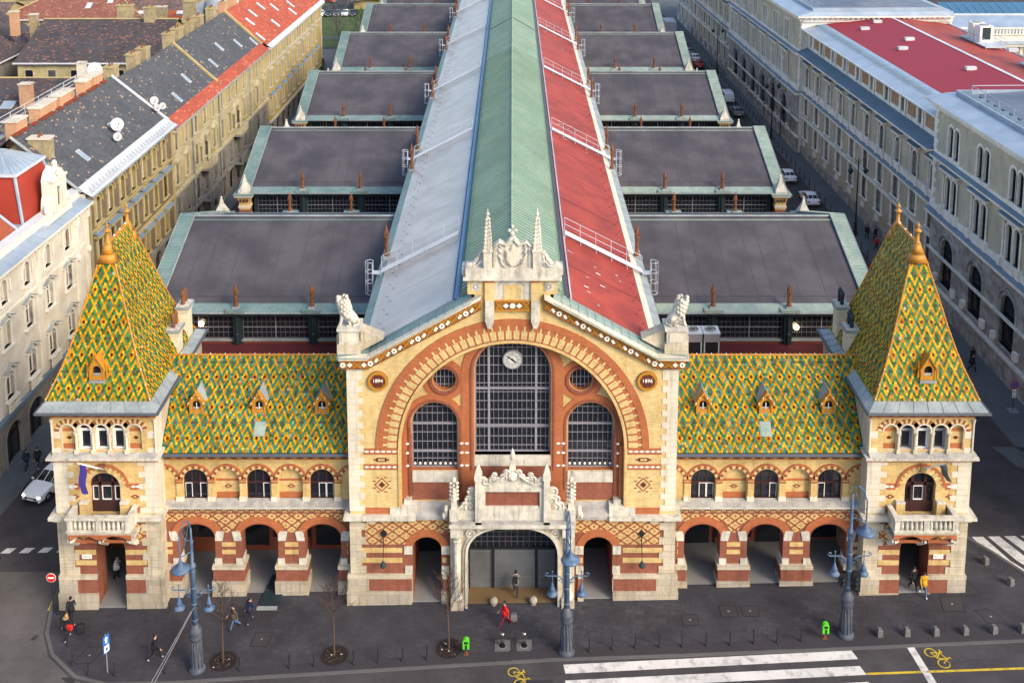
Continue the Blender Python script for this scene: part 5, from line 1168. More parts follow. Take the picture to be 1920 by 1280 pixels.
# ---------------------------------------------------------------- side halls
WID = [29.5, 28.8, 28.3, 28.1, 27.8, 27.6]
EH, RH = 12.4, 16.25
for k in range(6):
    yr = YR0 + D * k; W = WID[k]
    for s in (-1, 1):
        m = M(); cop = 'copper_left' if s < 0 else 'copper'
        # gable wall to the street and the low walls
        m.poly([(s * (W - .5), yr - HL, -1), (s * (W - .5), yr + HL, -1), (s * (W - .5), yr + HL, EH), (s * (W - .5), yr, RH - .1), (s * (W - .5), yr - HL, EH)], 'yellow_brick')
        for q in (-1, 1):
            m.quad((s * 9.9, yr + q * (HL - .45), 0), (s * (W - .5), yr + q * (HL - .45), 0), (s * (W - .5), yr + q * (HL - .45), 9.75), (s * 9.9, yr + q * (HL - .45), 9.75), 'dark_brick')
            m.box(s * 9.95, s * (W - 1), yr + q * (HL - .35), yr + q * (HL - .7), 9.7, 9.85, 'lead')
        sh = m.build('side_hall', hall); tag(sh, None)
        m = M()
        for q in (-1, 1):
            ye = yr + q * (HL + .25); xo = s * (W - 1.0)
            m.quad((s * 9.95, ye, EH + .02), (xo, ye, EH + .02), (xo, yr, RH), (s * 9.95, yr, RH), 'hall_membrane')
            t = .085; m.quad((s * 9.95, ye, EH + .05), (xo, ye, EH + .05), (xo, ye + (yr - ye) * t, EH + .05 + (RH - EH) * t), (s * 9.95, ye + (yr - ye) * t, EH + .05 + (RH - EH) * t), cop)
            for i in range(1, 10):
                xx = 9.95 + (W - 10.95) * i / 10 + .3 * ((i * 7 + k) % 3); m.quad((s * xx, ye, EH + .028), (s * (xx + .05), ye, EH + .028), (s * (xx + .05), yr, RH + .008), (s * xx, yr, RH + .008), 'hall_seam')
            t = .155
            m.box(s * 9.95, xo, ye + (yr - ye) * t - .04, ye + (yr - ye) * t + .04, EH + (RH - EH) * t, EH + (RH - EH) * t + .05, 'hall_membrane')
            m.tube([(s * 9.95, ye - q * -.06, EH - .02), (s * (W - .9), ye - q * -.06, EH - .02)], .07, 6, 'lead'); m.box(s * 9.95, xo, min(ye, ye - q * .2), max(ye, ye - q * .2), EH - .25, EH - .02, 'iron')
            # gable coping in copper with standing seams
            for x0, x1, z in ((W - 1.35, W - .05, .22),):
                A_ = [(s * x0, ye - q * -.0, EH + z), (s * x1, ye - q * -.0, EH + z), (s * x1, yr, RH + z), (s * x0, yr, RH + z)]
                m.quad(*A_, cop); m.quad((s * x0, ye, EH), (s * x0, yr, RH), A_[3], A_[0], 'lead'); m.quad((s * x1, ye, EH - .6), (s * x1, yr, RH - .6), A_[2], A_[1], cop)
                nn = 30
                for i in range(1, nn):
                    t = i / nn; p = Vector(A_[0]).lerp(Vector(A_[3]), t); r_ = Vector(A_[1]).lerp(Vector(A_[2]), t); up_ = Vector((0, 0, .02)); m.tube([p + up_, r_ + up_], .022, 4, cop)
                for i in (0, 1): m.tube([A_[i], A_[3 - i]], .04, 4, 'lead')
        m.tube([(s * 9.95, yr, RH + .03), (s * (W - 1.2), yr, RH + .03)], .09, 6, 'lead'); m.box(s * 9.95, s * (W - 1.2), yr - .55, yr - .45, RH - .19, RH - .11, cop)
        m.build('hall_roof', sh)
        # clerestory windows front and back, iron posts, pinnacles
        xs = [15.95, 22.0]; edges = [9.95] + xs + [W - 1.6]
        for q in (-1, 1):
            if q > 0 and k > 3: continue
            yw = yr + q * (HL - .5)
            for a, b in zip(edges[:-1], edges[1:]):
                m = M(TR(0, yw, 0) @ (Matrix() if q < 0 else Matrix.Scale(-1, 4, (0, 1, 0))))
                lo, hi = (a + .4) * s, (b - .4) * s
                if lo > hi: lo, hi = hi, lo
                m.box(lo, hi, .06, .1, 9.85, EH - .2, 'glass')
                n = max(4, int((hi - lo) / .37))
                for i in range(n + 1):
                    x = lo + (hi - lo) * i / n; bw = .035 if i in (0, n // 2, n) else .011
                    m.box(x - bw, x + bw, 0, .058, 9.85, EH - .25, 'mullion' if i in (n // 2,) else 'muntin')
                for j, z in enumerate((9.95, 10.4, 10.85, 11.3, 11.75)): m.box(lo, hi, -.01, .055, z - (.011 if j != 2 else .02), z + (.011 if j != 2 else .02), 'muntin' if j != 2 else 'mullion')
                m.box(lo, hi, -.08, .058, 9.8, 9.9, 'mullion')
                m.box(a * s if s > 0 else (a + .4) * s, (a + .4) * s if s > 0 else a * s, -.12, .2, 9.4, EH - .1, 'iron'); m.box(s * (b - .4), s * b, -.1, .2, 9.4, EH - .1, 'iron')
                m.build('window_band', sh)
            for x in xs:
                m = M(); m.box(s * x - .3, s * x + .3, yw - .15 - (.2 if q < 0 else 0), yw + .15 + (.2 if q > 0 else 0), 9.3, EH, 'iron'); m.lathe([(.1, 9.3), (.1, EH)], s * x, yw + q * .4, 8, 'iron'); m.ball((s * x, yw + q * .4, 10.4), .16, 'iron', 8, 5)
                m.box(s * x - .75, s * x + .75, yr + q * (HL + .4), yr + q * (HL - .85), EH + .02, EH + .26, cop)
                m.build('iron_post', sh)
                obj('pinnacle', PM, sh, TR(s * x, yr + q * (HL - .15), EH + .25))
            # corner pillar with a stone pyramid
            m = M(); x = s * (W - .75); yc = yr + q * (HL - .1)
            m.box(x - .55, x + .55, yc - .5, yc + .5, -1, 11.35, 'pale_brick'); m.box(x - .6, x + .6, yc - .55, yc + .55, 9.6, 10.0, 'yellow_brick'); m.box(x - .57, x + .57, yc - .52, yc + .52, 10.2, 10.65, 'red_brick')
            m.box(x - .62, x + .62, yc - .57, yc + .57, 10.85, 11.05, 'quoin_stone'); m.taper(x, yc, 11.35, 12.1, .55, .5, .75, .72, 'yellow_brick')
            for i in range(3): m.plate(diamond(x - .36 + .36 * i, 11.7, .13, .2), yc - .74, yc - .5, 'maroon')
            m.box(x - .95, x + .95, yc - .9, yc + .9, 12.1, 12.3, 'quoin_stone'); m.box(x - 1.05, x + 1.05, yc - 1.0, yc + 1.0, 12.3, 12.4, cop)
            m.taper(x, yc, 12.4, 12.6, .6, .6, .6, .6, 'white_stone'); m.taper(x, yc, 12.6, 13.5, .62, .62, .2, .2, 'white_stone'); m.taper(x, yc, 13.5, 14.1, .2, .2, .07, .07, 'white_stone'); m.ball((x, yc, 14.15), (.12, .12, .14), 'white_stone', 6, 4)
            m.build('corner_pillar', sh)
# flat roofs between wing and first hall, and in the gaps between the halls
for s in (-1, 1):
    m = M(); m.prism([(s * 10.1, 5.3), (s * 23.2, 5.3), (s * 23.2, 10.8), (s * 28.5, 10.8), (s * 28.5, 17.2), (s * 10.1, 17.2)], 9.3, 9.5, 'z', 'flat_red'); lr = m.build('low_roof', hall); m = M(); m.tube([(s * 12.0, 7.3, 10.4), (s * 22.5, 7.3, 10.4)], .08, 6, 'white_steel'); 
    for i in range(6): m.tube([(s * (12.5 + 1.9 * i), 7.3, 9.5), (s * (12.5 + 1.9 * i), 7.3, 10.4)], .05, 5, 'lead')
    m.build('roof_pipe', lr)
    for k in range(5):
        y = YR0 + D * k + HL - .4
        m = M(); m.box(s * 9.9, s * 27, y, y + D - 2 * HL + .8, 8.6, 8.8, 'hall_membrane'); m.box(s * 26.9, s * 27, y, y + D - 2 * HL + .8, 0, 8.8, 'yellow_brick'); m.build('gap_roof', hall)
# interior lamps seen through the clerestory
mat('lamp_glow', (1.0, .72, .35), .5, 0, emit=6)
for s, x, z in ((-1, 24.9, 11.2), (1, 22.7, 10.9)):
    m = M(); m.ball((s * x, YR0 - HL + .35, z), .22, 'lamp_glow', 10, 7); m.tube([(s * x, YR0 - HL + .35, z + .2), (s * x, YR0 - HL + .35, EH - .2)], .02, 4, 'iron'); m.build('hanging_lamp', hall)
# ---------------------------------------------------------------- things on the roofs
for i, x in enumerate((14.0, 15.35)):
    r = thing('air_conditioner', (x, 14.4, 9.5), ('left' if i == 0 else 'right') + ' unit of two grey air conditioners beside the right stone lion', 'air conditioner', 'air conditioner pair on the flat roof')
    m = M(TR(x, 14.4, 9.5)); a = .55
    m.box(-a, a, -a, a, .3, 1.8, 'black'); m.build('coil', r)
    m = M(TR(x, 14.4, 9.5))
    for u in (-1, 1):
        for v in (-1, 1): m.box(u * a - .05, u * a + .05, v * a - .05, v * a + .05, 0, 1.9, 'white_steel')
    m.box(-a - .06, a + .06, -a - .06, a + .06, 1.75, 2.4, 'mullion'); m.box(-a - .1, a + .1, -a - .1, a + .1, 2.4, 2.5, 'white_steel'); m.build('casing', r)
    m = M(TR(x, 14.4, 9.5)); m.lathe([(.42, 2.5), (.42, 2.6), (.38, 2.6), (.36, 2.52)], 0, 0, 18, 'lead')
    for t in range(6): m.box(-.4, .4, -.01, .01, 2.56, 2.58, 'black') if t == 0 else m.tube([(0, 0, 2.57), (.4 * cos(t), .4 * sin(t), 2.57)], .02, 4, 'black')
    m.build('fan', r)
mat('flag_blue', (.03, .02, .16), .7, .1, 3); mat('flag_grey', (.12, .13, .12), .7, .1, 3)
for s, mm, lab in ((-1, 'flag_blue', 'blue flag hanging from a white pole above the left tower balcony'), (1, 'flag_grey', 'small dark flag furled on a white pole above the right tower balcony')):
    b = Vector((s * 26.55, -.12, 9.45)); tip = b + Vector(((-1.1 if s < 0 else 1.05), -1.35, 1.3))
    r = thing('flag', b, lab, 'flag')
    m = M(); m.tube([b, tip], .05, 6, 'white_tile'); m.ball(tip, .08, 'gold'); m.build('pole', r)
    m = M()
    for i in range(5): m.tube([b + Vector((-.25 + .12 * i, .08, -.25)), b + Vector((-.2 + .1 * i, -.28, .15)), b + Vector((-.2 + .1 * i, -.1, .5))], .022, 4, 'black')
    m.build('bracket', r)
    m = M(); L = 2.0 if s < 0 else 1.3; pts = []
    for i in range(7):
        for j in range(4):
            p = b.lerp(tip, .93 - .09 * j); sh = .06 * sin(i * 1.3 + j * 2)
            if s < 0: q = Vector((p.x + sh, p.y + .05 * cos(j * 2.1 + i), p.z - .05 - L * i / 6))
            else: q = Vector((p.x + sh + .12 * i * .6, p.y + .05 * cos(j * 2.1), p.z - .05 - L * i / 6 * (1 - .1 * j)))
            pts.append(q)
    m.add(pts, [(i * 4 + j, i * 4 + j + 1, i * 4 + j + 5, i * 4 + j + 4) for i in range(6) for j in range(3)], mm); m.build('cloth', r, True)
# ================================================================ street houses: shared builders
mat('dish_white', (.42, .42, .42), .5, .04, 3); mat('cream_wall', (.62, .575, .475), .85, .04, 1.2, c2=(.55, .49, .39)); mat('cream_trim', (.64, .60, .51), .8, .05, 2)
mat('brown_wall', (.15, .115, .08), .9, .1, 1.5, c2=(.17, .13, .085), joint=(.3, .1), jc=.85); mat('ochre_trim', (.39, .31, .15), .85, .12, 2, c2=(.34, .27, .12))
mat('yellow_wall', (.42, .355, .20), .9, .1, .8, c2=(.36, .29, .15), stain=.2, streak=.3); mat('yellow_trim', (.47, .41, .26), .85, .12, 2, c2=(.36, .32, .22))
mat('mustard_wall', (.40, .30, .10), .9, .07, 1, c2=(.38, .28, .09)); mat('grey_trim', (.44, .42, .36), .85, .1, 2)
mat('base_wall', (.24, .225, .20), .9, .12, 1.5, c2=(.18, .17, .155))
mat('uni_wall', (.50, .45, .335), .9, .08, 1, c2=(.37, .355, .29), stain=.15, streak=.2); mat('uni_trim', (.78, .745, .665), .85, .1, 2, c2=(.64, .61, .55), streak=.2); mat('uni_base', (.40, .39, .37), .9, .12, 1.5, joint=(1.2, .5), jc=.8, c2=(.24, .23, .225)); mat('uni_brick', (.36, .24, .13), .9, .1, 2, c2=(.30, .17, .10))
mat('zinc', (.24, .30, .37), .35, .06, .8, c2=(.29, .345, .41), spec=.5); mat('zinc_dark', (.13, .19, .25), .45, .08, 1); mat('zinc_white', (.50, .51, .53), .4, .05, 1)
mat('slate', (.082, .084, .090), .75, .06, 1.5, tiles=(.34, .2, .22, (.34, .22, .14), .024), c2=(.070, .073, .080))
mat('slate_old', (.058, .056, .062), .8, .08, 1.5, tiles=(.36, .22, .3, (.27, .12, .08), .05), c2=(.085, .06, .055))
mat('red_tiles', (.36, .075, .038), .75, .08, 1.5, tiles=(.42, .30, .18, (.50, .16, .09), .05)); mat('orange_tiles', (.30, .072, .036), .75, .05, 1, tiles=(.4, .26, .1, (.30, .072, .036), 0))
mat('rust_tiles', (.22, .085, .06), .8, .08, 1.5, tiles=(.42, .28, .22, (.32, .16, .10), .08)); mat('mottled_tiles', (.15, .10, .085), .8, .1, 1.5, tiles=(.4, .26, .35, (.26, .10, .06), .12), c2=(.11, .09, .09))
mat('mansard_red', (.30, .036, .02), .7, .05, 1.2); mat('chimney_brick', (.48, .27, .16), .85, .1, 3, joint=(.3, .1), jc=.85); mat('old_brick', (.36, .29, .16), .9, .18, 3, c2=(.24, .2, .13))
mat('red_roof_sheet', (.27, .022, .036), .65, .06, .5, c2=(.24, .02, .034), stain=.08); mat('shop_glass', (.02, .022, .028), .1, .3, .6, stain=.2); mat('blind', (.52, .47, .38), .7, .04, 3)
WP = {}
def wproto(key, hw, h, rise=0, trim='uni_trim', fw=.16, hood=None, sill=True, frame='white_frame', glass='glass', nx=2, zr=(.62,), twin=False, cols=False, blind=0, d=.34, rail=False):
    """one window with its stone surround; origin at the middle of the opening's foot, wall face at y = 0, outside is -y"""
    m = M(); zs = h - rise
    parts = [(0, hw)] if not twin else [(-hw * .55, hw * .42), (hw * .55, hw * .42)]
    for c, w_ in parts:
        r_ = min(rise, w_ * 1.0) if rise else 0
        window(m, c, 0, w_, h - r_, r_, d, nx if not twin else 2, [h * q for q in zr], frame, glass, fw=.07, bw=.035)
        if rise: m.ring(arch(c, 0, w_, h - r_, r_, 10), arch(c, 0, w_ + fw, h - r_, r_ + fw, 10), -.07, d, trim)
        else:
            for q in (-1, 1): m.box(c + q * w_, c + q * (w_ + fw), -.1, d, 0, h + fw, trim)
            m.box(c - w_, c + w_, -.06, d, h, h + fw, trim)
        if blind: m.box(c - w_ + .07, c + w_ - .07, d - .04, d + .03, h * (1 - blind), h - .05, 'blind')
    if twin:
        m.lathe([(.1, 0), (.08, .15), (.075, h - rise - .4), (.13, h - rise - .2)], 0, .05, 8, trim)
        if rise:
            for c, w_ in parts: pass
    if cols:
        for q in (-1, 1):
            x = q * (hw + fw + .12); m.box(x - .13, x + .13, -.26, 0, -.35, 0, trim); m.lathe([(.12, 0), (.1, .1), (.085, h - .15), (.14, h + .05)], x, -.14, 8, trim)
    W_ = hw + fw
    if hood == 'flat': m.box(-W_ - .25, W_ + .25, -.34, 0, h + fw + .12, h + fw + .36, trim); m.box(-W_ - .3, W_ + .3, -.4, 0, h + fw + .36, h + fw + .42, 'zinc_dark' if trim.startswith('uni') else trim)
    if hood == 'slab': m.box(-W_ - .4, W_ + .4, -.5, 0, h + .45, h + .75, trim); m.add([(-W_ - .5, -.62, h + .75), (W_ + .5, -.62, h + .75), (W_ + .5, 0, h + .98), (-W_ - .5, 0, h + .98)], [(0, 1, 2, 3)], 'zinc_dark'); m.box(-W_ - .5, W_ + .5, -.62, 0, h + .68, h + .75, trim)
    if hood == 'ped': m.prism([(-W_ - .3, h + fw + .15), (W_ + .3, h + fw + .15), (0, h + fw + .85)], -.34, 0, 'y', trim)
    if hood == 'curve':
        q = [(-W_ - .3, h + .2), (-W_ * .5, h + .42), (0, h + .75), (W_ * .5, h + .42), (W_ + .3, h + .2)]
        m.prism(q + [(x, z - .14) for x, z in q[::-1]], -.3, 0, 'y', trim); m.prism([(x, z + .05) for x, z in q] + [(x, z - .0) for x, z in q[::-1]], -.34, -.01, 'y', 'lead')
    if hood == 'ring' : m.ring(arc(0, h - rise, hw + fw + .05, rise + fw + .05, 180, 0, 12), arc(0, h - rise, hw + fw + .22, rise + fw + .22, 180, 0, 12), -.2, 0, trim)
    if sill: m.box(-W_ - .12, W_ + .12, -.24, d, -.16, 0, trim)
    if rail:
        m.box(-W_ - .1, W_ + .1, -.34, -.2, -.2, -.08, trim); m.box(-W_ - .1, W_ + .1, -.34, -.2, -.95, -.82, trim)
        for i in range(7): m.lathe([(.05, -.82), (.09, -.6), (.05, -.3), (.06, -.2)], -W_ + 2 * W_ * i / 6, -.26, 6, trim)
    o = m.build('window'); WP[key] = o.data; bpy.data.objects.remove(o)
def facade(root, F, name, u0, u1, rows, wallm, extra=None, mats=None, label=None):
    m = M(F)
    for k, (z0, z1, us, hw, sill, zs, rise, key) in enumerate(rows):
        wm = (mats or {}).get(k, wallm)
        if not us: m.quad((u0, 0, z0), (u1, 0, z0), (u1, 0, z1), (u0, 0, z1), wm); continue
        us = sorted(us); b = [u0] + [(p + q) / 2 for p, q in zip(us[:-1], us[1:])] + [u1]
        for i, c in enumerate(us): m.wall(rect(b[i], b[i + 1], z0, z1), [arch(c, sill, hw, zs, rise, 10) if rise else rect(c - hw, c + hw, sill, zs)], 0, .3, wm)
    if extra: extra(m)
    wl = m.build(name, root)
    if label: tag(wl, label)
    for (z0, z1, us, hw, sill, zs, rise, key) in rows:
        for i, c in enumerate(us or []):
            kk = key[i % len(key)] if isinstance(key, (list, tuple)) else key
            if kk: obj('window', WP[kk], wl, F @ Matrix.Translation((c, 0, sill)))
    return wl
def roof_quad(m, a, b, c, d, mt, u0=0):  # a-b eave, d-c ridge, with metric uvs
    a, b, c, d = map(Vector, (a, b, c, d)); L = (b - a).length; H = ((c + d) / 2 - (a + b) / 2).length; e = (b - a).normalized(); o = (d - a).dot(e); p = (c - a).dot(e)
    m.quad(a, b, c, d, mt, uvs=[(u0, 0), (u0 + L, 0), (u0 + p, H), (u0 + o, H)])
def chimney(parent, F, u, d, z0, z1, a, b, mt='chimney_brick', cap='quoin_stone', pots=0):
    m = M(F); m.box(u - a, u + a, d - b, d + b, z0, z1, mt); m.box(u - a - .1, u + a + .1, d - b - .1, d + b + .1, z1, z1 + .15, cap)
    for i in range(pots): m.lathe([(.12, z1 + .15), (.1, z1 + .55)], u - a + 2 * a * (i + .5) / pots, d, 8, 'rust_iron')
    return m.build('chimney', parent)
def skylight(parent, F, u, d, eave, slope, up=.09, w_=.4, h=.6, mt='zinc'):
    """eave = (d0, z0); slope = rise per metre inward"""
    m = M(F)
    def P(x, y, l): return (x, y - l * slope / sqrt(1 + slope * slope), eave[1] + (y - eave[0]) * slope + l / sqrt(1 + slope * slope))
    for k, (g, l) in enumerate(((0, up), (.08, up + .015))):
        q = [P(u - w_ + g, d - h + g, l), P(u + w_ - g, d - h + g, l), P(u + w_ - g, d + h - g, l), P(u - w_ + g, d + h - g, l)]
        m.quad(*q, mt if k else 'zinc_white')
        if k == 0:
            b = [P(u - w_, d - h, 0), P(u + w_, d - h, 0), P(u + w_, d + h, 0), P(u - w_, d + h, 0)]
            for i in range(4): m.quad(q[i], q[(i + 1) % 4], b[(i + 1) % 4], b[i], 'lead')
    return m.build('skylight', parent)
def frame_left(a, b, y0):
    ph = math.atan(b); return Matrix.Translation((a + b * y0, y0, 0)) @ Matrix.Rotation(radians(90) - ph, 4, 'Z')
# ================================================================ cream corner house
wproto('cream1', .62, 2.2, .62, 'cream_trim', .2, 'curve', rail=True, zr=(.68,)); wproto('cream2', .62, 2.1, 0, 'cream_trim', .2, 'curve', zr=(.66,)); wproto('cream2b', .62, 2.1, 0, 'cream_trim', .2, 'curve', zr=(.66,), blind=.95); wproto('cream3', .5, 1.9, .5, 'cream_trim', .14, None, zr=(.68,)); wproto('cream3b', .5, 1.9, .5, 'cream_trim', .14, None, zr=(.68,), blind=.8); wproto('cream_twin', 1.1, 2.3, 0, 'cream_trim', .2, 'curve', nx=4, zr=(.66,))
wproto('shop', 1.25, 3.3, 1.0, 'base_wall', .12, None, False, 'black', 'shop_glass', nx=2, zr=(.68,), d=.28)
F = frame_left(-41.3, .045, -6.0); Lc = 38.7
cream = thing('corner_house', (-41.5, 10, -.7), 'cream stucco corner house with red mansard roof and a scrolled gable', 'house')
us = [2.6 + 3.6 * i for i in range(10)]; us = [u - (.0) for u in us]
off = 20.85 + 6.0
us = [off + 3.75 * k for k in range(-6, 3)]
def ex(m):
    m.box(-.1, Lc + .1, -.35, .02, 3.55, 3.85, 'zinc_dark'); m.box(-.1, Lc + .1, -.25, .02, 3.3, 3.55, 'base_wall'); m.box(-.1, Lc, -.12, .02, 11.9, 12.1, 'cream_trim')
    m.box(-.1, Lc, -.3, .02, 15.3, 15.6, 'cream_trim'); m.box(-.2, Lc + .1, -.7, .05, 15.6, 15.85, 'cream_trim'); m.add([(-.2, -.72, 15.85), (Lc + .1, -.72, 15.85), (Lc + .1, .6, 16.3), (-.2, .6, 16.3)], [(0, 1, 2, 3)], 'zinc')
    m.box(-.2, Lc, .5, .8, 15.9, 17.0, 'cream_trim'); m.add([(-.2, .45, 17.0), (Lc, .45, 17.0), (Lc, 1.2, 17.15), (-.2, 1.2, 17.15)], [(0, 1, 2, 3)], 'zinc_white')
    for i in range(int(Lc / .6)): m.box(.3 + .6 * i, .42 + .6 * i, -.5, .02, 15.3, 15.55, 'cream_trim')
    for i in range(int(Lc / 1.1)): m.quad((.5 + 1.1 * i, -.70, 15.88), (.53 + 1.1 * i, -.70, 15.88), (.53 + 1.1 * i, .55, 16.31), (.5 + 1.1 * i, .55, 16.31), 'lead')
    for u in [us[k] + 1.87 for k in (-1, -3, -5)] + [Lc - .3]:
        m.box(u - .3, u + .3, -.14, .02, 4, 15.3, 'cream_trim'); m.box(u - .35, u + .35, -.3, .02, 14.4, 15.2, 'cream_trim'); m.ball((u, -.2, 11.3), (.3, .2, .35), 'cream_trim', 7, 5)
    for u in us:
        for q in (-1, 1): m.tube([(u + q * .9, -.08, 14.6), (u + q * .95, -.08, 13.6)], .08, 5, 'cream_trim')
        m.box(u - .7, u + .7, -.06, .02, 12.4, 12.9, 'cream_trim')
    m.quad((Lc, 0, -1), (Lc, 14, -1), (Lc, 14, 16.5), (Lc, 0, 16.5), 'cream_wall'); m.quad((0, 0, -1), (0, 14, -1), (0, 14, 16.5), (0, 0, 16.5), 'cream_wall')
rows = [(-1.2, 3.3, us, 1.25, -.6, 1.7, 1.0, 'shop'), (3.3, 8.2, us, .62, 4.9, 6.5, .62, 'cream1'), (8.2, 12.0, us, .62, 9.2, 11.3, 0, ['cream2', 'cream2b', 'cream2', 'cream2', 'cream2', 'cream2', 'cream2', 'cream2b', 'cream_twin']), (12.0, 15.4, us, .5, 12.9, 14.3, .5, ['cream3', 'cream3', 'cream3b'])]
rows[2] = (8.2, 12.0, us, .62, 9.2, 11.3, 0, ['cream2', 'cream2b', 'cream2', 'cream2b', 'cream2', 'cream2b', 'cream2', 'cream2', 'cream2'])
facade(cream, F, 'wall', 0, Lc, rows, 'cream_wall', ex, {0: 'base_wall'})
m = M(F)
roof_quad(m, (-.5, 1.2, 17.0), (Lc - 10.5, 1.2, 17.0), (Lc - 12.5, 5.2, 22.0), (-.5, 5.2, 22.0), 'orange_tiles')
m.quad((-.5, 5.1, 21.9), (Lc - 12.4, 5.1, 21.9), (Lc - 13, 9, 22.6), (-.5, 9, 22.6), 'zinc')
for i in range(32): m.tube([(i * .9, 5.1, 21.95), (i * .9, 9, 22.65)], .025, 4, 'lead')
m.tube([(-.5, 5.1, 21.92), (Lc - 12.5, 5.1, 21.92)], .12, 6, 'zinc_white')
m.tube([(Lc - 10.5, 1.2, 17.05), (Lc - 12.5, 5.2, 22.0)], .16, 6, 'zinc'); m.quad((Lc - 10.5, 1.2, 17), (Lc - 10.4, 6, 17), (Lc - 12, 6, 22), (Lc - 12.5, 5.2, 22), 'mansard_red')
m.box(-.5, Lc, 1.0, 13, 16.6, 17.0, 'zinc'); 
rf = m.build('mansard_roof', cream)
skylight(rf, F, 22.6, 2.2, (1.2, 17.0), 1.25, .1, .5, .45)
m = M(F)   # turret roof
a, b = Lc - 9.3, Lc - 2.2; cu, cd = (a + b) / 2, 4.8
m.taper(cu, cd, 16.9, 20.9, 3.4, 3.4, 2.5, 2.5, 'mansard_red')
for q in (-1, 1):
    for r in (-1, 1): m.tube([(cu + q * 3.42, cd + r * 3.42, 16.9), (cu + q * 2.52, cd + r * 2.52, 20.9)], .15, 6, 'zinc')
m.box(cu - 2.75, cu + 2.75, cd - 2.75, cd + 2.75, 20.9, 21.15, 'zinc_white'); m.taper(cu, cd, 21.15, 22.5, 2.7, 2.7, .3, .3, 'zinc')
for i in range(-3, 4):
    for q in (-1, 1): m.tube([(cu + i * .8, cd + q * 2.7, 21.17), (cu + i * .1, cd + q * .32, 22.5)], .025, 4, 'lead'); m.tube([(cu + q * 2.7, cd + i * .8, 21.17), (cu + q * .32, cd + i * .1, 22.5)], .025, 4, 'lead')
m.build('turret_roof', cream)
m = M(F)   # scrolled gable above the cornice
g0 = Lc - 7.4; G = [(0, 16.2), (.1, 17.0), (.7, 17.3), (.9, 18.2), (1.1, 18.5), (1.1, 19.9), (1.5, 20.5), (2.3, 20.9), (3.1, 20.5), (3.5, 19.9), (3.5, 18.5), (3.7, 18.2), (3.9, 17.3), (4.5, 17.0), (4.6, 16.2)]
m.wall([(g0 + x, z) for x, z in G], [arch(g0 + 2.3, 17.2, .5, 18.6, .45, 8)], .1, .9, 'cream_trim'); m.poly([(g0 + x, .95, z) for x, z in G], 'cream_trim')
for i in range(len(G) - 1): (x0, z0), (x1, z1) = G[i], G[i + 1]; m.quad((g0 + x0, .0, z0), (g0 + x1, .0, z1), (g0 + x1, 1.0, z1), (g0 + x0, 1.0, z0), 'cream_trim')
m.box(g0 + 1.8, g0 + 2.8, .3, .32, 17.2, 19.1, 'glass')
for x in (1.2, 1.65, 2.95, 3.4): m.box(g0 + x - .12, g0 + x + .12, -.1, .1, 17.0, 19.8, 'cream_trim')
m.box(g0 + .95, g0 + 3.65, -.2, .15, 19.75, 19.95, 'cream_trim'); m.ball((g0 + 2.3, .3, 21.1), (.25, .25, .35), 'cream_trim'); m.ball((g0 + .4, .3, 17.5), (.4, .25, .5), 'cream_trim'); m.ball((g0 + 4.2, .3, 17.5), (.4, .25, .5), 'cream_trim'); m.ball((g0 + 2.3, -.05, 20.3), (.4, .15, .35), 'cream_trim')
m.build('gable', cream)
# ================================================================ brown, yellow and mustard houses of the left row
wproto('brown_top', .6, 2.5, .6, 'ochre_trim', .26, 'ring', zr=(.66,), frame='blind'); wproto('brown_top_b', .6, 2.5, .6, 'ochre_trim', .26, 'ring', zr=(.66,), frame='white_frame', blind=.45); wproto('yel_att_b', .5, 2.0, 0, 'yellow_trim', .3, None, zr=(.6,), blind=.9); wproto('must_mid_b', .55, 2.4, 0, 'grey_trim', .2, 'flat', zr=(.66,), blind=.5); wproto('yel_mid_b', .55, 2.4, 0, 'yellow_trim', .24, 'flat', frame='white_frame', zr=(.66,), blind=.4)
wproto('brown_mid', .58, 2.4, 0, 'ochre_trim', .26, 'slab', frame='blind', zr=(.66,)); wproto('brown_low', .6, 2.2, 0, 'ochre_trim', .2, 'slab', frame='ochre_trim')
wproto('yel_att', .5, 2.0, 0, 'yellow_trim', .3, None, zr=(.6,)); wproto('yel_mid', .55, 2.4, 0, 'yellow_trim', .24, 'flat', frame='ochre_trim', zr=(.66,)); wproto('yel_ped', .55, 2.4, 0, 'yellow_trim', .24, 'ped', frame='ochre_trim', zr=(.66,)); wproto('yel_low', .6, 2.6, 0, 'base_wall', .16, None)
wproto('must_att', .5, 1.9, 0, 'grey_trim', .2, None); wproto('must_mid', .55, 2.4, 0, 'grey_trim', .2, 'flat', zr=(.66,)); wproto('must_low', .55, 2.5, 0, 'grey_trim', .22, 'slab', zr=(.66,)); wproto('gate', 1.3, 4.2, 1.2, 'base_wall', .3, None, False, 'black', 'dark_void', d=.28)
B0 = 33.0
FB = frame_left(-40.55, .022, B0)
def row_house(name, lab, F, L, us, rows, wallm, ex, mats, roofs):
    r = thing(name, F @ Vector((L / 2, 0, 0)), lab, 'house')
    w_ = facade(r, F, 'wall', 0, L, rows, wallm, ex, mats)
    m = M(F)
    for u in (0, L): m.quad((u, 0, -1), (u, 14, -1), (u, 14, 15.6), (u, 0, 15.6), wallm); m.poly([(u, 0, 15.6), (u, 13, 15.6), (u, 6.4, 21.2)], 'old_brick')
    m.quad((0, 13, -1), (L, 13, -1), (L, 13, 15.7), (0, 13, 15.7), 'yellow_wall'); m.build('rear_wall', r)
    return r, w_
L1 = 24.0; us1 = [35.23 + 3.13 * k - B0 for k in range(7)]
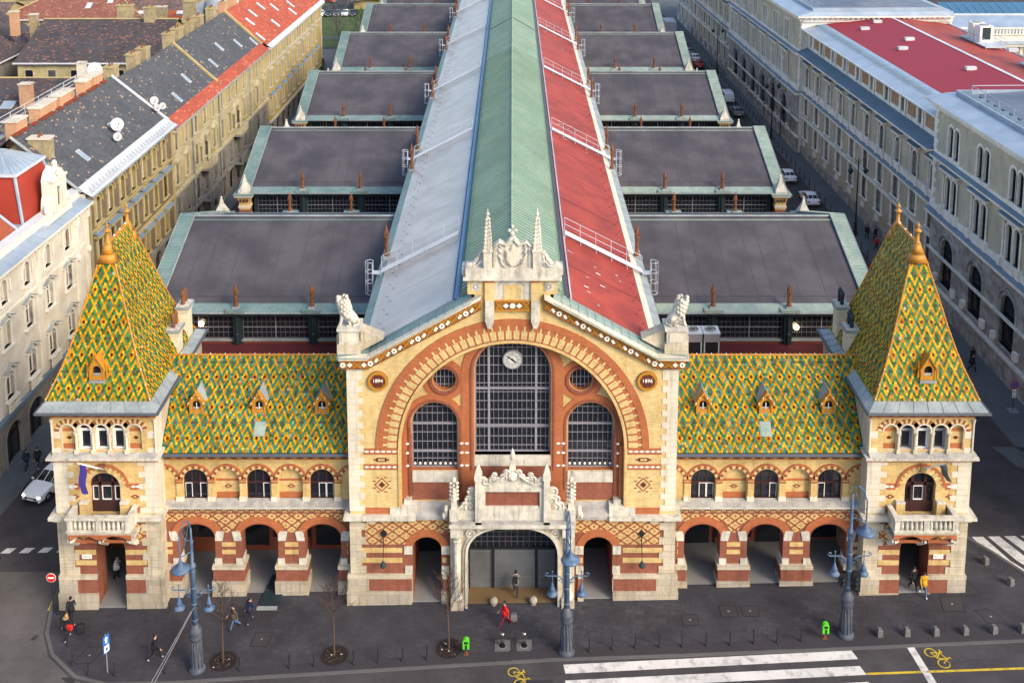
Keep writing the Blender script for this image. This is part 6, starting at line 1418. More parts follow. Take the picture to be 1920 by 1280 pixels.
def ex1(m):
    m.box(0, L1, -.12, .02, 12.3, 12.5, 'ochre_trim'); m.box(0, L1, -.2, .02, 7.7, 8.0, 'ochre_trim'); m.box(0, L1, -.4, .02, 15.9, 16.2, 'ochre_trim'); m.box(0, L1, -.3, .02, 3.9, 4.2, 'base_wall'); m.box(0, .5, -.1, .02, 0, 15.9, 'ochre_trim'); m.box(L1 - .4, L1, -.1, .02, 0, 15.9, 'ochre_trim')
    for u in us1:
        m.box(u - .9, u + .9, -.05, .02, 12.55, 12.8, 'ochre_trim')
        for q in (-.55, 0, .55): m.box(u + q - .1, u + q + .1, -.2, .02, 11.75, 12.2, 'ochre_trim')
rows = [(-1, 4.0, us1, 1.0, .3, 2.6, .9, None), (4.0, 7.9, us1, .6, 4.6, 6.8, 0, 'brown_low'), (7.9, 12.3, us1, .58, 8.7, 11.1, 0, 'brown_mid'), (12.3, 16.2, us1, .6, 12.85, 14.75, .6, ['brown_top', 'brown_top_b', 'brown_top'])]
brown, w1 = row_house('row_house', 'brown brick house with ochre window surrounds and a dark slate roof edged with white sheet', FB, L1, us1, rows, 'brown_wall', ex1, {0: 'base_wall'}, None)
m = M(FB); roof_quad(m, (-.6, .25, 16.7), (L1, .25, 16.7), (L1, 6.6, 21.9), (-.6, 6.6, 21.9), 'slate'); roof_quad(m, (L1, 13.4, 16.2), (-.6, 13.4, 16.2), (-.6, 6.6, 21.9), (L1, 6.6, 21.9), 'slate_old')
m.add([(-.6, -.75, 16.3), (L1, -.75, 16.3), (L1, .7, 17.1), (-.6, .7, 17.1), (-.6, -.75, 16.15), (L1, -.75, 16.15), (-.6, .1, 16.0), (L1, .1, 16.0)], [(0, 1, 2, 3), (0, 4, 5, 1), (4, 6, 7, 5)], 'zinc_white')
for i in range(30): m.tube([(i * .8, -.55, 16.45), (i * .8 + .25, -.1, 17.0), (i * .8 + .5, -.55, 16.45)], .03, 4, 'lead')
m.tube([(-.6, -.8, 16.28), (L1, -.8, 16.28)], .09, 6, 'lead'); m.tube([(L1, .25, 16.8), (L1, 6.6, 22.0)], .18, 6, 'zinc_white'); m.tube([(-.6, .25, 16.8), (-.6, 6.6, 22.0)], .15, 6, 'lead')
for i in range(12): m.box(i * 1.9, i * 1.9 + (1.0 if i % 3 else 1.7), 6.3, 6.75, 21.85, 22.02, 'red_tiles'); 
rb = m.build('slate_roof', brown)
for u, a in ((2.2, 1.1), (7.9, 1.9), (12.4, 1.7), (17.9, .8), (20.6, 1.2)): chimney(rb, FB, u, 7.3, 20.5, 22.9, a, .55)
for u, d_ in ((5.2, 2.4), (14.0, 2.7)): skylight(rb, FB, u, d_, (.25, 16.7), .82)
m = M(FB)
for h in (22.6, 23.0, 23.4): m.tube([(-.5, 8.2, h), (L1, 8.2, h)], .035, 4, 'white_steel')
for i in range(9): m.tube([(i * 3, 8.2, 21.0), (i * 3, 8.2, 23.4)], .035, 4, 'white_steel')
m.box(-.5, L1, 7.95, 8.5, 21.5, 21.6, 'lead'); m.build('roof_walkway', rb)
chimney(rb, FB, 1.2, 4.6, 18.5, 21.4, .55, 1.0, 'old_brick', 'quoin_stone', 2)
# yellow house
FY = frame_left(-40.55, .022, B0 + L1); L2 = 45.0; us2 = [58.3 + 3.72 * k - B0 - L1 for k in range(12)]
def ex2(m):
    m.box(0, L2, -.14, .02, 12.3, 12.55, 'yellow_trim'); m.box(0, L2, -.25, .02, 7.6, 7.95, 'yellow_trim'); m.box(0, L2, -.45, .02, 15.3, 15.6, 'yellow_trim'); m.box(0, L2, -.3, .02, 3.6, 3.9, 'base_wall')
    for u in us2:
        for q in (-1.05, 1.05): m.box(u + q - .28, u + q + .28, -.06, .02, 12.7, 15.2, 'ochre_trim')
    for u in (7.2, 18.5, 34): m.tube([(u, -.2, 15.4), (u, -.2, .2)], .09, 6, 'lead')
    for u in (11.5, 26.5):
        m.box(u - 1.7, u + 1.7, -1.3, 0, 7.5, 7.8, 'base_wall'); m.box(u - 1.7, u + 1.7, -1.3, -1.1, 7.8, 8.7, 'yellow_trim'); m.box(u - 1.7, u - 1.5, -1.1, 0, 7.8, 8.7, 'yellow_trim'); m.box(u + 1.5, u + 1.7, -1.1, 0, 7.8, 8.7, 'yellow_trim')
        m.box(u - 1.7, u + 1.7, -1.3, 0, 3.5, 3.8, 'base_wall'); m.box(u - 1.7, u + 1.7, -1.3, -1.1, 3.8, 4.7, 'base_wall')
        m.ring(arc(u, 10.6, 1.0, 1.2, 180, 0, 12), arc(u, 10.6, 1.35, 1.6, 180, 0, 12), -.3, 0, 'yellow_trim')
        for q in (-1.2, 1.2): m.lathe([(.2, 8.0), (.16, 8.3), (.14, 10.3), (.22, 10.6)], u + q, -.3, 8, 'yellow_trim')
rows = [(-1, 3.7, us2, 1.0, .6, 2.6, .7, None), (3.7, 7.8, us2, .6, 4.4, 7.0, 0, 'yel_low'), (7.8, 12.4, us2, .55, 8.8, 11.2, 0, ['yel_mid', 'yel_ped', 'yel_mid_b']), (12.4, 15.6, us2, .5, 12.9, 14.9, 0, ['yel_att', 'yel_att_b', 'yel_att_b', 'yel_att', 'yel_att_b'])]
yel, w2 = row_house('row_house', 'weathered yellow house with stone balconies and a grey slate roof with a red tile strip', FY, L2, us2, rows, 'yellow_wall', ex2, {0: 'base_wall', 1: 'base_wall'}, None)
m = M(FY); roof_quad(m, (0, .9, 16.5), (L2, .9, 16.5), (L2, 6.4, 21.5), (0, 6.4, 21.5), 'slate'); roof_quad(m, (L2, 13.4, 15.7), (0, 13.4, 15.7), (0, 6.4, 21.5), (L2, 6.4, 21.5), 'slate_old')
roof_quad(m, (0, -.5, 15.65), (L2, -.5, 15.65), (L2, .95, 16.6), (0, .95, 16.6), 'red_tiles'); m.quad((0, -.55, 15.55), (L2, -.55, 15.55), (L2, .3, 15.6), (0, .3, 15.6), 'lead'); m.tube([(0, -.58, 15.62), (L2, -.58, 15.62)], .09, 6, 'lead')
m.box(20.5, 20.9, 0, 6.5, 16, 16.2, 'old_brick'); m.tube([(20.7, .6, 16.35), (20.7, 6.4, 21.65)], .2, 5, 'ochre_trim'); m.tube([(L2, .6, 16.4), (L2, 6.4, 21.7)], .22, 5, 'ochre_trim')
ry = m.build('slate_roof', yel)
for u, a in ((1.5, .8), (8.5, .9), (12.0, .8), (21.5, .8), (25.0, .9), (30, .6), (34.5, .8), (41, .9)): chimney(ry, FY, u, 7.2, 20.2, 22.7, a, .6, 'old_brick', 'ochre_trim', 2)
for u, d_ in ((8, 1.9), (14.5, 2.8), (25, 2.4), (31.5, 3.4), (38, 2.5), (43.5, 1.6)): skylight(ry, FY, u, d_, (.9, 16.5), .91)
# mustard house with the red roof
FR = frame_left(-40.55, .022, B0 + L1 + L2); L3 = 43.5; us3 = [104.1 + 4.0 * k - B0 - L1 - L2 for k in range(10)]
def ex3(m):
    m.box(0, L3, -.16, .02, 12.6, 12.85, 'grey_trim'); m.box(0, L3, -.25, .02, 3.5, 3.8, 'grey_trim'); m.box(0, L3 + .2, -.75, .05, 15.55, 15.85, 'zinc_white'); m.box(0, L3, -.4, .02, 15.2, 15.55, 'grey_trim'); m.box(L3 - .5, L3, -.12, .02, 0, 15.2, 'grey_trim')
    for u in us3: m.box(u + 2 - .3, u + 2 + .3, -.05, .02, 13, 15.1, 'yellow_wall')
    m.box(L3, L3 + 1.2, .6, 13, -1, 15.3, 'mustard_wall')
rows = [(-1, 3.6, us3, 1.1, .4, 2.2, .9, None), (3.6, 8.4, us3, .55, 4.8, 7.3, 0, 'must_low'), (8.4, 12.7, us3, .55, 9.2, 11.6, 0, ['must_mid', 'must_mid_b', 'must_mid']), (12.7, 15.6, us3, .5, 13.1, 15.0, 0, 'must_att')]
mus, w3 = row_house('row_house', 'mustard yellow house at the end of the row under a bright red tile roof', FR, L3, us3, rows, 'mustard_wall', ex3, {0: 'base_wall'}, None)
m = M(FR); roof_quad(m, (0, -.6, 15.85), (L3 + .5, -.6, 15.85), (L3 - 2, 6.4, 21.5), (0, 6.4, 21.5), 'red_tiles'); roof_quad(m, (L3, 13.4, 15.7), (0, 13.4, 15.7), (0, 6.4, 21.5), (L3, 6.4, 21.5), 'rust_tiles'); m.add([(0, -.78, 15.86), (L3 + .5, -.78, 15.86), (L3 + .5, -.1, 16.28), (0, -.1, 16.28)], [(0, 1, 2, 3)], 'zinc_white')
rr_ = m.build('tile_roof', mus)
for u, d_ in ((1.2, 1.2), (4, 3.5), (8.5, 4.2), (12, 1.4), (14.5, 4.4), (19, 3.2), (23, 4.6), (27, 2.2), (24, 1.2)): skylight(rr_, FR, u, d_, (-.6, 15.85), .807, .12, .45, .7, 'zinc_white')
for u, a in ((2, .9), (7, .9), (14, .8), (24, .8)): chimney(rr_, FR, u, 7.1, 20.4, 22.6, a, .6, 'chimney_brick', 'ochre_trim', 2)
# satellite dishes on the slate roofs
def dish(F, u, d, z, r, lab, grp=None):
    p = F @ Vector((u, d, z)); t = thing('satellite_dish', p, lab, 'satellite dish', grp)
    aim = Vector((.55, -.75, .38)).normalized(); R = aim.to_track_quat('Z', 'Y').to_matrix().to_4x4()
    c = p + Vector((0, 0, r + .35)); m = M(Matrix.Translation(c) @ R)
    pr = [(0.01, -.16 * r), (.5 * r, -.11 * r), (.85 * r, -.02 * r), (r, .06 * r), (r, .1 * r), (.84 * r, .03 * r), (.5 * r, -.06 * r), (.01, -.1 * r)]
    m.lathe(pr, 0, 0, 20, 'dish_white'); m.build('reflector', t, True)
    m = M(); m.tube([p, c - aim * .12 * r], .04, 6, 'lead'); q = c + aim * r * .9; m.tube([c - Vector((0, 0, r * .85)), q], .025, 4, 'lead'); m.ball(q, .09, 'lead', 6, 4); m.build('mast', t)
dish(FB, 13.2, 2.0, 18.3, .7, 'large white satellite dish with dark cross arms on the slate roof of the brown house')
dish(FB, 11.6, 1.4, 17.7, .45, 'white satellite dish tilted sideways just below the large dish on the slate roof')
dish(FB, L1 - .6, 1.3, 17.7, .4, 'lower left white dish of the three on the roof edge between slate roofs')
dish(FB, L1 + .2, 1.9, 18.2, .5, 'upper white dish of the three on the roof edge between slate roofs')
dish(FB, L1 + .9, 1.2, 17.5, .4, 'lower right white dish of the three on the roof edge between slate roofs')
dish(FB, L1 - 2.2, 7.6, 22.0, .85, 'big white satellite dish standing behind the chimneys at the slate roof ridge')
# ================================================================ courtyard buildings behind the row
def block(name, lab, x0, x1, y0, y1, ze, zr, axis, mt, wallm='yellow_wall', over=.5, win=True, trim='lead'):
    r = thing(name, ((x0 + x1) / 2, (y0 + y1) / 2, 0), lab, 'house')
    m = M(); m.box(x0, x1, y0, y1, -1, ze, wallm)
    if win:
        n = int((x1 - x0) / 3.2)
        for i in range(n): x = x0 + (x1 - x0) * (i + .5) / n; m.box(x - .75, x + .75, y0 - .06, y0 + .02, ze - 2.6, ze - .95, 'yellow_trim'); m.box(x - .55, x + .55, y0 - .065, y0 + .02, ze - 2.5, ze - 1.1, 'glass_pale' if i % 2 else 'glass')
    m.build('wall', r); m = M(); e = over
    if axis == 'x':
        ym = (y0 + y1) / 2; a, b, c, d_ = (x0 - e, y0 - e, ze), (x1 + e, y0 - e, ze), (x1 + e, ym, zr), (x0 - e, ym, zr)
        roof_quad(m, a, b, c, d_, mt); roof_quad(m, (x1 + e, y1 + e, ze), (x0 - e, y1 + e, ze), d_, c, mt)
        for x in (x0, x1): m.poly([(x, y0, ze), (x, y1, ze), (x, ym, zr - .1)], wallm)
        m.tube([d_, c], .16, 5, 'ochre_trim'); m.tube([a, b], .14, 6, 'zinc_white'); m.box(x0 - e, x1 + e, y0 - e, y0 - e + .15, ze - .2, ze - .02, 'zinc_white')
    elif axis == 'y':
        xm = (x0 + x1) / 2; a, b, c, d_ = (x1 + e, y0 - e, ze), (x1 + e, y1 + e, ze), (xm, y1 + e, zr), (xm, y0 - e, zr)
        roof_quad(m, a, b, c, d_, mt); roof_quad(m, (x0 - e, y1 + e, ze), (x0 - e, y0 - e, ze), d_, c, mt)
        for y in (y0, y1): m.poly([(x0, y, ze), (x1, y, ze), (xm, y, zr - .1)], wallm)
        m.tube([d_, c], .16, 5, 'ochre_trim'); m.tube([a, b], .14, 6, 'zinc_white')
    else:  # hip
        k = min(x1 - x0, y1 - y0) / 2 + e; ym = (y0 + y1) / 2; p, q = Vector((x0 - e + k, ym, zr)), Vector((x1 + e - k, ym, zr))
        a, b, c, d_ = Vector((x0 - e, y0 - e, ze)), Vector((x1 + e, y0 - e, ze)), Vector((x1 + e, y1 + e, ze)), Vector((x0 - e, y1 + e, ze))
        roof_quad(m, a, b, q, p, mt); roof_quad(m, c, d_, p, q, mt); roof_quad(m, b, c, q, q, mt); roof_quad(m, d_, a, p, p, mt)
        for s_, t_ in ((a, p), (b, q), (c, q), (d_, p), (p, q)): m.tube([s_, t_], .16, 5, 'ochre_trim')
        m.tube([a, b], .14, 6, 'zinc_white')
    rf = m.build('roof', r); return r, rf
I4 = Matrix()
c1, r1 = block('courtyard_house', 'courtyard house under a dark slate roof speckled with bare tiles, wall windows below', -74, -53.6, 95, 118, 15.0, 19.6, 'x', 'slate_old')
for x, z in ((-67, 1), (-60, 1)):
    pass
for x, y, a, b in ((-57.5, 106, .8, .6), (-62, 108, 1.2, .6)): chimney(r1, I4, x, y, 18.5, 21.5, a, b, 'old_brick', 'ochre_trim', 2)
c2_, r2 = block('courtyard_house', 'low courtyard house with a plain dark roof beside the brown house chimneys', -96, -53.5, 69, 87, 13.3, 16.8, 'x', 'slate_old', 'base_wall', win=False)
chimney(r2, I4, -62.5, 72, 13, 17.4, .7, .6); chimney(r2, I4, -58, 79, 15, 18.6, .5, .5, 'cream_trim')
skylight(r2, Matrix.Translation((0, 66, 0)), -65, 6, (2.5, 13.3), .37, .1, .8, .8)
c5, r5 = block('courtyard_house', 'small courtyard house with dark old tiles left of the walkway railing', -75, -56.5, 45, 62, 12.4, 15.0, 'y', 'slate_old', 'base_wall', win=False)
skylight(r5, I4, -60.2, 55, (0, 13.6), 0, .25, .7, .9)
c6, r6 = block('courtyard_house', 'steep slate roofed side wing at the left picture edge above a yellow wall', -96, -78, 90, 116, 14.5, 19.5, 'y', 'slate_old', 'base_wall', win=False)
chimney(r6, I4, -79, 106, 17, 20.8, .6, .5); chimney(r6, I4, -76.8, 108, 16, 20.0, .6, .5, 'old_brick')
c3, r3 = block('brick_house', 'house with a faded red hip roof and pale chimneys behind the slate roofs', -92, -66, 128, 152, 15.5, 21.5, 'hip', 'rust_tiles')
for x, y in ((-84, 137), (-79.5, 141), (-73, 138)): chimney(r3, I4, x, y, 18, 22.3, 1.0, .6, 'chimney_brick', 'ochre_trim', 2)
for x, y in ((-77, 131.5), (-73.5, 133)): skylight(r3, Matrix.Translation((0, 128, 0)), x, y - 128, (-.5, 15.5), .48, .12, .5, .8, 'zinc_white')
c4, r4 = block('brick_house', 'long house with a mottled brown roof and a smooth red strip along its eave', -72, -60, 128, 158, 15.0, 21.5, 'x', 'mottled_tiles')
m = M(); roof_quad(m, (-72.5, 127.4, 14.9), (-59.5, 127.4, 14.9), (-59.5, 131.2, 16.65), (-72.5, 131.2, 16.65), 'orange_tiles'); m.build('eave_strip', r4)
for x in (-69.5, -66.3, -62.5): 
    skylight(r4, Matrix.Translation((0, 128, 0)), x, 9.5, (-.5, 15), .42, .5, .5, .5, 'dark_void'); skylight(r4, Matrix.Translation((0, 128, 0)), x + 2.4, 2.2, (-.5, 15), .42, .4, .6, .5, 'zinc_white')
chimney(r4, I4, -63, 127, 14, 18, 1.5, .6, 'old_brick', 'quoin_stone', 2); chimney(r4, I4, -56.5, 124, 12, 19.5, .9, .9, 'old_brick', 'ochre_trim')
block('brick_house', 'house with a weathered grey brown roof at the top left corner', -125, -94, 150, 178, 16, 22, 'x', 'mottled_tiles'); block('brick_house', 'grey roofed house beyond the faded red hip roof at the picture top', -92, -62, 168, 196, 14, 19, 'x', 'slate_old'); block('courtyard_house', 'brownish roofed house at the left edge below the grey brown roof', -118, -90, 118, 142, 14, 18.5, 'x', 'mottled_tiles')
# white tent roof
t = thing('white_tent', (-51.5, 141, 0), 'big white membrane tent roof rising behind the chimneys and the mottled roof', 'tent')
m = M(); pr = [(7.0, 9), (7.0, 15), (6.6, 17.0), (5.4, 18.4), (3, 19.4), (.05, 19.9)]; m.lathe([(7.1, 0)] + pr, -51.5, 141, 32, 'zinc_white'); m.build('membrane', t, True)
m = M(); m.lathe([(7.02, 15.9), (7.06, 16.1), (6.9, 16.2)], -51.5, 141, 32, 'lead'); m.build('eave_ring', t)
m = M(); m.prism([(-60.5, 10), (-58.8, 17.0), (-58.2, 17.0), (-57.6, 10)], 136, 140, 'y', 'zinc'); m.build('side_sheet', t)
# ================================================================ stone university building on the right
wproto('uni_low1', .78, 2.6, 0, 'uni_trim', .46, None, frame='iron', d=.5); wproto('uni_low2', .78, 2.4, 0, 'uni_trim', .46, None, frame='iron', d=.5); wproto('uni_piano', .7, 2.8, .7, 'uni_trim', .2, 'slab', frame='iron', cols=True, zr=(.72,), d=.45); wproto('uni_attic', .5, 1.75, 0, 'uni_trim', .45, None, frame='iron', sill=False, d=.4); wproto('uni_blind', .9, 1.5, 0, 'uni_trim', .04, None, False, 'uni_brick', 'uni_brick', nx=1, zr=(), d=.1)
wproto('pav_top', 1.25, 3.1, .6, 'uni_trim', .24, None, frame='iron', twin=True, zr=(.7,), d=.24); wproto('pav_mid', 1.3, 3.4, .6, 'uni_trim', .2, 'slab', frame='iron', twin=True, cols=True, zr=(.7,), d=.24); wproto('pav_low', 1.35, 4.9, 1.3, 'uni_base', .35, 'ring', frame='iron', nx=2, zr=(.66, .7), d=.3); wproto('uni_cellar', .5, 1.1, 0, 'uni_base', .15, None, frame='iron', d=.2)
wproto('uni_low1_b', .78, 2.6, 0, 'uni_trim', .46, None, frame='iron', blind=.4, d=.5); wproto('uni_piano_b', .7, 2.8, .7, 'uni_trim', .2, 'slab', frame='iron', cols=True, zr=(.72,), d=.45, glass='glass_pale'); wproto('uni_low2_b', .78, 2.4, 0, 'uni_trim', .46, None, frame='iron', glass='glass_pale', d=.5)
def XU(y): return 45.4 - .028 * y
ph = math.atan(.028)
def frame_right(y1): return Matrix.Translation((XU(y1), y1, 0)) @ Matrix.Rotation(radians(-90) - ph + 2 * ph * 0, 4, 'Z') @ Matrix()
def FRT(y1): # local x runs towards the camera, y into the building
    e = Vector((.028, -1, 0)).normalized(); n = Vector((1, .028, 0)).normalized()
    return Matrix(((e.x, n.x, 0, XU(y1)), (e.y, n.y, 0, y1), (0, 0, 1, 0), (0, 0, 0, 1)))
uni = thing('university_building', (60, 60, 1), 'long grey stone university building with tall end pavilions and rows of pillared windows', 'university')
def mid(y1, y0, bays, zg):
    F = FRT(y1); L = y1 - y0; us = [y1 - y for y in bays]
    def ex(m):
        m.box(0, L, -.2, .02, zg - 1, zg + 2.2, 'uni_base'); m.box(0, L, -.3, .02, 7.55, 7.8, 'uni_trim'); m.box(0, L, -.55, .02, 11.1, 11.4, 'uni_trim'); m.add([(0, -.6, 11.4), (L, -.6, 11.4), (L, 0, 11.62), (0, 0, 11.62)], [(0, 1, 2, 3)], 'zinc_dark')
        m.box(0, L, -.16, .02, 11.6, 12.4, 'uni_trim')
        for u in us:
            for q in (-1, 1): m.box(u + q * 1.05 - .22, u + q * 1.05 + .22, -.34, .02, 11.6, 12.55, 'uni_trim')
            m.box(u - .5, u + .5, -.24, .02, 3.55, 4.3, 'uni_trim')
        m.box(0, L, -.5, .02, 16.9, 17.3, 'uni_trim'); m.add([(0, -1.35, 17.35), (L, -1.35, 17.35), (L, .35, 17.95), (0, .35, 17.95)], [(0, 1, 2, 3)], 'zinc_dark'); m.box(0, L, -1.35, .1, 17.15, 17.35, 'uni_trim')
        for i in range(int(L / .8)): m.tube([(.4 + .8 * i, -1.33, 17.38), (.4 + .8 * i, .3, 17.96)], .025, 4, 'zinc_dark')
    D_ = .35
    rows = [(zg - 1.5, 4.4, None, 0, 0, 0, 0, None), (4.4, 7.7, us, .78, 4.7, 7.3, 0, ['uni_low1', 'uni_low1', 'uni_low1_b', 'uni_low1', 'uni_low1']), (7.7, 11.2, us, .78, 8.3, 10.7, 0, ['uni_low2', 'uni_low2_b', 'uni_low2']), (11.2, 17.0, us, .7, 12.5, 14.6, .7, ['uni_piano', 'uni_piano', 'uni_piano_b', 'uni_piano'])]
    w_ = facade(uni, F, 'wing_wall', 0, L, rows, 'uni_wall', ex)
    # attic set back, with paired window pillars and brick panels
    F2 = F @ Matrix.Translation((0, D_, 0)); us2 = us
    def ex2(m):
        for u in us2:
            for q in (-1, 1): m.box(u + q * .75 - .2, u + q * .75 + .2, -.14, .02, 18.0, 20.3, 'uni_trim')
            v = u + 2.5
            if v < L: m.box(v - 1.1, v + 1.1, -.05, .02, 18.5, 20.0, 'uni_brick')
        m.box(0, L, -.3, .02, 20.2, 20.5, 'uni_trim'); m.box(0, L, -.9, .05, 20.5, 20.7, 'uni_trim')
    a_ = facade(uni, F2, 'attic_wall', 0, L, [(17.9, 20.4, us2, .5, 18.3, 20.05, 0, 'uni_attic')], 'uni_trim', ex2)
    m = M(F2); m.add([(0, -.98, 20.72), (L, -.98, 20.72), (L, .9, 21.2), (0, .9, 21.2)], [(0, 1, 2, 3)], 'zinc'); m.tube([(0, -.98, 20.72), (L, -.98, 20.72)], .1, 6, 'zinc_white')
    m.add([(0, .9, 21.2), (L, .9, 21.2), (L, 2.4, 21.5), (0, 2.4, 21.5)], [(0, 1, 2, 3)], 'zinc')
    for i in range(int(L / .7)): m.box(.3 + .7 * i, .36 + .7 * i, .9, 2.4, 21.2 + .01, 21.42, 'zinc_dark')
    m.quad((0, 2.4, 21.45), (L, 2.4, 21.45), (L, 12, 22.5), (0, 12, 22.5), 'red_roof_sheet'); m.quad((0, 12, 22.5), (L, 12, 22.5), (L, 20.5, 21.4), (0, 20.5, 21.4), 'nave_red')
    m.add([(0, 11.75, 22.52), (L, 11.75, 22.52), (L, 12.25, 22.52), (0, 12.25, 22.52)], [(0, 1, 2, 3)], 'zinc_white')
    m.quad((0, 20.5, 0), (L, 20.5, 0), (L, 20.5, 21.4), (0, 20.5, 21.4), 'uni_wall'); m.box(0, L, 20.4, 20.7, 21.3, 21.5, 'zinc')
    rf = m.build('red_roof', uni)
    for u, d_ in ((6.5, 6.0), (20, 6.2), (15.5, 8.8), (33, 9.2), (3, 9), (27, 17.0), (38, 16.5)):
        m = M(F2); z = 21.45 + (d_ - 2.4) * .11; m.box(u - .3, u + .3, d_ - .6, d_ + .6, z, z + .4, 'zinc_white'); m.build('roof_vent', rf)
    return rf
bays_mid = [90.2 - 5.0 * k for k in range(10)]
rf_mid = mid(92.0, 44.0, [b for b in bays_mid], 1.0)
def pavilion(y1, y0, bays, zg, roofm, ze=22.9):
    F = FRT(y1) @ Matrix.Translation((0, -.55, 0)); L = y1 - y0; us = [y1 - y for y in bays]
    def ex(m):
        m.box(-.1, L + .1, -.25, .02, zg - 1.2, zg + 2.4, 'uni_base'); m.box(-.1, L + .1, -.35, .02, zg + 2.4, zg + 2.65, 'uni_trim'); m.box(-.1, L + .1, -.25, .02, 6.85, 7.05, 'uni_trim')
        m.box(-.2, L + .2, -.7, .02, 10.85, 11.2, 'uni_trim'); m.add([(-.2, -.75, 11.2), (L + .2, -.75, 11.2), (L + .2, 0, 11.45), (-.2, 0, 11.45)], [(0, 1, 2, 3)], 'zinc_dark'); m.box(0, L, -.16, .02, 10.3, 10.85, 'uni_base')
        m.box(0, L, -.25, .02, 11.4, 12.0, 'uni_trim'); m.box(-.2, L + .2, -.5, .02, 16.7, 16.95, 'uni_trim'); m.add([(-.2, -.55, 16.95), (L + .2, -.55, 16.95), (L + .2, 0, 17.2), (-.2, 0, 17.2)], [(0, 1, 2, 3)], 'zinc_dark')
        m.box(0, L, -.12, .02, 17.2, 17.5, 'uni_trim'); m.box(-.2, L + .2, -.4, .02, 21.9, 22.3, 'uni_trim'); m.box(-.4, L + .4, -1.0, .05, 22.5, 22.75, 'uni_trim')
        for i in range(int(L / .7)): m.box(.2 + .7 * i, .45 + .7 * i, -.8, .02, 22.3, 22.5, 'uni_trim')
        for e in (0, L):
            z = 11.5; k = 0
            while z < 21.6:
                w_ = .9 if k % 2 else .6; m.box(e - (0 if e == 0 else w_), e + (w_ if e == 0 else 0), -.14, .02, z, z + .46, 'uni_trim'); z += .52; k += 1
        for u in us:
            for q in (-1, 1): m.box(u + q * 1.75 - .3, u + q * 1.75 + .3, -.4, .02, 11.4, 12.3, 'uni_trim'); m.box(u + q * 2.1 - .3, u + q * 2.1 + .3, -.35, .02, 4.1, 4.9, 'uni_trim')
            m.box(u - .9, u + .9, -.3, .02, 11.35, 12.1, 'uni_trim')
    rows = [(zg - 1.5, zg + 2.4, None, 0, 0, 0, 0, None), (zg + 2.4, 11.0, us, 1.35, 4.3, 8.0, 1.3, 'pav_low'), (11.0, 16.9, us, 1.3, 12.2, 15.0, .6, 'pav_mid'), (16.9, 22.3, us, 1.25, 17.7, 20.2, .6, 'pav_top')]
    rows = [(a, b, us_, hw, s_, zs, r_, k) for a, b, us_, hw, s_, zs, r_, k in rows]
    w_ = facade(uni, F, 'pavilion_wall', 0, L, rows, 'uni_wall', ex, {0: 'uni_base', 1: 'uni_base'})
    m = M(F); dp = 22
    for e in (0, L):
        m = M(F); m.quad((e, 0, 0), (e, dp, 0), (e, dp, 22.5), (e, 0, 22.5), 'uni_trim'); q = -1 if e == 0 else 1
        m.box(e, e + q * .9, -.9, dp, 22.5, 22.75, 'uni_trim'); m.box(e, e + q * .3, 0, dp, 21.8, 22.3, 'uni_trim')
        for i in range(28): m.box(e, e + q * .7, .3 + .75 * i, .6 + .75 * i, 22.3, 22.5, 'uni_trim')
        for k in range(4): m.box(e, e + q * .06, 2 + 5 * k, 5 + 5 * k, 18.2, 20.8, 'uni_brick')
        m.build('side_wall', uni)
    m = M(F)
    m.add([(-.9, -1.05, 22.78), (L + .9, -1.05, 22.78), (L + .3, 1.2, 23.3), (-.3, 1.2, 23.3)], [(0, 1, 2, 3)], 'zinc'); m.add([(-.9, -1.05, 22.78), (-.9, dp, 22.78), (-.3, dp, 23.3), (-.3, 1.2, 23.3)], [(0, 1, 2, 3)], 'zinc'); m.add([(L + .9, -1.05, 22.78), (L + .9, dp, 22.78), (L + .3, dp, 23.3), (L + .3, 1.2, 23.3)], [(0, 1, 2, 3)], 'zinc')
    m.box(.5, L - .5, 1.6, 1.75, 23.2, 23.75, 'zinc'); m.box(.5, .65, 1.75, dp - 1, 23.2, 23.75, 'zinc'); m.box(L - .65, L - .5, 1.75, dp - 1, 23.2, 23.75, 'zinc'); m.box(-.3, L + .3, 1.2, dp, 23.25, 23.3, 'zinc')
    for i in range(int(L / 1.6)): m.box(.6 + 1.6 * i, .66 + 1.6 * i, 1.75, 3.2, 23.31, 23.7, 'zinc_dark')
    for h in (24.2,): m.tube([(.6, 3.2, h), (L - .6, 3.2, h)], .04, 4, 'white_steel'); m.tube([(.6, 3.2, h), (.6, dp - 1, h)], .04, 4, 'white_steel')
    for i in range(int(L / 3)): m.tube([(.6 + 3 * i, 3.2, 23.3), (.6 + 3 * i, 3.2, 24.2)], .035, 4, 'white_steel')
    m.add([(1, 3.4, 23.4), (L - 1, 3.4, 23.4), (L - 3, 11, 24.4), (3, 11, 24.4), (1, dp - 1, 23.4), (L - 1, dp - 1, 23.4)], [(0, 1, 2, 3), (3, 2, 5, 4), (0, 3, 4), (1, 5, 2)], roofm)
    m.build('pavilion_roof', uni)
mat('slate_sheet', (.10, .12, .16), .5, .08, .4, c2=(.13, .15, .19), stain=.15)
pavilion(44.0, -3.0, [39.6 - 6.5 * k for k in range(6)], 1.0, 'slate_sheet'); pavilion(138.0, 92.0, [100.0 + 6.5 * k for k in range(6)], 1.9, 'slate_sheet')
mid(196.0, 138.0, [194 - 5.0 * k for k in range(12)], 2.6)
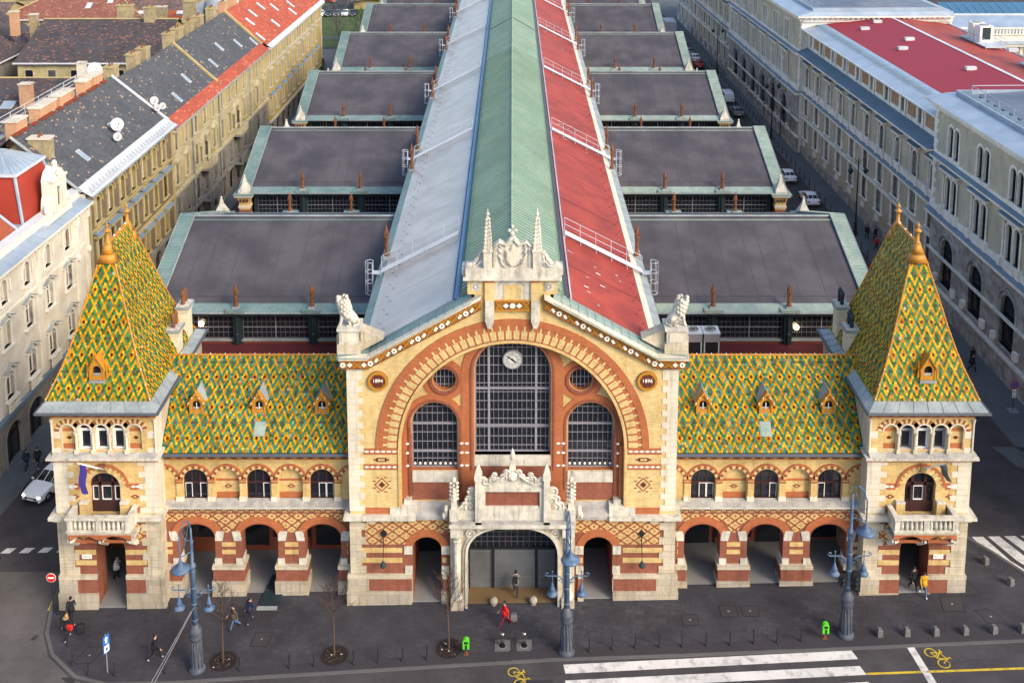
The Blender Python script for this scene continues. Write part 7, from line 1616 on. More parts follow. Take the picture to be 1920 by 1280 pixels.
# inner wing beyond the red roof, facing the camera
m = M(); y = 99.0
m.box(64.5, 110, y, y + 16, 0, 18.6, 'cream_trim')
for i in range(16):
    x = 66 + 2.6 * i; m.box(x - .95, x + .95, y - .06, y, 14.2, 16.2, 'ochre_trim' if i % 2 else 'uni_brick'); m.box(x + 1.05, x + 1.5, y - .2, y, 13.8, 16.6, 'cream_trim'); m.box(x - .6, x + .6, y - .07, y, 9, 12, 'glass')
m.box(64.5, 110, y - .8, y, 16.8, 17.2, 'cream_trim'); m.add([(64.5, -1 + y, 17.2), (110, -1 + y, 17.2), (110, y, 17.5), (64.5, y, 17.5)], [(0, 1, 2, 3)], 'zinc'); m.box(64.5, 110, y - .5, y, 13.2, 13.5, 'cream_trim'); m.box(64.5, 110, y - .2, y + .3, 19.4, 19.6, 'cream_trim'); m.box(64.5, 110, y - .2, y + .3, 18.5, 18.65, 'cream_trim')
for i in range(90): m.box(64.7 + .5 * i, 64.95 + .5 * i, y - .05, y + .15, 18.65, 19.4, 'cream_trim')
m.quad((64.5, y + .4, 18.62), (110, y + .4, 18.62), (110, y + 9, 20), (64.5, y + 9, 20), 'zinc')
m.build('inner_wing', uni)
m = M(); mat('blue_glass', (.04, .13, .22), .15, .1, 1, spec=.6)
m.quad((70, 109, 20.0), (89, 109, 20.0), (89, 113, 21.2), (70, 113, 21.2), 'blue_glass'); m.box(64.5, 110, 107.9, 108, 18, 20.2, 'zinc_white')
for i in range(15): m.tube([(70 + 1.36 * i, 109, 20.05), (70 + 1.36 * i, 113, 21.25)], .06, 4, 'white_steel')
m.build('glass_roof', uni)
# roof plant on the red roof
def plant(y0, n, lab, grp=None):
    F = FRT(y0 + 1.9 * n + 2); z = 21.9
    F = F @ Matrix.Translation((0, 17.6, 0))
    r = thing('platform', F @ Vector((0, 0, z)), lab[0], 'roof platform')
    m = M(F); L = 1.9 * n + 3; m.box(-1, L, -.3, 2.4, z + .1, z + .25, 'white_steel'); m.build('deck', r)
    m = M(F)
    for d_ in (-.3, 2.4):
        for h in (.7, 1.2): m.tube([(-1, d_, z + h), (L, d_, z + h)], .035, 4, 'white_steel')
        for i in range(6): m.tube([(-1 + (L + 1) * i / 5, d_, z - .6), (-1 + (L + 1) * i / 5, d_, z + 1.2)], .035, 4, 'white_steel')
    m.build('railing', r)
    for i in range(n):
        a = F @ Vector((.2 + 2.1 * i, .3, z + .25)); t = thing('air_conditioner', a, lab[1 + i], 'air conditioner', 'roof air conditioners on the red roof')
        m = M(F); x = .2 + 2.1 * i; m.box(x, x + 1.6, .2, 1.9, z + .25, z + 2.4, 'white_tile'); m.build('casing', t); m = M(F); m.box(x + 1.6, x + 1.62, .5, 1.6, z + .6, z + 2.2, 'iron'); m.box(x + .3, x + 1.3, .18, .2, z + .7, z + 2.1, 'white_frame'); m.build('grille', t)
        m = M(F); m.lathe([(.6, z + 2.4), (.6, z + 2.5), (.5, z + 2.5)], x + .8, 1.05, 16, 'lead'); m.build('fan', t)
plant(54.5, 3, ['railed steel platform carrying three white air conditioners on the red roof', 'white air conditioner at the far end of the platform with three units', 'middle white air conditioner of the platform with three units', 'white air conditioner at the near end of the platform with three units'])
plant(73.0, 2, ['railed steel platform carrying two small white air conditioners on the red roof', 'far white air conditioner on the platform with two units', 'near white air conditioner on the platform with two units'])
# ================================================================ street furniture
mat('lamp_blue', (.055, .105, .20), .5, .2, 3, c2=(.10, .145, .21), streak=.4); mat('lamp_base', (.05, .06, .085), .5, .2, 4, c2=(.08, .085, .10)); mat('dark_post', (.02, .021, .026), .5, .1, 3); mat('lime', (.08, .48, .02), .4, .05, 4); mat('sign_red', (.50, .015, .02), .4, .05, 3); mat('sign_blue', (.02, .12, .45), .4, .05, 3)
mat('steel', (.55, .54, .52), .25, .05, 3, metal=1); mat('soil', (.018, .013, .012), .95, .3, 5); mat('bark', (.075, .05, .035), .9, .2, 6); mat('twig', (.075, .045, .035), .9, .15, 6); mat('grey_twig', (.10, .105, .10), .9, .15, 3); mat('bollard_stone', (.12, .115, .115), .85, .15, 3); mat('wire', (.30, .30, .32), .5, .05, 3)
def street_lamp(x, y, H, side, lab):
    z = gz(x, y); t = thing('street_lamp', (x, y, z), lab, 'street lamp', 'tall blue street lamps along the kerb'); T = TR(x, y, z)
    m = M(T); m.lathe([(.5, 0), (.53, .12), (.46, .25), (.4, .35), (.35, 1.2), (.29, 2.1), (.36, 2.2), (.4, 2.32), (.33, 2.45), (.4, 2.62), (.4, 2.75), (.24, 3.0), (.19, 3.15)], 0, 0, 20, 'lamp_base')
    for k in range(12): a = k * pi / 6; m.tube([(.41 * cos(a), .41 * sin(a), .4), (.31 * cos(a), .31 * sin(a), 2.08)], .03, 5, 'lamp_base')
    m.build('base', t, True)
    h2 = H * .70
    m = M(T); m.lathe([(.17, 3.0), (.155, h2 - .2), (.22, h2 - .1), (.22, h2), (.1, h2 + .15), (.09, H - 1.6), (.13, H - 1.5), (.07, H - 1.35), (.06, H - .6)], 0, 0, 14, 'lamp_blue')
    for k in range(4): m.lathe([(.18, 0), (.2, .04), (.18, .08)], 0, 0, 14, 'lamp_blue', z=3.4 + (h2 - 3.6) * k / 3.2)
    m.build('column', t, True)
    s = side; m = M(T); bx = s[0] * .95; by = s[1] * .95
    m.tube([(0, 0, H - .7), (bx * .12, by * .12, H - .15), (bx * .4, by * .4, H), (bx * .75, by * .75, H - .25), (bx, by, H - .9), (bx, by, h2 + .55)], .05, 6, 'lamp_blue')
    m.tube([(0, 0, H - 1.4), (bx * .5, by * .5, H - 1.2), (bx * .8, by * .8, H - .7), (bx * .6, by * .6, H - .45), (bx * .5, by * .5, H - .7)], .03, 5, 'lamp_blue'); m.tube([(0, 0, h2 + .9), (bx, by, h2 + .9)], .035, 5, 'lamp_blue'); m.tube([(bx * .2, by * .2, H - .4), (bx * .6, by * .6, H - 1.5), (bx, by, H - 1.4)], .025, 5, 'lamp_blue')
    m.build('bracket', t)
    def lantern(cx_, cy_, zt, r, name):
        m = M(T); m.lathe([(.05, zt + .5), (.09, zt + .3), (.14, zt + .18), (.2, zt), (.42 * r, zt - .05), (.85 * r, zt - .12), (1.12 * r, zt - .24), (1.1 * r, zt - .3), (r * .8, zt - .26), (.3 * r, zt - .36), (.02, zt - .42)], cx_, cy_, 18, 'lamp_blue'); m.build('lantern', t, True)
    lantern(bx, by, h2 + .4, .52, 'lantern')
    ha = H * .53
    for q in (-1, 1):
        m = M(T); m.tube([(q * .2, 0, ha - .5), (q * .32, 0, ha - .1), (q * .55, 0, ha + .05), (q * 1.25, 0, ha + .05), (q * 1.35, 0, ha + .15), (q * 1.28, 0, ha + .28), (q * 1.15, 0, ha + .22)], .04, 6, 'lamp_blue'); m.tube([(q * .3 + q * .2 * cos(k * .7) * (1 - k * .07), 0, ha - .3 + .2 * sin(k * .7) * (1 - k * .07)) for k in range(10)], .025, 5, 'lamp_blue'); m.tube([(q * .9, 0, ha + .3), (q * .9, 0, ha - .75)], .03, 5, 'lamp_blue'); m.ball((q * .9, 0, ha + .35), .06, 'lamp_blue'); m.build('arm', t)
        lantern(q * .9, 0, ha - .9, .3, 'lantern')
    return t, T
street_lamp(-19.3, -5.6, 10.1, (-.55, -.6), 'blue street lamp before the left wing with its large lantern bent left')
street_lamp(3.34, -4.75, 9.8, (.15, -1.0), 'blue street lamp standing beside the white portal')
tl, Tl = street_lamp(20.91, -3.75, 10.3, (.85, -.35), 'blue street lamp near the right tower with its large lantern bent right')
for i, (dx, dy, dz, lab) in enumerate(((.42, -.1, 3.5, 'black traffic light box on the right side of the right blue lamp'), (-.32, .1, 3.6, 'small black traffic light box on the left side of the right blue lamp'))):
    p = Tl @ Vector((dx, dy, dz)); t = thing('traffic_light', p, lab, 'traffic light'); m = M(TR(*p)); m.box(-.2, .2, -.17, .17, -.1, .95 if i == 0 else .7, 'black'); m.box(-.25, .25, -.2, -.17, -.15, 1.0 if i == 0 else .75, 'black'); m.tube([(0, 0, .2), (-dx * .5, -dy, .2)], .04, 5, 'dark_post'); m.build('casing', t)
    m = M(TR(*p)); 
    for k in range(3 if i == 0 else 2): m.tube([(0, -.2, .12 + .3 * k), (0, -.34, .12 + .3 * k)], [.1, .12], 10, 'iron')
    m.build('visor', t)
t = thing('overhead_wire', (-19.7, -5.6, 3.3), 'pair of thin cables running from the left blue lamp towards the bottom edge', 'cable'); m = M()
for a, b in (((-19.5, -5.6, 3.6), (-19.25, -30, 9.6)), ((-19.3, -5.55, 3.9), (-18.75, -30, 9.6))):
    a, b = Vector(a), Vector(b); m.tube([a.lerp(b, i / 12) - Vector((0, 0, .25 * sin(pi * i / 12))) for i in range(13)], .018, 5, 'wire')
m.build('cable', t)
# far side lamps of the right street
def old_lamp(x, y, H, lab):
    z = gz(x, y); t = thing('street_lamp', (x, y, z), lab, 'street lamp', 'dark lamps in the right side street'); T = TR(x, y, z)
    m = M(T); m.lathe([(.3, 0), (.3, .4), (.2, .6), (.16, 1.5), (.2, 1.6), (.1, 1.8), (.07, H - .8), (.05, H)], 0, 0, 10, 'dark_post'); m.build('column', t)
    for q in (-1, 1):
        m = M(T); m.tube([(0, 0, H - .6), (q * .5, 0, H - .1), (q * .9, 0, H - .2), (q * .9, 0, H - 1.2)], .035, 5, 'dark_post'); m.lathe([(.05, H - 1.1), (.12, H - 1.25), (.38, H - 1.5), (.3, H - 1.6), (.15, H - 1.85), (.02, H - 1.95)], q * .9, 0, 10, 'iron'); m.build('lantern', t)
old_lamp(41.2, 60.5, 9.6, 'nearest dark twin lamp in the right side street'); old_lamp(40.0, 99, 10, 'middle dark twin lamp in the right side street before the far pavilion'); old_lamp(39.3, 141, 10, 'farthest dark twin lamp in the right side street')
def post_mesh():
    m = M(); m.lathe([(.075, 0), (.075, .12), (.045, .16), (.045, .86), (.06, .9), (.06, .96), (.02, 1.0)], 0, 0, 8, 'dark_post'); o = m.build('bollard'); me = o.data; bpy.data.objects.remove(o); return me
PB = post_mesh()
for k, (pts, lab, grp) in enumerate(((
    [(-29.92, -.61), (-29.12, -1.98), (-28.07, -3.49), (-27.14, -5.1)], 'thin dark bollard on the rounded kerb corner before the left tower', 'bollards round the left corner'),
    ([(-25.86, -5.9), (-24.22, -6.0), (-21.19, -5.85), (-16.69, -5.75), (-13.64, -5.65), (-12.16, -5.55), (-9.75, -5.44), (-8.26, -5.35), (-6.76, -5.25), (-5.26, -5.16)], 'thin dark bollard in the kerbside row left of the portal', 'bollards along the kerb left of the portal'),
    ([(4.76, -4.75), (6.19, -4.6), (7.65, -4.55), (9.12, -4.5), (10.54, -4.5), (12.04, -4.45), (13.54, -4.4), (15.02, -4.33), (16.48, -4.3), (18.01, -4.2)], 'thin dark bollard in the kerbside row beside the crosswalk', 'bollards along the kerb beside the crosswalk'),
    ([(40.45 - .012 * (y - 60), y) for y in [44 + 2.4 * i for i in range(45)]], 'short dark bollard in the long row along the right side street', 'bollards along the right side street'))):
    for x, y in pts: tag(obj('bollard', PB, None, TR(x, y, gz(x, y) + (KH if k < 3 else .1))), lab, 'bollard', grp)
for i, (x, y) in enumerate([(23.01, -3.85), (24.71, -3.85), (26.52, -3.85), (28.37, -3.81), (30.19, -3.76), (31.99, -3.71), (32.36, 2.6), (33.14, .5), (40.6, 14.6), (41.3, 14.4)]):
    m = M(TR(x, y, gz(x, y) + KH, .05 * i)); m.taper(0, 0, 0, .42, .17, .19, .16, .18, 'bollard_stone'); m.taper(0, 0, .42, .5, .16, .18, .11, .13, 'bollard_stone'); m.box(-.13, .13, -.19, -.17, .1, .36, 'bollard_stone')
    lab, grp = (('square stone block in the kerbside row before the right tower', 'stone blocks along the kerb') if i < 6 else ('square stone block at the pavement corner beside the side crosswalk', 'stone blocks by the side crosswalk') if i < 8 else ('small stone block on the traffic island right of the tower', 'stone blocks on the traffic island'))
    tag(m.build('stone_bollard'), lab, 'stone block', grp)
for i, x in enumerate((-.63, .73)):
    y = -4.15; t = thing('steel_bollard', (x, y, gz(x, y) + KH), ('left' if i == 0 else 'right') + ' polished steel bollard set in a pale slab before the portal', 'bollard', 'steel bollards before the portal'); T = TR(x, y, gz(x, y) + KH)
    m = M(T); m.lathe([(.13, .01), (.13, .86), (.12, .9), (.02, .92)], 0, 0, 16, 'steel'); m.build('post', t, True); m = M(T); m.box(-.48, .48, -.45, .5, .0, .012, 'bollard_stone'); m.lathe([(.22, .012), (.22, .03), (.14, .03)], 0, 0, 16, 'black'); m.lathe([(.27, .012), (.27, .022), (.22, .022)], 0, 0, 16, 'mullion'); m.build('base_slab', t)
for i, x in enumerate((-1.24, 1.36)):
    m = M(); z = gz(x, -.4) + KH; m.ball((x, -.45, z + .25), .27, 'plinth_stone', 14, 9); m.lathe([(.2, 0), (.16, .08)], x, -.45, 12, 'plinth_stone', z=z); tag(m.build('stone_ball', None, True), ('left' if i == 0 else 'right') + ' round stone ball at the portal threshold', 'stone ball', 'stone balls at the portal')
def bin_(x, y, lab):
    z = gz(x, y) + KH; t = thing('litter_bin', (x, y, z), lab, 'litter bin', 'lime green litter bins'); T = TR(x, y, z)
    m = M(T); m.box(-.2, .2, -.14, .14, .5, 1.0, 'lime'); m.prism([(-.2 * cos(a * pi / 6), 1.0 + .17 * sin(a * pi / 6)) for a in range(7)], -.14, .14, 'y', 'lime'); m.build('body', t); m = M(T); m.box(-.12, .12, -.15, -.135, .86, 1.02, 'black'); m.box(-.06, .06, -.155, -.135, .5, .8, 'black'); m.build('slot', t); m = M(T); m.tube([(0, .1, 0), (0, .1, .5)], .05, 6, 'rust_iron'); m.box(-.14, .14, -.04, .24, 0, .03, 'rust_iron'); m.build('post', t)
bin_(-2.87, -4.85, 'lime green litter bin beside the third young tree'); bin_(19.52, -4.1, 'lime green litter bin left of the right blue lamp')
# traffic signs
def sign(x, y, H, lab, draw, rz=0, zoff=KH):
    z = gz(x, y) + zoff; t = thing('traffic_sign', (x, y, z), lab, 'traffic sign'); T = TR(x, y, z, rz); m = M(T); m.tube([(0, 0, 0), (0, 0, H)], .035, 6, 'mullion' if rz else 'dark_post'); m.build('post', t); draw(t, T, H)
def no_entry(t, T, H):
    m = M(T); m.plate(circ(0, H - .3, .32, 24), -.05, -.03, 'white_tile'); m.plate(circ(0, H - .3, .3, 24), -.056, -.05, 'sign_red'); m.box(-.21, .21, -.062, -.056, H - .35, H - .25, 'white_tile'); m.build('disc', t)
sign(-30.3, -.3, 2.75, 'round red no entry sign with a white bar at the left tower corner', no_entry)
def blue_(t, T, H):
    m = M(T); m.box(-.24, .24, -.05, -.03, H - 1.2, H - .05, 'sign_blue'); m.build('panel', t); m = M(T); m.plate([(-.06, H - .55), (-.06, H - .3), (-.14, H - .3), (0, H - .12), (.14, H - .3), (.06, H - .3), (.06, H - .55)], -.056, -.05, 'white_tile'); m.box(-.18, .18, -.056, -.05, H - 1.15, H - .7, 'white_tile'); m.box(-.08, .08, -.06, -.056, H - 1.05, H - .85, 'sign_blue'); m.build('symbol', t)
sign(-24.75, -5.75, 2.6, 'narrow blue sign with white symbols on a thin post near the kerb', blue_, radians(62))
def no_park(t, T, H):
    m = M(T); m.plate(circ(0, H - .3, .34, 24), -.05, -.03, 'sign_red'); m.plate(circ(0, H - .3, .27, 24), -.056, -.05, 'sign_blue'); a = .19; m.plate([(-a - .03, H - .3 + a - .03), (-a + .03, H - .3 + a + .03), (a + .03, H - .3 - a + .03), (a - .03, H - .3 - a - .03)], -.062, -.056, 'sign_red'); m.build('disc', t); m = M(T)
    for k in range(2): m.box(-.16, .16, -.05, -.03, H - 1.1 - .4 * k, H - .75 - .4 * k, 'white_tile'); m.box(-.1, .1, -.056, -.05, H - .98 - .4 * k, H - .9 - .4 * k, 'black')
    m.build('plate', t); m = M(T); m.box(-.4, .4, -.4, .4, 0, .02, 'mullion'); m.build('foot', t)
sign(42.64, 21.4, 2.7, 'round no parking sign above two white plates in the right street', no_park, 0, .12)
# covers and grilles let into the pavement
def hatch(x, y, a, b, lab, mt='iron', sk=0, kind='structure'):
    m = M(); z = KH + .012
    def q(x0, x1, y0, y1, dz, mm): m.add([(u + sk * (v - y), v, gz(u, v) + z + dz) for u, v in ((x0, y0), (x1, y0), (x1, y1), (x0, y1))], [(0, 1, 2, 3)], mm)
    q(x - a, x + a, y - b, y + b, 0, 'black'); q(x - a + .035, x + a - .035, y - b + .035, y + b - .035, .004, mt); q(x - .06, x + .06, y - .05, y + .05, .007, 'lead')
    return tag(m.build('manhole_cover'), lab, 'manhole cover', None)
mat('cover', (.045, .042, .046), .6, .15, 3)
for a in ((-15.9, -3.2, .55, .6, 'square cover in the pavement between the first two young trees', 'cover', .15), (14.0, -1.5, .55, .5, 'left one of two square covers side by side before the right wing', 'cover', 0), (15.4, -1.5, .55, .5, 'right one of two square covers side by side before the right wing', 'cover', 0), (11.4, -2.2, .5, .5, 'square cover near the portal side of the right wing', 'cover', 0), (28.6, -1.2, .7, .7, 'large square cover before the right tower base', 'cover', .2), (30.0, .3, .6, .7, 'square cover beside the right tower plinth', 'cover', -.4), (30.6, -2.4, .6, .6, 'square cover near the stone blocks by the right tower', 'cover', -.3), (-26.4, -4.3, .6, .7, 'square cover on the rounded pavement corner', 'cover', .3)): hatch(*a)
m = M()
for k, (y0, y1, mm) in enumerate(((-1.55, -.7, 'pavement_slab'), (-.65, -.25, 'lead'), (-.2, 1.1, 'iron'), (1.15, 2.6, 'iron'))):
    m.add([(-16.95 + .12 * (v + 1.5) + u, v, gz(-16, v) + KH + .02 + .012 * k + (.1 if v > 1 else 0)) for u, v in ((0, y0), (1.35, y0), (1.3, y1), (0, y1))], [(0, 1, 2, 3)], mm)
tag(m.build('cellar_hatch'), 'long dark cellar hatch leading out of the middle left arch', 'cellar hatch')
# ================================================================ bare young trees
def tree(name, x, y, z, H, spread, n, lab, grp, twm='twig', seed=1, pit=True, trunk_r=.07, clear=.4):
    rr = random.Random(seed); t = thing(name, (x, y, z), lab, 'tree', grp)
    m = M(); top = Vector((x + rr.uniform(-.2, .2), y, z + H)); m.tube([(x, y, z - .1), (x + rr.uniform(-.06, .06), y, z + H * .3), (x + rr.uniform(-.1, .1), y, z + H * .6), top], [trunk_r, trunk_r * .8, trunk_r * .5, .012], 6, 'bark'); m.build('trunk', t)
    m = M()
    def br(p, d, L, r, lv):
        q = p + d * L * .5 + Vector((rr.uniform(-1, 1), rr.uniform(-1, 1), rr.uniform(0, 1))) * L * .08; e = p + d * L + Vector((0, 0, L * .12)); m.tube([p, q, e], [r, r * .75, r * .4], 4, twm, False)
        if lv:
            for k in range(rr.randint(4, 6)):
                f = rr.uniform(.25, 1); s = p.lerp(e, f); dd = (d + Vector((rr.uniform(-1, 1), rr.uniform(-1, 1), rr.uniform(-.1, .9))) * .75).normalized(); br(s, dd, L * rr.uniform(.35, .6), r * .55, lv - 1)
    for i in range(n):
        f = clear + (1 - clear) * (i + rr.random()) / n; a = i * 2.4 + rr.uniform(-.4, .4); p = Vector((x, y, z + H * f)); d = Vector((cos(a) * .8, sin(a) * .8, rr.uniform(.5, 1.0))).normalized(); br(p, d, spread * (1.15 - f) * 1.3, trunk_r * .26, 2)
    m.build('crown', t)
    if pit:
        m = M(); P = [(x + .85 * cos(a * pi / 12), y + .85 * sin(a * pi / 12)) for a in range(24)]
        m.add([(u, v, gz(u, v) + KH + .02) for u, v in P], [tuple(range(24))], 'soil'); P2 = [(x + .95 * cos(a * pi / 12), y + .95 * sin(a * pi / 12)) for a in range(24)]
        m.add([(u, v, gz(u, v) + KH + .026) for u, v in P] + [(u, v, gz(u, v) + KH + .026) for u, v in P2], [(i, (i + 1) % 24, 24 + (i + 1) % 24, 24 + i) for i in range(24)], 'pavement_slab')
        for k in range(26): u, v = x + rr.uniform(-.55, .55), y + rr.uniform(-.55, .55); m.ball((u, v, gz(u, v) + KH + .03), (.06, .05, .025), 'bark' if k % 9 else 'paint_white', 5, 3)
        m.build('tree_pit', t)
for i, (x, y, lab) in enumerate(((-17.88, -5.0, 'bare young tree right of the left blue lamp'), (-11.06, -4.7, 'middle bare young tree in a round pit before the left wing'), (-3.95, -4.3, 'bare young tree beside the lime green bin'))):
    tree('young_tree', x, y, gz(x, y) + KH, 5.2, 1.7, 18, lab, 'bare young trees in round pits', seed=20 + i)
for i, (x, y, H) in enumerate(((41.4, 122, 5), (41.6, 116, 5.5), (41.5, 110.5, 6), (42, 105.5, 6), (41.6, 100, 5.5), (42, 95, 5))):
    tree('bare_tree', x, y, gz(x, y) + .1, H, 2.3, 14, 'bushy bare tree along the far pavilion wall in the right side street', 'bare trees in the right side street', 'grey_twig', 40 + i, False, .09, .15)
for i, (x, y, H, lab) in enumerate(((-36.5, 162, 9, 'large bare tree beyond the last left hall'), (-41.5, 189, 9, 'bare tree at the park path'), (-43, 215, 8, 'bare tree at the far edge of the park lawn'), (-33, 172, 8, 'bare tree behind the farthest left hall roof'))): tree('park_tree', x, y, gz(x, y), H, 4, 16, lab, None, 'grey_twig', 60 + i, False, .16, .25)
mat('needles', (.03, .05, .02), .9, .2, 6); t = thing('conifer', (-36.2, 140, gz(-36, 140)), 'small dark green conical tree at the end of the left street', 'tree'); m = M(); rr = random.Random(5); x, y, z = -36.2, 140, gz(-36, 140)
for i in range(700):
    f = rr.random(); a = rr.uniform(0, 6.28); r = (1 - f) * 1.1 * rr.uniform(.5, 1.05); c = Vector((x + r * cos(a), y + r * sin(a), z + .4 + f * 4.6)); d = Vector((cos(a), sin(a), -.3)) * .25; e = Vector((-sin(a), cos(a), 0)) * .1; m.quad(c - e, c + d - e * .4, c + d + e * .4, c + e, 'needles')
m.build('crown', t); m = M(); m.tube([(x, y, z), (x, y, z + 4.5)], [.12, .03], 6, 'bark'); m.build('trunk', t)
# ================================================================ cars
mat('car_white', (.80, .82, .86), .22, .03, 1, stain=0, spec=.6); mat('car_dark', (.03, .035, .045), .2, .05, 1, stain=0, spec=.6); mat('car_grey', (.16, .18, .21), .25, .05, 1, stain=0, spec=.6); mat('car_red', (.38, .02, .02), .25, .05, 1, stain=0, spec=.6); mat('tyre', (.014, .014, .015), .8, .1, 4); mat('rim', (.45, .45, .47), .3, .05, 4, metal=1); mat('headlight_on', (1.0, .88, .66), .3, 0, emit=2.2); mat('headlight', (.6, .6, .6), .15, .02, 3); mat('tail', (.35, .01, .01), .3, .05, 3)
def car_proto(paint, kind, lit):
    """nose towards -y; returns an Empty with body, windows, wheels > rim, lights"""
    t = obj('parked_car', None)
    if kind == 'sedan': S = [(-2.2, .74, .55, .62, .58), (-2.1, .82, .72, .74, .66), (-1.3, .88, .88, .93, .76), (-.85, .89, .93, .98, .74), (-.05, .9, .97, 1.42, .6), (.6, .9, .98, 1.47, .6), (1.25, .89, .99, 1.38, .6), (1.85, .87, 1.0, 1.05, .7), (2.15, .82, .95, .98, .68), (2.25, .76, .6, .7, .6)]; ws, wr = (3, 4), (6, 7)
    else: S = [(-2.3, .84, .6, .7, .7), (-2.2, .9, .85, .9, .74), (-1.6, .94, 1.0, 1.1, .8), (-.8, .95, 1.05, 1.85, .74), (0, .95, 1.05, 1.95, .78), (1.0, .95, 1.05, 1.95, .78), (2.0, .95, 1.05, 1.92, .78), (2.3, .93, 1.0, 1.75, .76), (2.36, .9, .7, .8, .75)]; ws, wr = (2, 3), (6, 7)
    sec = []
    for (y, w_, belt, roof, wr_) in S:
        sec.append([(0, y, .24), (w_ * .85, y, .24), (w_ * .97, y, .34), (w_, y, .58), (w_ * .985, y, belt - .06), (w_ * .96, y, belt), (wr_ + .02, y, roof - .05), (wr_ * .85, y, roof), (0, y, roof + .02)])
    body, win = M(), M(); body.smooth = False
    for i in range(len(sec) - 1):
        for j in range(8):
            for q in (-1, 1):
                a, b, c, d = sec[i][j], sec[i][j + 1], sec[i + 1][j + 1], sec[i + 1][j]
                pts = [(q * p[0], p[1], p[2]) for p in (a, b, c, d)]
                glass = (j == 5 and ws[0] <= i < wr[1] and i not in (0,)) or (j in (6, 7) and (i in (ws[0], wr[0])) and kind == 'sedan') or (j in (6, 7) and i == ws[0]) or (kind != 'sedan' and j == 5 and i == wr[0])
                if glass:
                    c0 = sum((Vector(p) for p in pts), Vector()) / 4; inn = [Vector(p).lerp(c0, .10) for p in pts]
                    win.quad(*[tuple(p) for p in inn], 'glass'); 
                    P = [Vector(p) for p in pts]
                    for k in range(4): body.quad(tuple(P[k]), tuple(P[(k + 1) % 4]), tuple(inn[(k + 1) % 4]), tuple(inn[k]), paint)
                else: body.quad(*pts, paint)
    for e in (0, -1): body.poly([(p[0], p[1], p[2]) for p in sec[e]] + [(-p[0], p[1], p[2]) for p in sec[e][::-1][1:-1]], paint)
    y0, y1 = S[0][0], S[-1][0]
    body.box(-.5, .5, y0 - .03, y0 + .06, .44, .56, 'black'); body.box(-.62, .62, y0 - .05, y0 + .05, .26, .38, 'black'); body.box(-.26, .26, y0 - .06, y0, .4, .5, 'white_tile'); body.box(-.26, .26, y1 - .02, y1 + .03, .5, .6, 'white_tile'); body.box(-.7, .7, y1 - .1, y1 + .05, .28, .42, 'black')
    for q in (-1, 1): body.ball((q * 1.0, -.75, 1.02), (.12, .07, .08), paint, 8, 5)
    body.build('body', t); win.build('windows', t)
    for q in (-1, 1):
        m = M(); m.ball((q * .6, y0 + .1, .62), (.2, .12, .09), 'headlight_on' if lit else 'headlight', 10, 6); m.build('headlight', t); m = M(); m.box(q * .5, q * .76, y1 - .14, y1 + .02, .68, .84, 'tail'); m.build('tail_light', t)
        for yy in (-1.4, 1.4):
            m = M(); m.tube([(q * .72, yy, .33), (q * .92, yy, .33)], .33, 20, 'tyre'); wh = m.build('wheel', t); m = M(); m.tube([(q * .9, yy, .33), (q * .935, yy, .33)], [.21, .19], 14, 'rim'); m.build('rim', wh)
            body2 = None
    return kids(t)
CP = {k: car_proto(*v) for k, v in dict(white_lit=('car_white', 'sedan', True), white=('car_white', 'sedan', False), dark=('car_dark', 'sedan', False), grey=('car_grey', 'sedan', False), red=('car_red', 'sedan', False), van=('car_white', 'van', False)).items()}
used = set()
def car(kind, x, y, ang, lab, grp=None):
    o = CP[kind]; mw = TR(x, y, gz(x, y), radians(ang)) @ Matrix.Scale(1.08 if kind == 'white_lit' else 1, 4)
    if kind in used: o = dup(o, mw, lab)
    else: used.add(kind); o.matrix_basis = mw; WM[o] = mw
    tag(o, lab, 'van' if kind == 'van' else 'car', grp)
car('white_lit', -36.0, 13.3, -17, 'silver white car with lit headlights driving beside the left tower')
g = 'cars in the right side street'
car('white', 38.0, 81.0, 181, 'white saloon car seen from behind beside the corner pillar of the second right hall', g); car('white', 38.7, 72, 181, 'white car half hidden behind the first right hall roof', g); car('van', 37.5, 122, 181, 'white van parked at the kerb of the right side street', g); car('grey', 37.5, 113.2, 181, 'dark grey car parked right behind the white van', g)
car('red', 36.7, 147.5, 181, 'red car, nearest of the far parked row in the right street', g); car('white', 36.9, 153, 181, 'white car second in the far parked row of the right street', g); car('grey', 36.6, 158.5, 181, 'grey car third in the far parked row of the right street', g); car('dark', 36.5, 164, 181, 'dark car last in the far parked row of the right street', g); car('red', 40.5, 48.5, 181, 'red car behind the right tower roof in the street', g)
car('dark', 38.4, 33.5, 178, 'black car farther along the kerb right of the tower eave', g); car('dark', 38.6, 26.6, 178, 'black car parked at the kerb right of the tower eave', g); car('grey', 38.7, 40.5, 178, 'grey car parked before the black ones by the stone gateway', g)
g = 'cars parked along the park'
for i, (k, x) in enumerate((('white', -48.7), ('dark', -46.5), ('grey', -44.5), ('white', -42.4), ('dark', -40.4))):
    car(k, x, 209.5, 0, ['white car at the left end of the row across the park lawn', 'dark car second from the left across the park lawn', 'grey car in the middle of the row across the park lawn', 'white car second from the right across the park lawn', 'dark car at the right end of the row across the park lawn'][i], g)
car('red', -50, 229, 60, 'dark red car beyond the park row at the picture top')
# kiosk and fair hut at the park
t = thing('market_stall', (-39.6, 218, 1.8), 'small white roofed stall with ochre front beyond the halls', 'stall'); m = M(); m.box(-41.5, -33.5, 218, 224, 1.5, 4.5, 'ochre_trim'); m.build('wall', t); m = M(); m.lathe([(3, 4.5), (2.2, 5.4), (.1, 7)], -40.5, 219, 12, 'zinc_white'); m.box(-38, -33, 217, 224, 4.5, 4.9, 'zinc_white'); m.build('roof', t)
for o in list(CP.values()):
    if not o.get('category'): pass
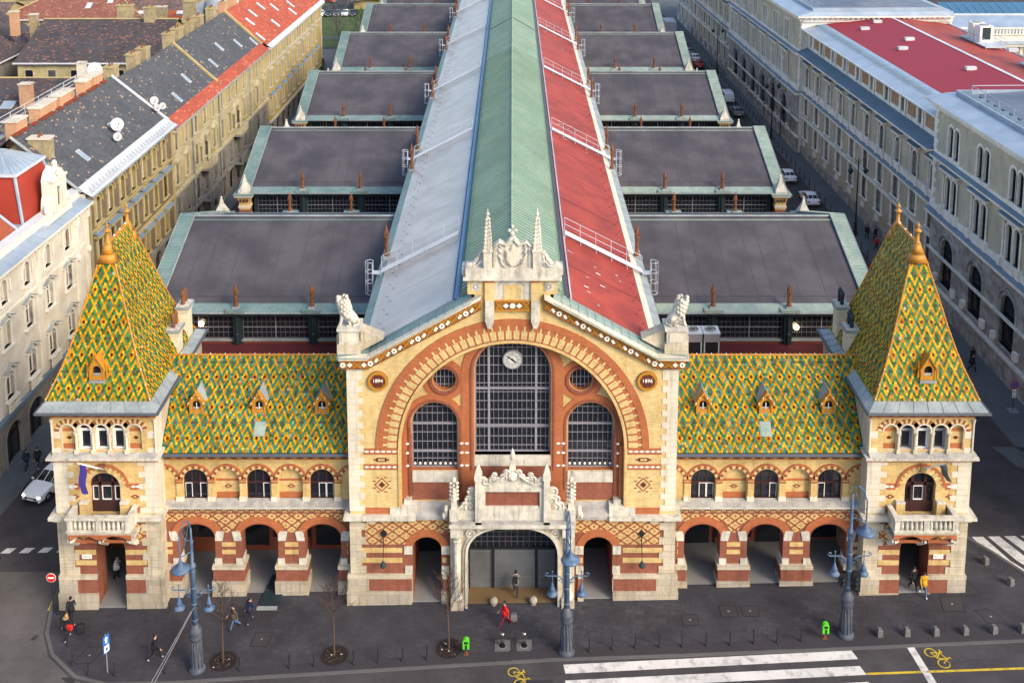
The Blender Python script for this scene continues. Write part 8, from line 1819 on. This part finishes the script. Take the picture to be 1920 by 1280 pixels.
# ================================================================ people
mat('cloth_black', (.012, .012, .016), .85, .1, 5, stain=0); mat('cloth_navy', (.014, .018, .04), .85, .1, 5, stain=0); mat('cloth_red', (.55, .015, .015), .75, .06, 5, stain=0); mat('cloth_wine', (.20, .012, .03), .8, .06, 5, stain=0); mat('cloth_brown', (.08, .06, .05), .85, .1, 5, stain=0); mat('cloth_grey', (.13, .13, .13), .85, .1, 5, stain=0); mat('cloth_yellow', (.50, .26, .02), .8, .06, 5, stain=0); mat('jeans', (.06, .12, .24), .85, .1, 5, stain=0); mat('cloth_white', (.55, .56, .58), .8, .05, 5, stain=0); mat('shoe', (.3, .29, .28), .7, .1, 5, stain=0); mat('hair_dark', (.022, .014, .010), .7, .1, 8, stain=0); mat('fur', (.35, .22, .09), .95, .25, 12, stain=0)
def person(x, y, head, jacket, trousers, lab, hair='hair_dark', shoe='cloth_black', stride=.28, swing=.25, hgt=1.74, bend=0, fur=False, skirt=False, dz=KH, lean=.04):
    k = hgt / 1.74; T = TR(x, y, gz(x, y) + dz, radians(head)) @ Matrix.Scale(k, 4)
    t = thing('person', (x, y, gz(x, y) + dz), lab, 'person', None, radians(head))
    s = stride   # faces -y
    V = [(0, 0, .96), (0, -lean * .3, 1.13), (0, -lean, 1.36), (0, -lean * 1.4, 1.5), (0, -lean * 1.5 - .01, 1.60), (0, -lean * 1.5 - .015, 1.70)]; E = [(0, 1), (1, 2), (2, 3), (3, 4), (4, 5)]; R = [(.16, .115), (.15, .105), (.185, .115), (.06, .06), (.082, .095), (.06, .075)]; K = ['J', 'J', 'J', 'H', 'H', 'H']
    def add(p, par, r, kk): V.append(p); E.append((par, len(V) - 1)); R.append((r, r)); K.append(kk); return len(V) - 1
    fingers = []
    for q in (-1, 1):
        f = q * s
        h = add((q * .1, 0, .9), 0, .1, 'T'); kn = add((q * .1, -f * .45 - .05, .5), h, .07, 'T'); an = add((q * .1, -f + (.12 if f < 0 else 0), .1 + (.06 if f < 0 else 0)), kn, .048, 'T'); add((q * .11, -f - .14 + (.12 if f < 0 else 0), .05), an, .04, 'S')
        g = -q * swing
        sh = add((q * .2, -lean, 1.42), 2, .075, 'J'); el = add((q * .26, -lean - g * .35 + .05, 1.14), sh, .052, 'J'); wr = add((q * .26, -lean - g - .06 - bend * .15, .9 + bend * .25), el, .038, 'J'); hd = add((q * .255, -lean - g * 1.12 - .1 - bend * .1, .83 + bend * .3), wr, .036, 'H'); fingers.append((q, Vector(V[hd])))
    v, f = skin(V, E, R, 1)
    segs = [(Vector(V[a]), Vector(V[b]), K[b]) for a, b in E]
    mt = {'J': jacket, 'T': trousers, 'S': shoe, 'H': 'skin'}
    m = M(T); m.add(v, [], 'skin'); m.smooth = True
    for fc in f:
        c = sum((Vector(v[i]) for i in fc), Vector()) / len(fc); best = None
        for a, b, kk in segs:
            d = b - a; u = max(0, min(1, (c - a).dot(d) / d.length_squared)); e = (c - a - d * u).length
            if best is None or e < best[0]: best = (e, kk)
        kk = best[1]
        if kk == 'T' and c.z > .86: kk = 'J'
        if kk == 'H' and 1.35 < c.z < 1.49: kk = 'J'
        m.f.append(fc); m.m.append(m.mi(mt[kk])); m.c.append(None); m.uv.append(None); m.sm.append(True)
    for q, p in fingers:   # four curled fingers and a thumb
        for i in range(4):
            b = p + Vector((q * .012, -.028 + .018 * i, -.03)); L = (.07, .08, .076, .06)[i]; m.tube([b, b + Vector((-q * .004, -.004, -L * .5)), b + Vector((-q * .022, -.004, -L * .9))], [.0095, .009, .007], 5, 'skin')
        b = p + Vector((-q * .01, -.035, -.005)); m.tube([b, b + Vector((-q * .02, -.025, -.025)), b + Vector((-q * .022, -.03, -.05))], [.011, .01, .008], 5, 'skin')
    hy = -lean * 1.5; m.ball((0, hy - .105, 1.625), (.014, .02, .02), 'skin', 6, 4); m.box(-.022, .022, hy - .1, hy - .09, 1.575, 1.583, 'cloth_wine')
    for q in (-1, 1): m.ball((q * .032, hy - .092, 1.655), (.012, .008, .008), 'black', 6, 4); m.ball((q * .082, hy, 1.635), (.012, .022, .03), 'skin', 6, 4)
    m.build('body', t)
    m = M(T); m.ball((0, hy + .015, 1.685), (.098, .112, .095), hair, 12, 7); m.ball((0, hy + .05, 1.61), (.085, .075, .09), hair, 10, 6); m.build('hair', t, True)
    m = M(T); m.lathe([(.235, .78), (.215, 1.0), (.19, 1.15)], 0, 0, 16, jacket); m.build('jacket_hem', t, True)
    if fur: m = M(T); m.lathe([(.13, 1.47), (.19, 1.52), (.15, 1.58), (.1, 1.55)], 0, .02, 14, 'fur'); m.build('fur_hood', t, True)
    return T
def bag(T, x, y, z, a, b, h, mt, lab, name='bag', wheels=False):
    p = T @ Vector((x, y, z)); t = thing(name, p, lab, 'suitcase' if wheels else 'bag'); m = M(T); m.taper(x, y, z, z + h * .25, a * .92, b * .9, a, b, mt); m.taper(x, y, z + h * .25, z + h * .8, a, b, a, b * .95, mt); m.taper(x, y, z + h * .8, z + h, a, b * .95, a * .75, b * .6, mt); m.build('body', t)
    m = M(T); m.tube([(x - a * .5, y, z + h), (x - a * .45, y, z + h * 1.25), (x + a * .45, y, z + h * 1.25), (x + a * .5, y, z + h)], .018, 5, 'black'); m.build('handle', t)
    if wheels:
        for q in (-1, 1): m = M(T); m.tube([(x + q * a * .8 - .02, y, z), (x + q * a * .8 + .02, y, z)], .05, 8, 'black'); m.build('wheel', t)
person(-28.7, -1.3, 200, 'cloth_black', 'cloth_navy', 'person in a black jacket walking past the left tower plinth', hair='cloth_black')
T = person(-28.35, -2.9, 160, 'cloth_black', 'cloth_black', 'person in black with a fur trimmed hood and pale shoes by the left tower', fur=True, hair='fur', shoe='cloth_white'); bag(T, -.3, .06, .82, .17, .1, .36, 'cloth_red', 'red bag carried by the person with the fur trimmed hood')
T2 = TR(-27.65, -2.4, gz(-27.6, -2.4) + KH + .05, .3); bag(T2, 0, 0, 0, .24, .15, .62, 'cloth_black', 'black wheeled suitcase standing behind the person with the fur hood', 'suitcase', True)
person(-22.15, -4.75, 100, 'cloth_black', 'cloth_black', 'person in a long black coat striding below the cables', stride=.36, shoe='shoe')
person(-17.85, -2.25, -60, 'cloth_brown', 'jeans', 'person in a grey brown coat walking beside the cellar hatch', stride=.3); person(-17.0, -1.65, 150, 'cloth_navy', 'cloth_navy', 'person in dark navy clothes standing on the cellar hatch', shoe='shoe')
T = person(-.45, -2.4, -80, 'cloth_red', 'cloth_wine', 'person in a bright red jacket and wine red trousers before the portal', stride=.36, shoe='cloth_wine'); T3 = TR(.05, -1.95, gz(0, -2) + KH + .04, .2); bag(T3, 0, 0, 0, .22, .2, .46, 'cloth_grey', 'dark rounded bag on wheels behind the person in red', 'wheeled_bag', True)
T = person(.21, .3, 180, 'cloth_grey', 'cloth_navy', 'person in a grey coat walking into the portal with a rucksack', dz=.14, hair='cloth_black'); bag(T, 0, .2, 1.02, .14, .09, .42, 'cloth_black', 'black rucksack on the back of the person entering the portal', 'rucksack')
person(26.45, -.05, 10, 'cloth_black', 'cloth_black', 'person in black leaving the right tower entrance', dz=.19, hair='hair_dark'); person(27.0, -.4, 0, 'cloth_yellow', 'jeans', 'person in a mustard yellow jacket and jeans leaving the right tower', shoe='cloth_white')
person(-27.1, 2.5, 90, 'cloth_white', 'cloth_black', 'person in a pale jacket talking inside the left tower arch', stride=.08, swing=.05, bend=1, dz=.19); person(-26.35, 2.75, -90, 'cloth_black', 'cloth_black', 'person in black talking inside the left tower arch', stride=.08, swing=.05, dz=.19)
person(-39.0, 15.6, 170, 'cloth_navy', 'cloth_navy', 'person in dark blue walking along the cream house', dz=.1); person(-38.2, 15.9, 10, 'cloth_black', 'cloth_black', 'person in a black coat with pale shoes beside the silver white car', shoe='cloth_white', dz=.1, stride=.34)
for i, (x, y, c, lab) in enumerate(((42.2, 59.2, 'cloth_black', 'dark dressed person at the left of the group by the nearest dark lamp'), (43.0, 58.6, 'cloth_navy', 'dark blue dressed person in the middle of the group by the nearest dark lamp'), (43.8, 59.0, 'cloth_black', 'black dressed person at the right of the group by the nearest dark lamp'), (42.2, 55.8, 'cloth_red', 'person in a red top walking in front of the dark group'))): person(x, y, 20 * i, c, 'cloth_navy', lab, dz=.1, stride=.15)
person(41.9, 28.0, 30, 'cloth_navy', 'cloth_black', 'dark dressed person on the pavement left of the no parking sign', dz=.1); person(42.4, 29.2, 190, 'cloth_black', 'cloth_black', 'person in black walking away past the stone gateway', dz=.1)
# ================================================================ end of the view
t = thing('delivery_truck', (35.5, 178, gz(35, 178)), 'pale blue box truck standing at the far end of the right street', 'truck'); T = TR(35.2, 178, gz(35, 178)); m = M(T); m.box(-1.2, 1.2, -3.5, 2.0, .9, 3.6, 'white_steel'); m.build('cargo_box', t); m = M(T); m.prism([(2.1, .5), (2.1, 2.6), (3.2, 2.6), (3.9, 1.6), (4.0, .5)], -1.1, 1.1, 'x', 'white_steel'); m.build('cab', t); m = M(T); m.box(-1, 1, -3.6, 3.6, .5, .9, 'black'); m.build('chassis', t)
for q in (-1, 1):
    for yy in (-2.3, 2.8): m = M(T); m.tube([(q * .85, yy, .45), (q * 1.12, yy, .45)], .45, 16, 'tyre'); m.build('wheel', t)
wproto('far_w', .55, 2.2, 0, 'uni_trim', .2, 'flat'); 
def far_block(x0, x1, y, z, lab, wm, rm):
    F = Matrix.Translation((x0, y, 0)); r = thing('far_house', ((x0 + x1) / 2, y, 0), lab, 'house'); L = x1 - x0; us = [2 + 3.4 * i for i in range(int((L - 2) / 3.4))]
    facade(r, F, 'wall', 0, L, [(-1, 4, None, 0, 0, 0, 0, None), (4, 8.5, us, .55, 5, 7.2, 0, 'far_w'), (8.5, 12.5, us, .55, 9.4, 11.6, 0, 'far_w'), (12.5, z, us, .55, 13.2, 15.4, 0, 'far_w')], wm, lambda m: m.box(0, L, -.6, .02, z - .4, z, 'grey_trim'))
    m = M(F); roof_quad(m, (-.5, -.6, z), (L + .5, -.6, z), (L + .5, 7, z + 5), (-.5, 7, z + 5), rm); m.quad((0, 13, -1), (L, 13, -1), (L, 7, z + 5), (0, 7, z + 5), wm); m.build('roof', r)
far_block(-160, -55, 275, 17, 'pale house row closing the view beyond the park', 'yellow_wall', 'rust_tiles'); far_block(-30, 34, 300, 17, 'grey house row beyond the market hall end', 'base_wall', 'slate_old'); far_block(36, 140, 262, 17, 'stone house row at the end of the right street', 'uni_wall', 'slate_old')
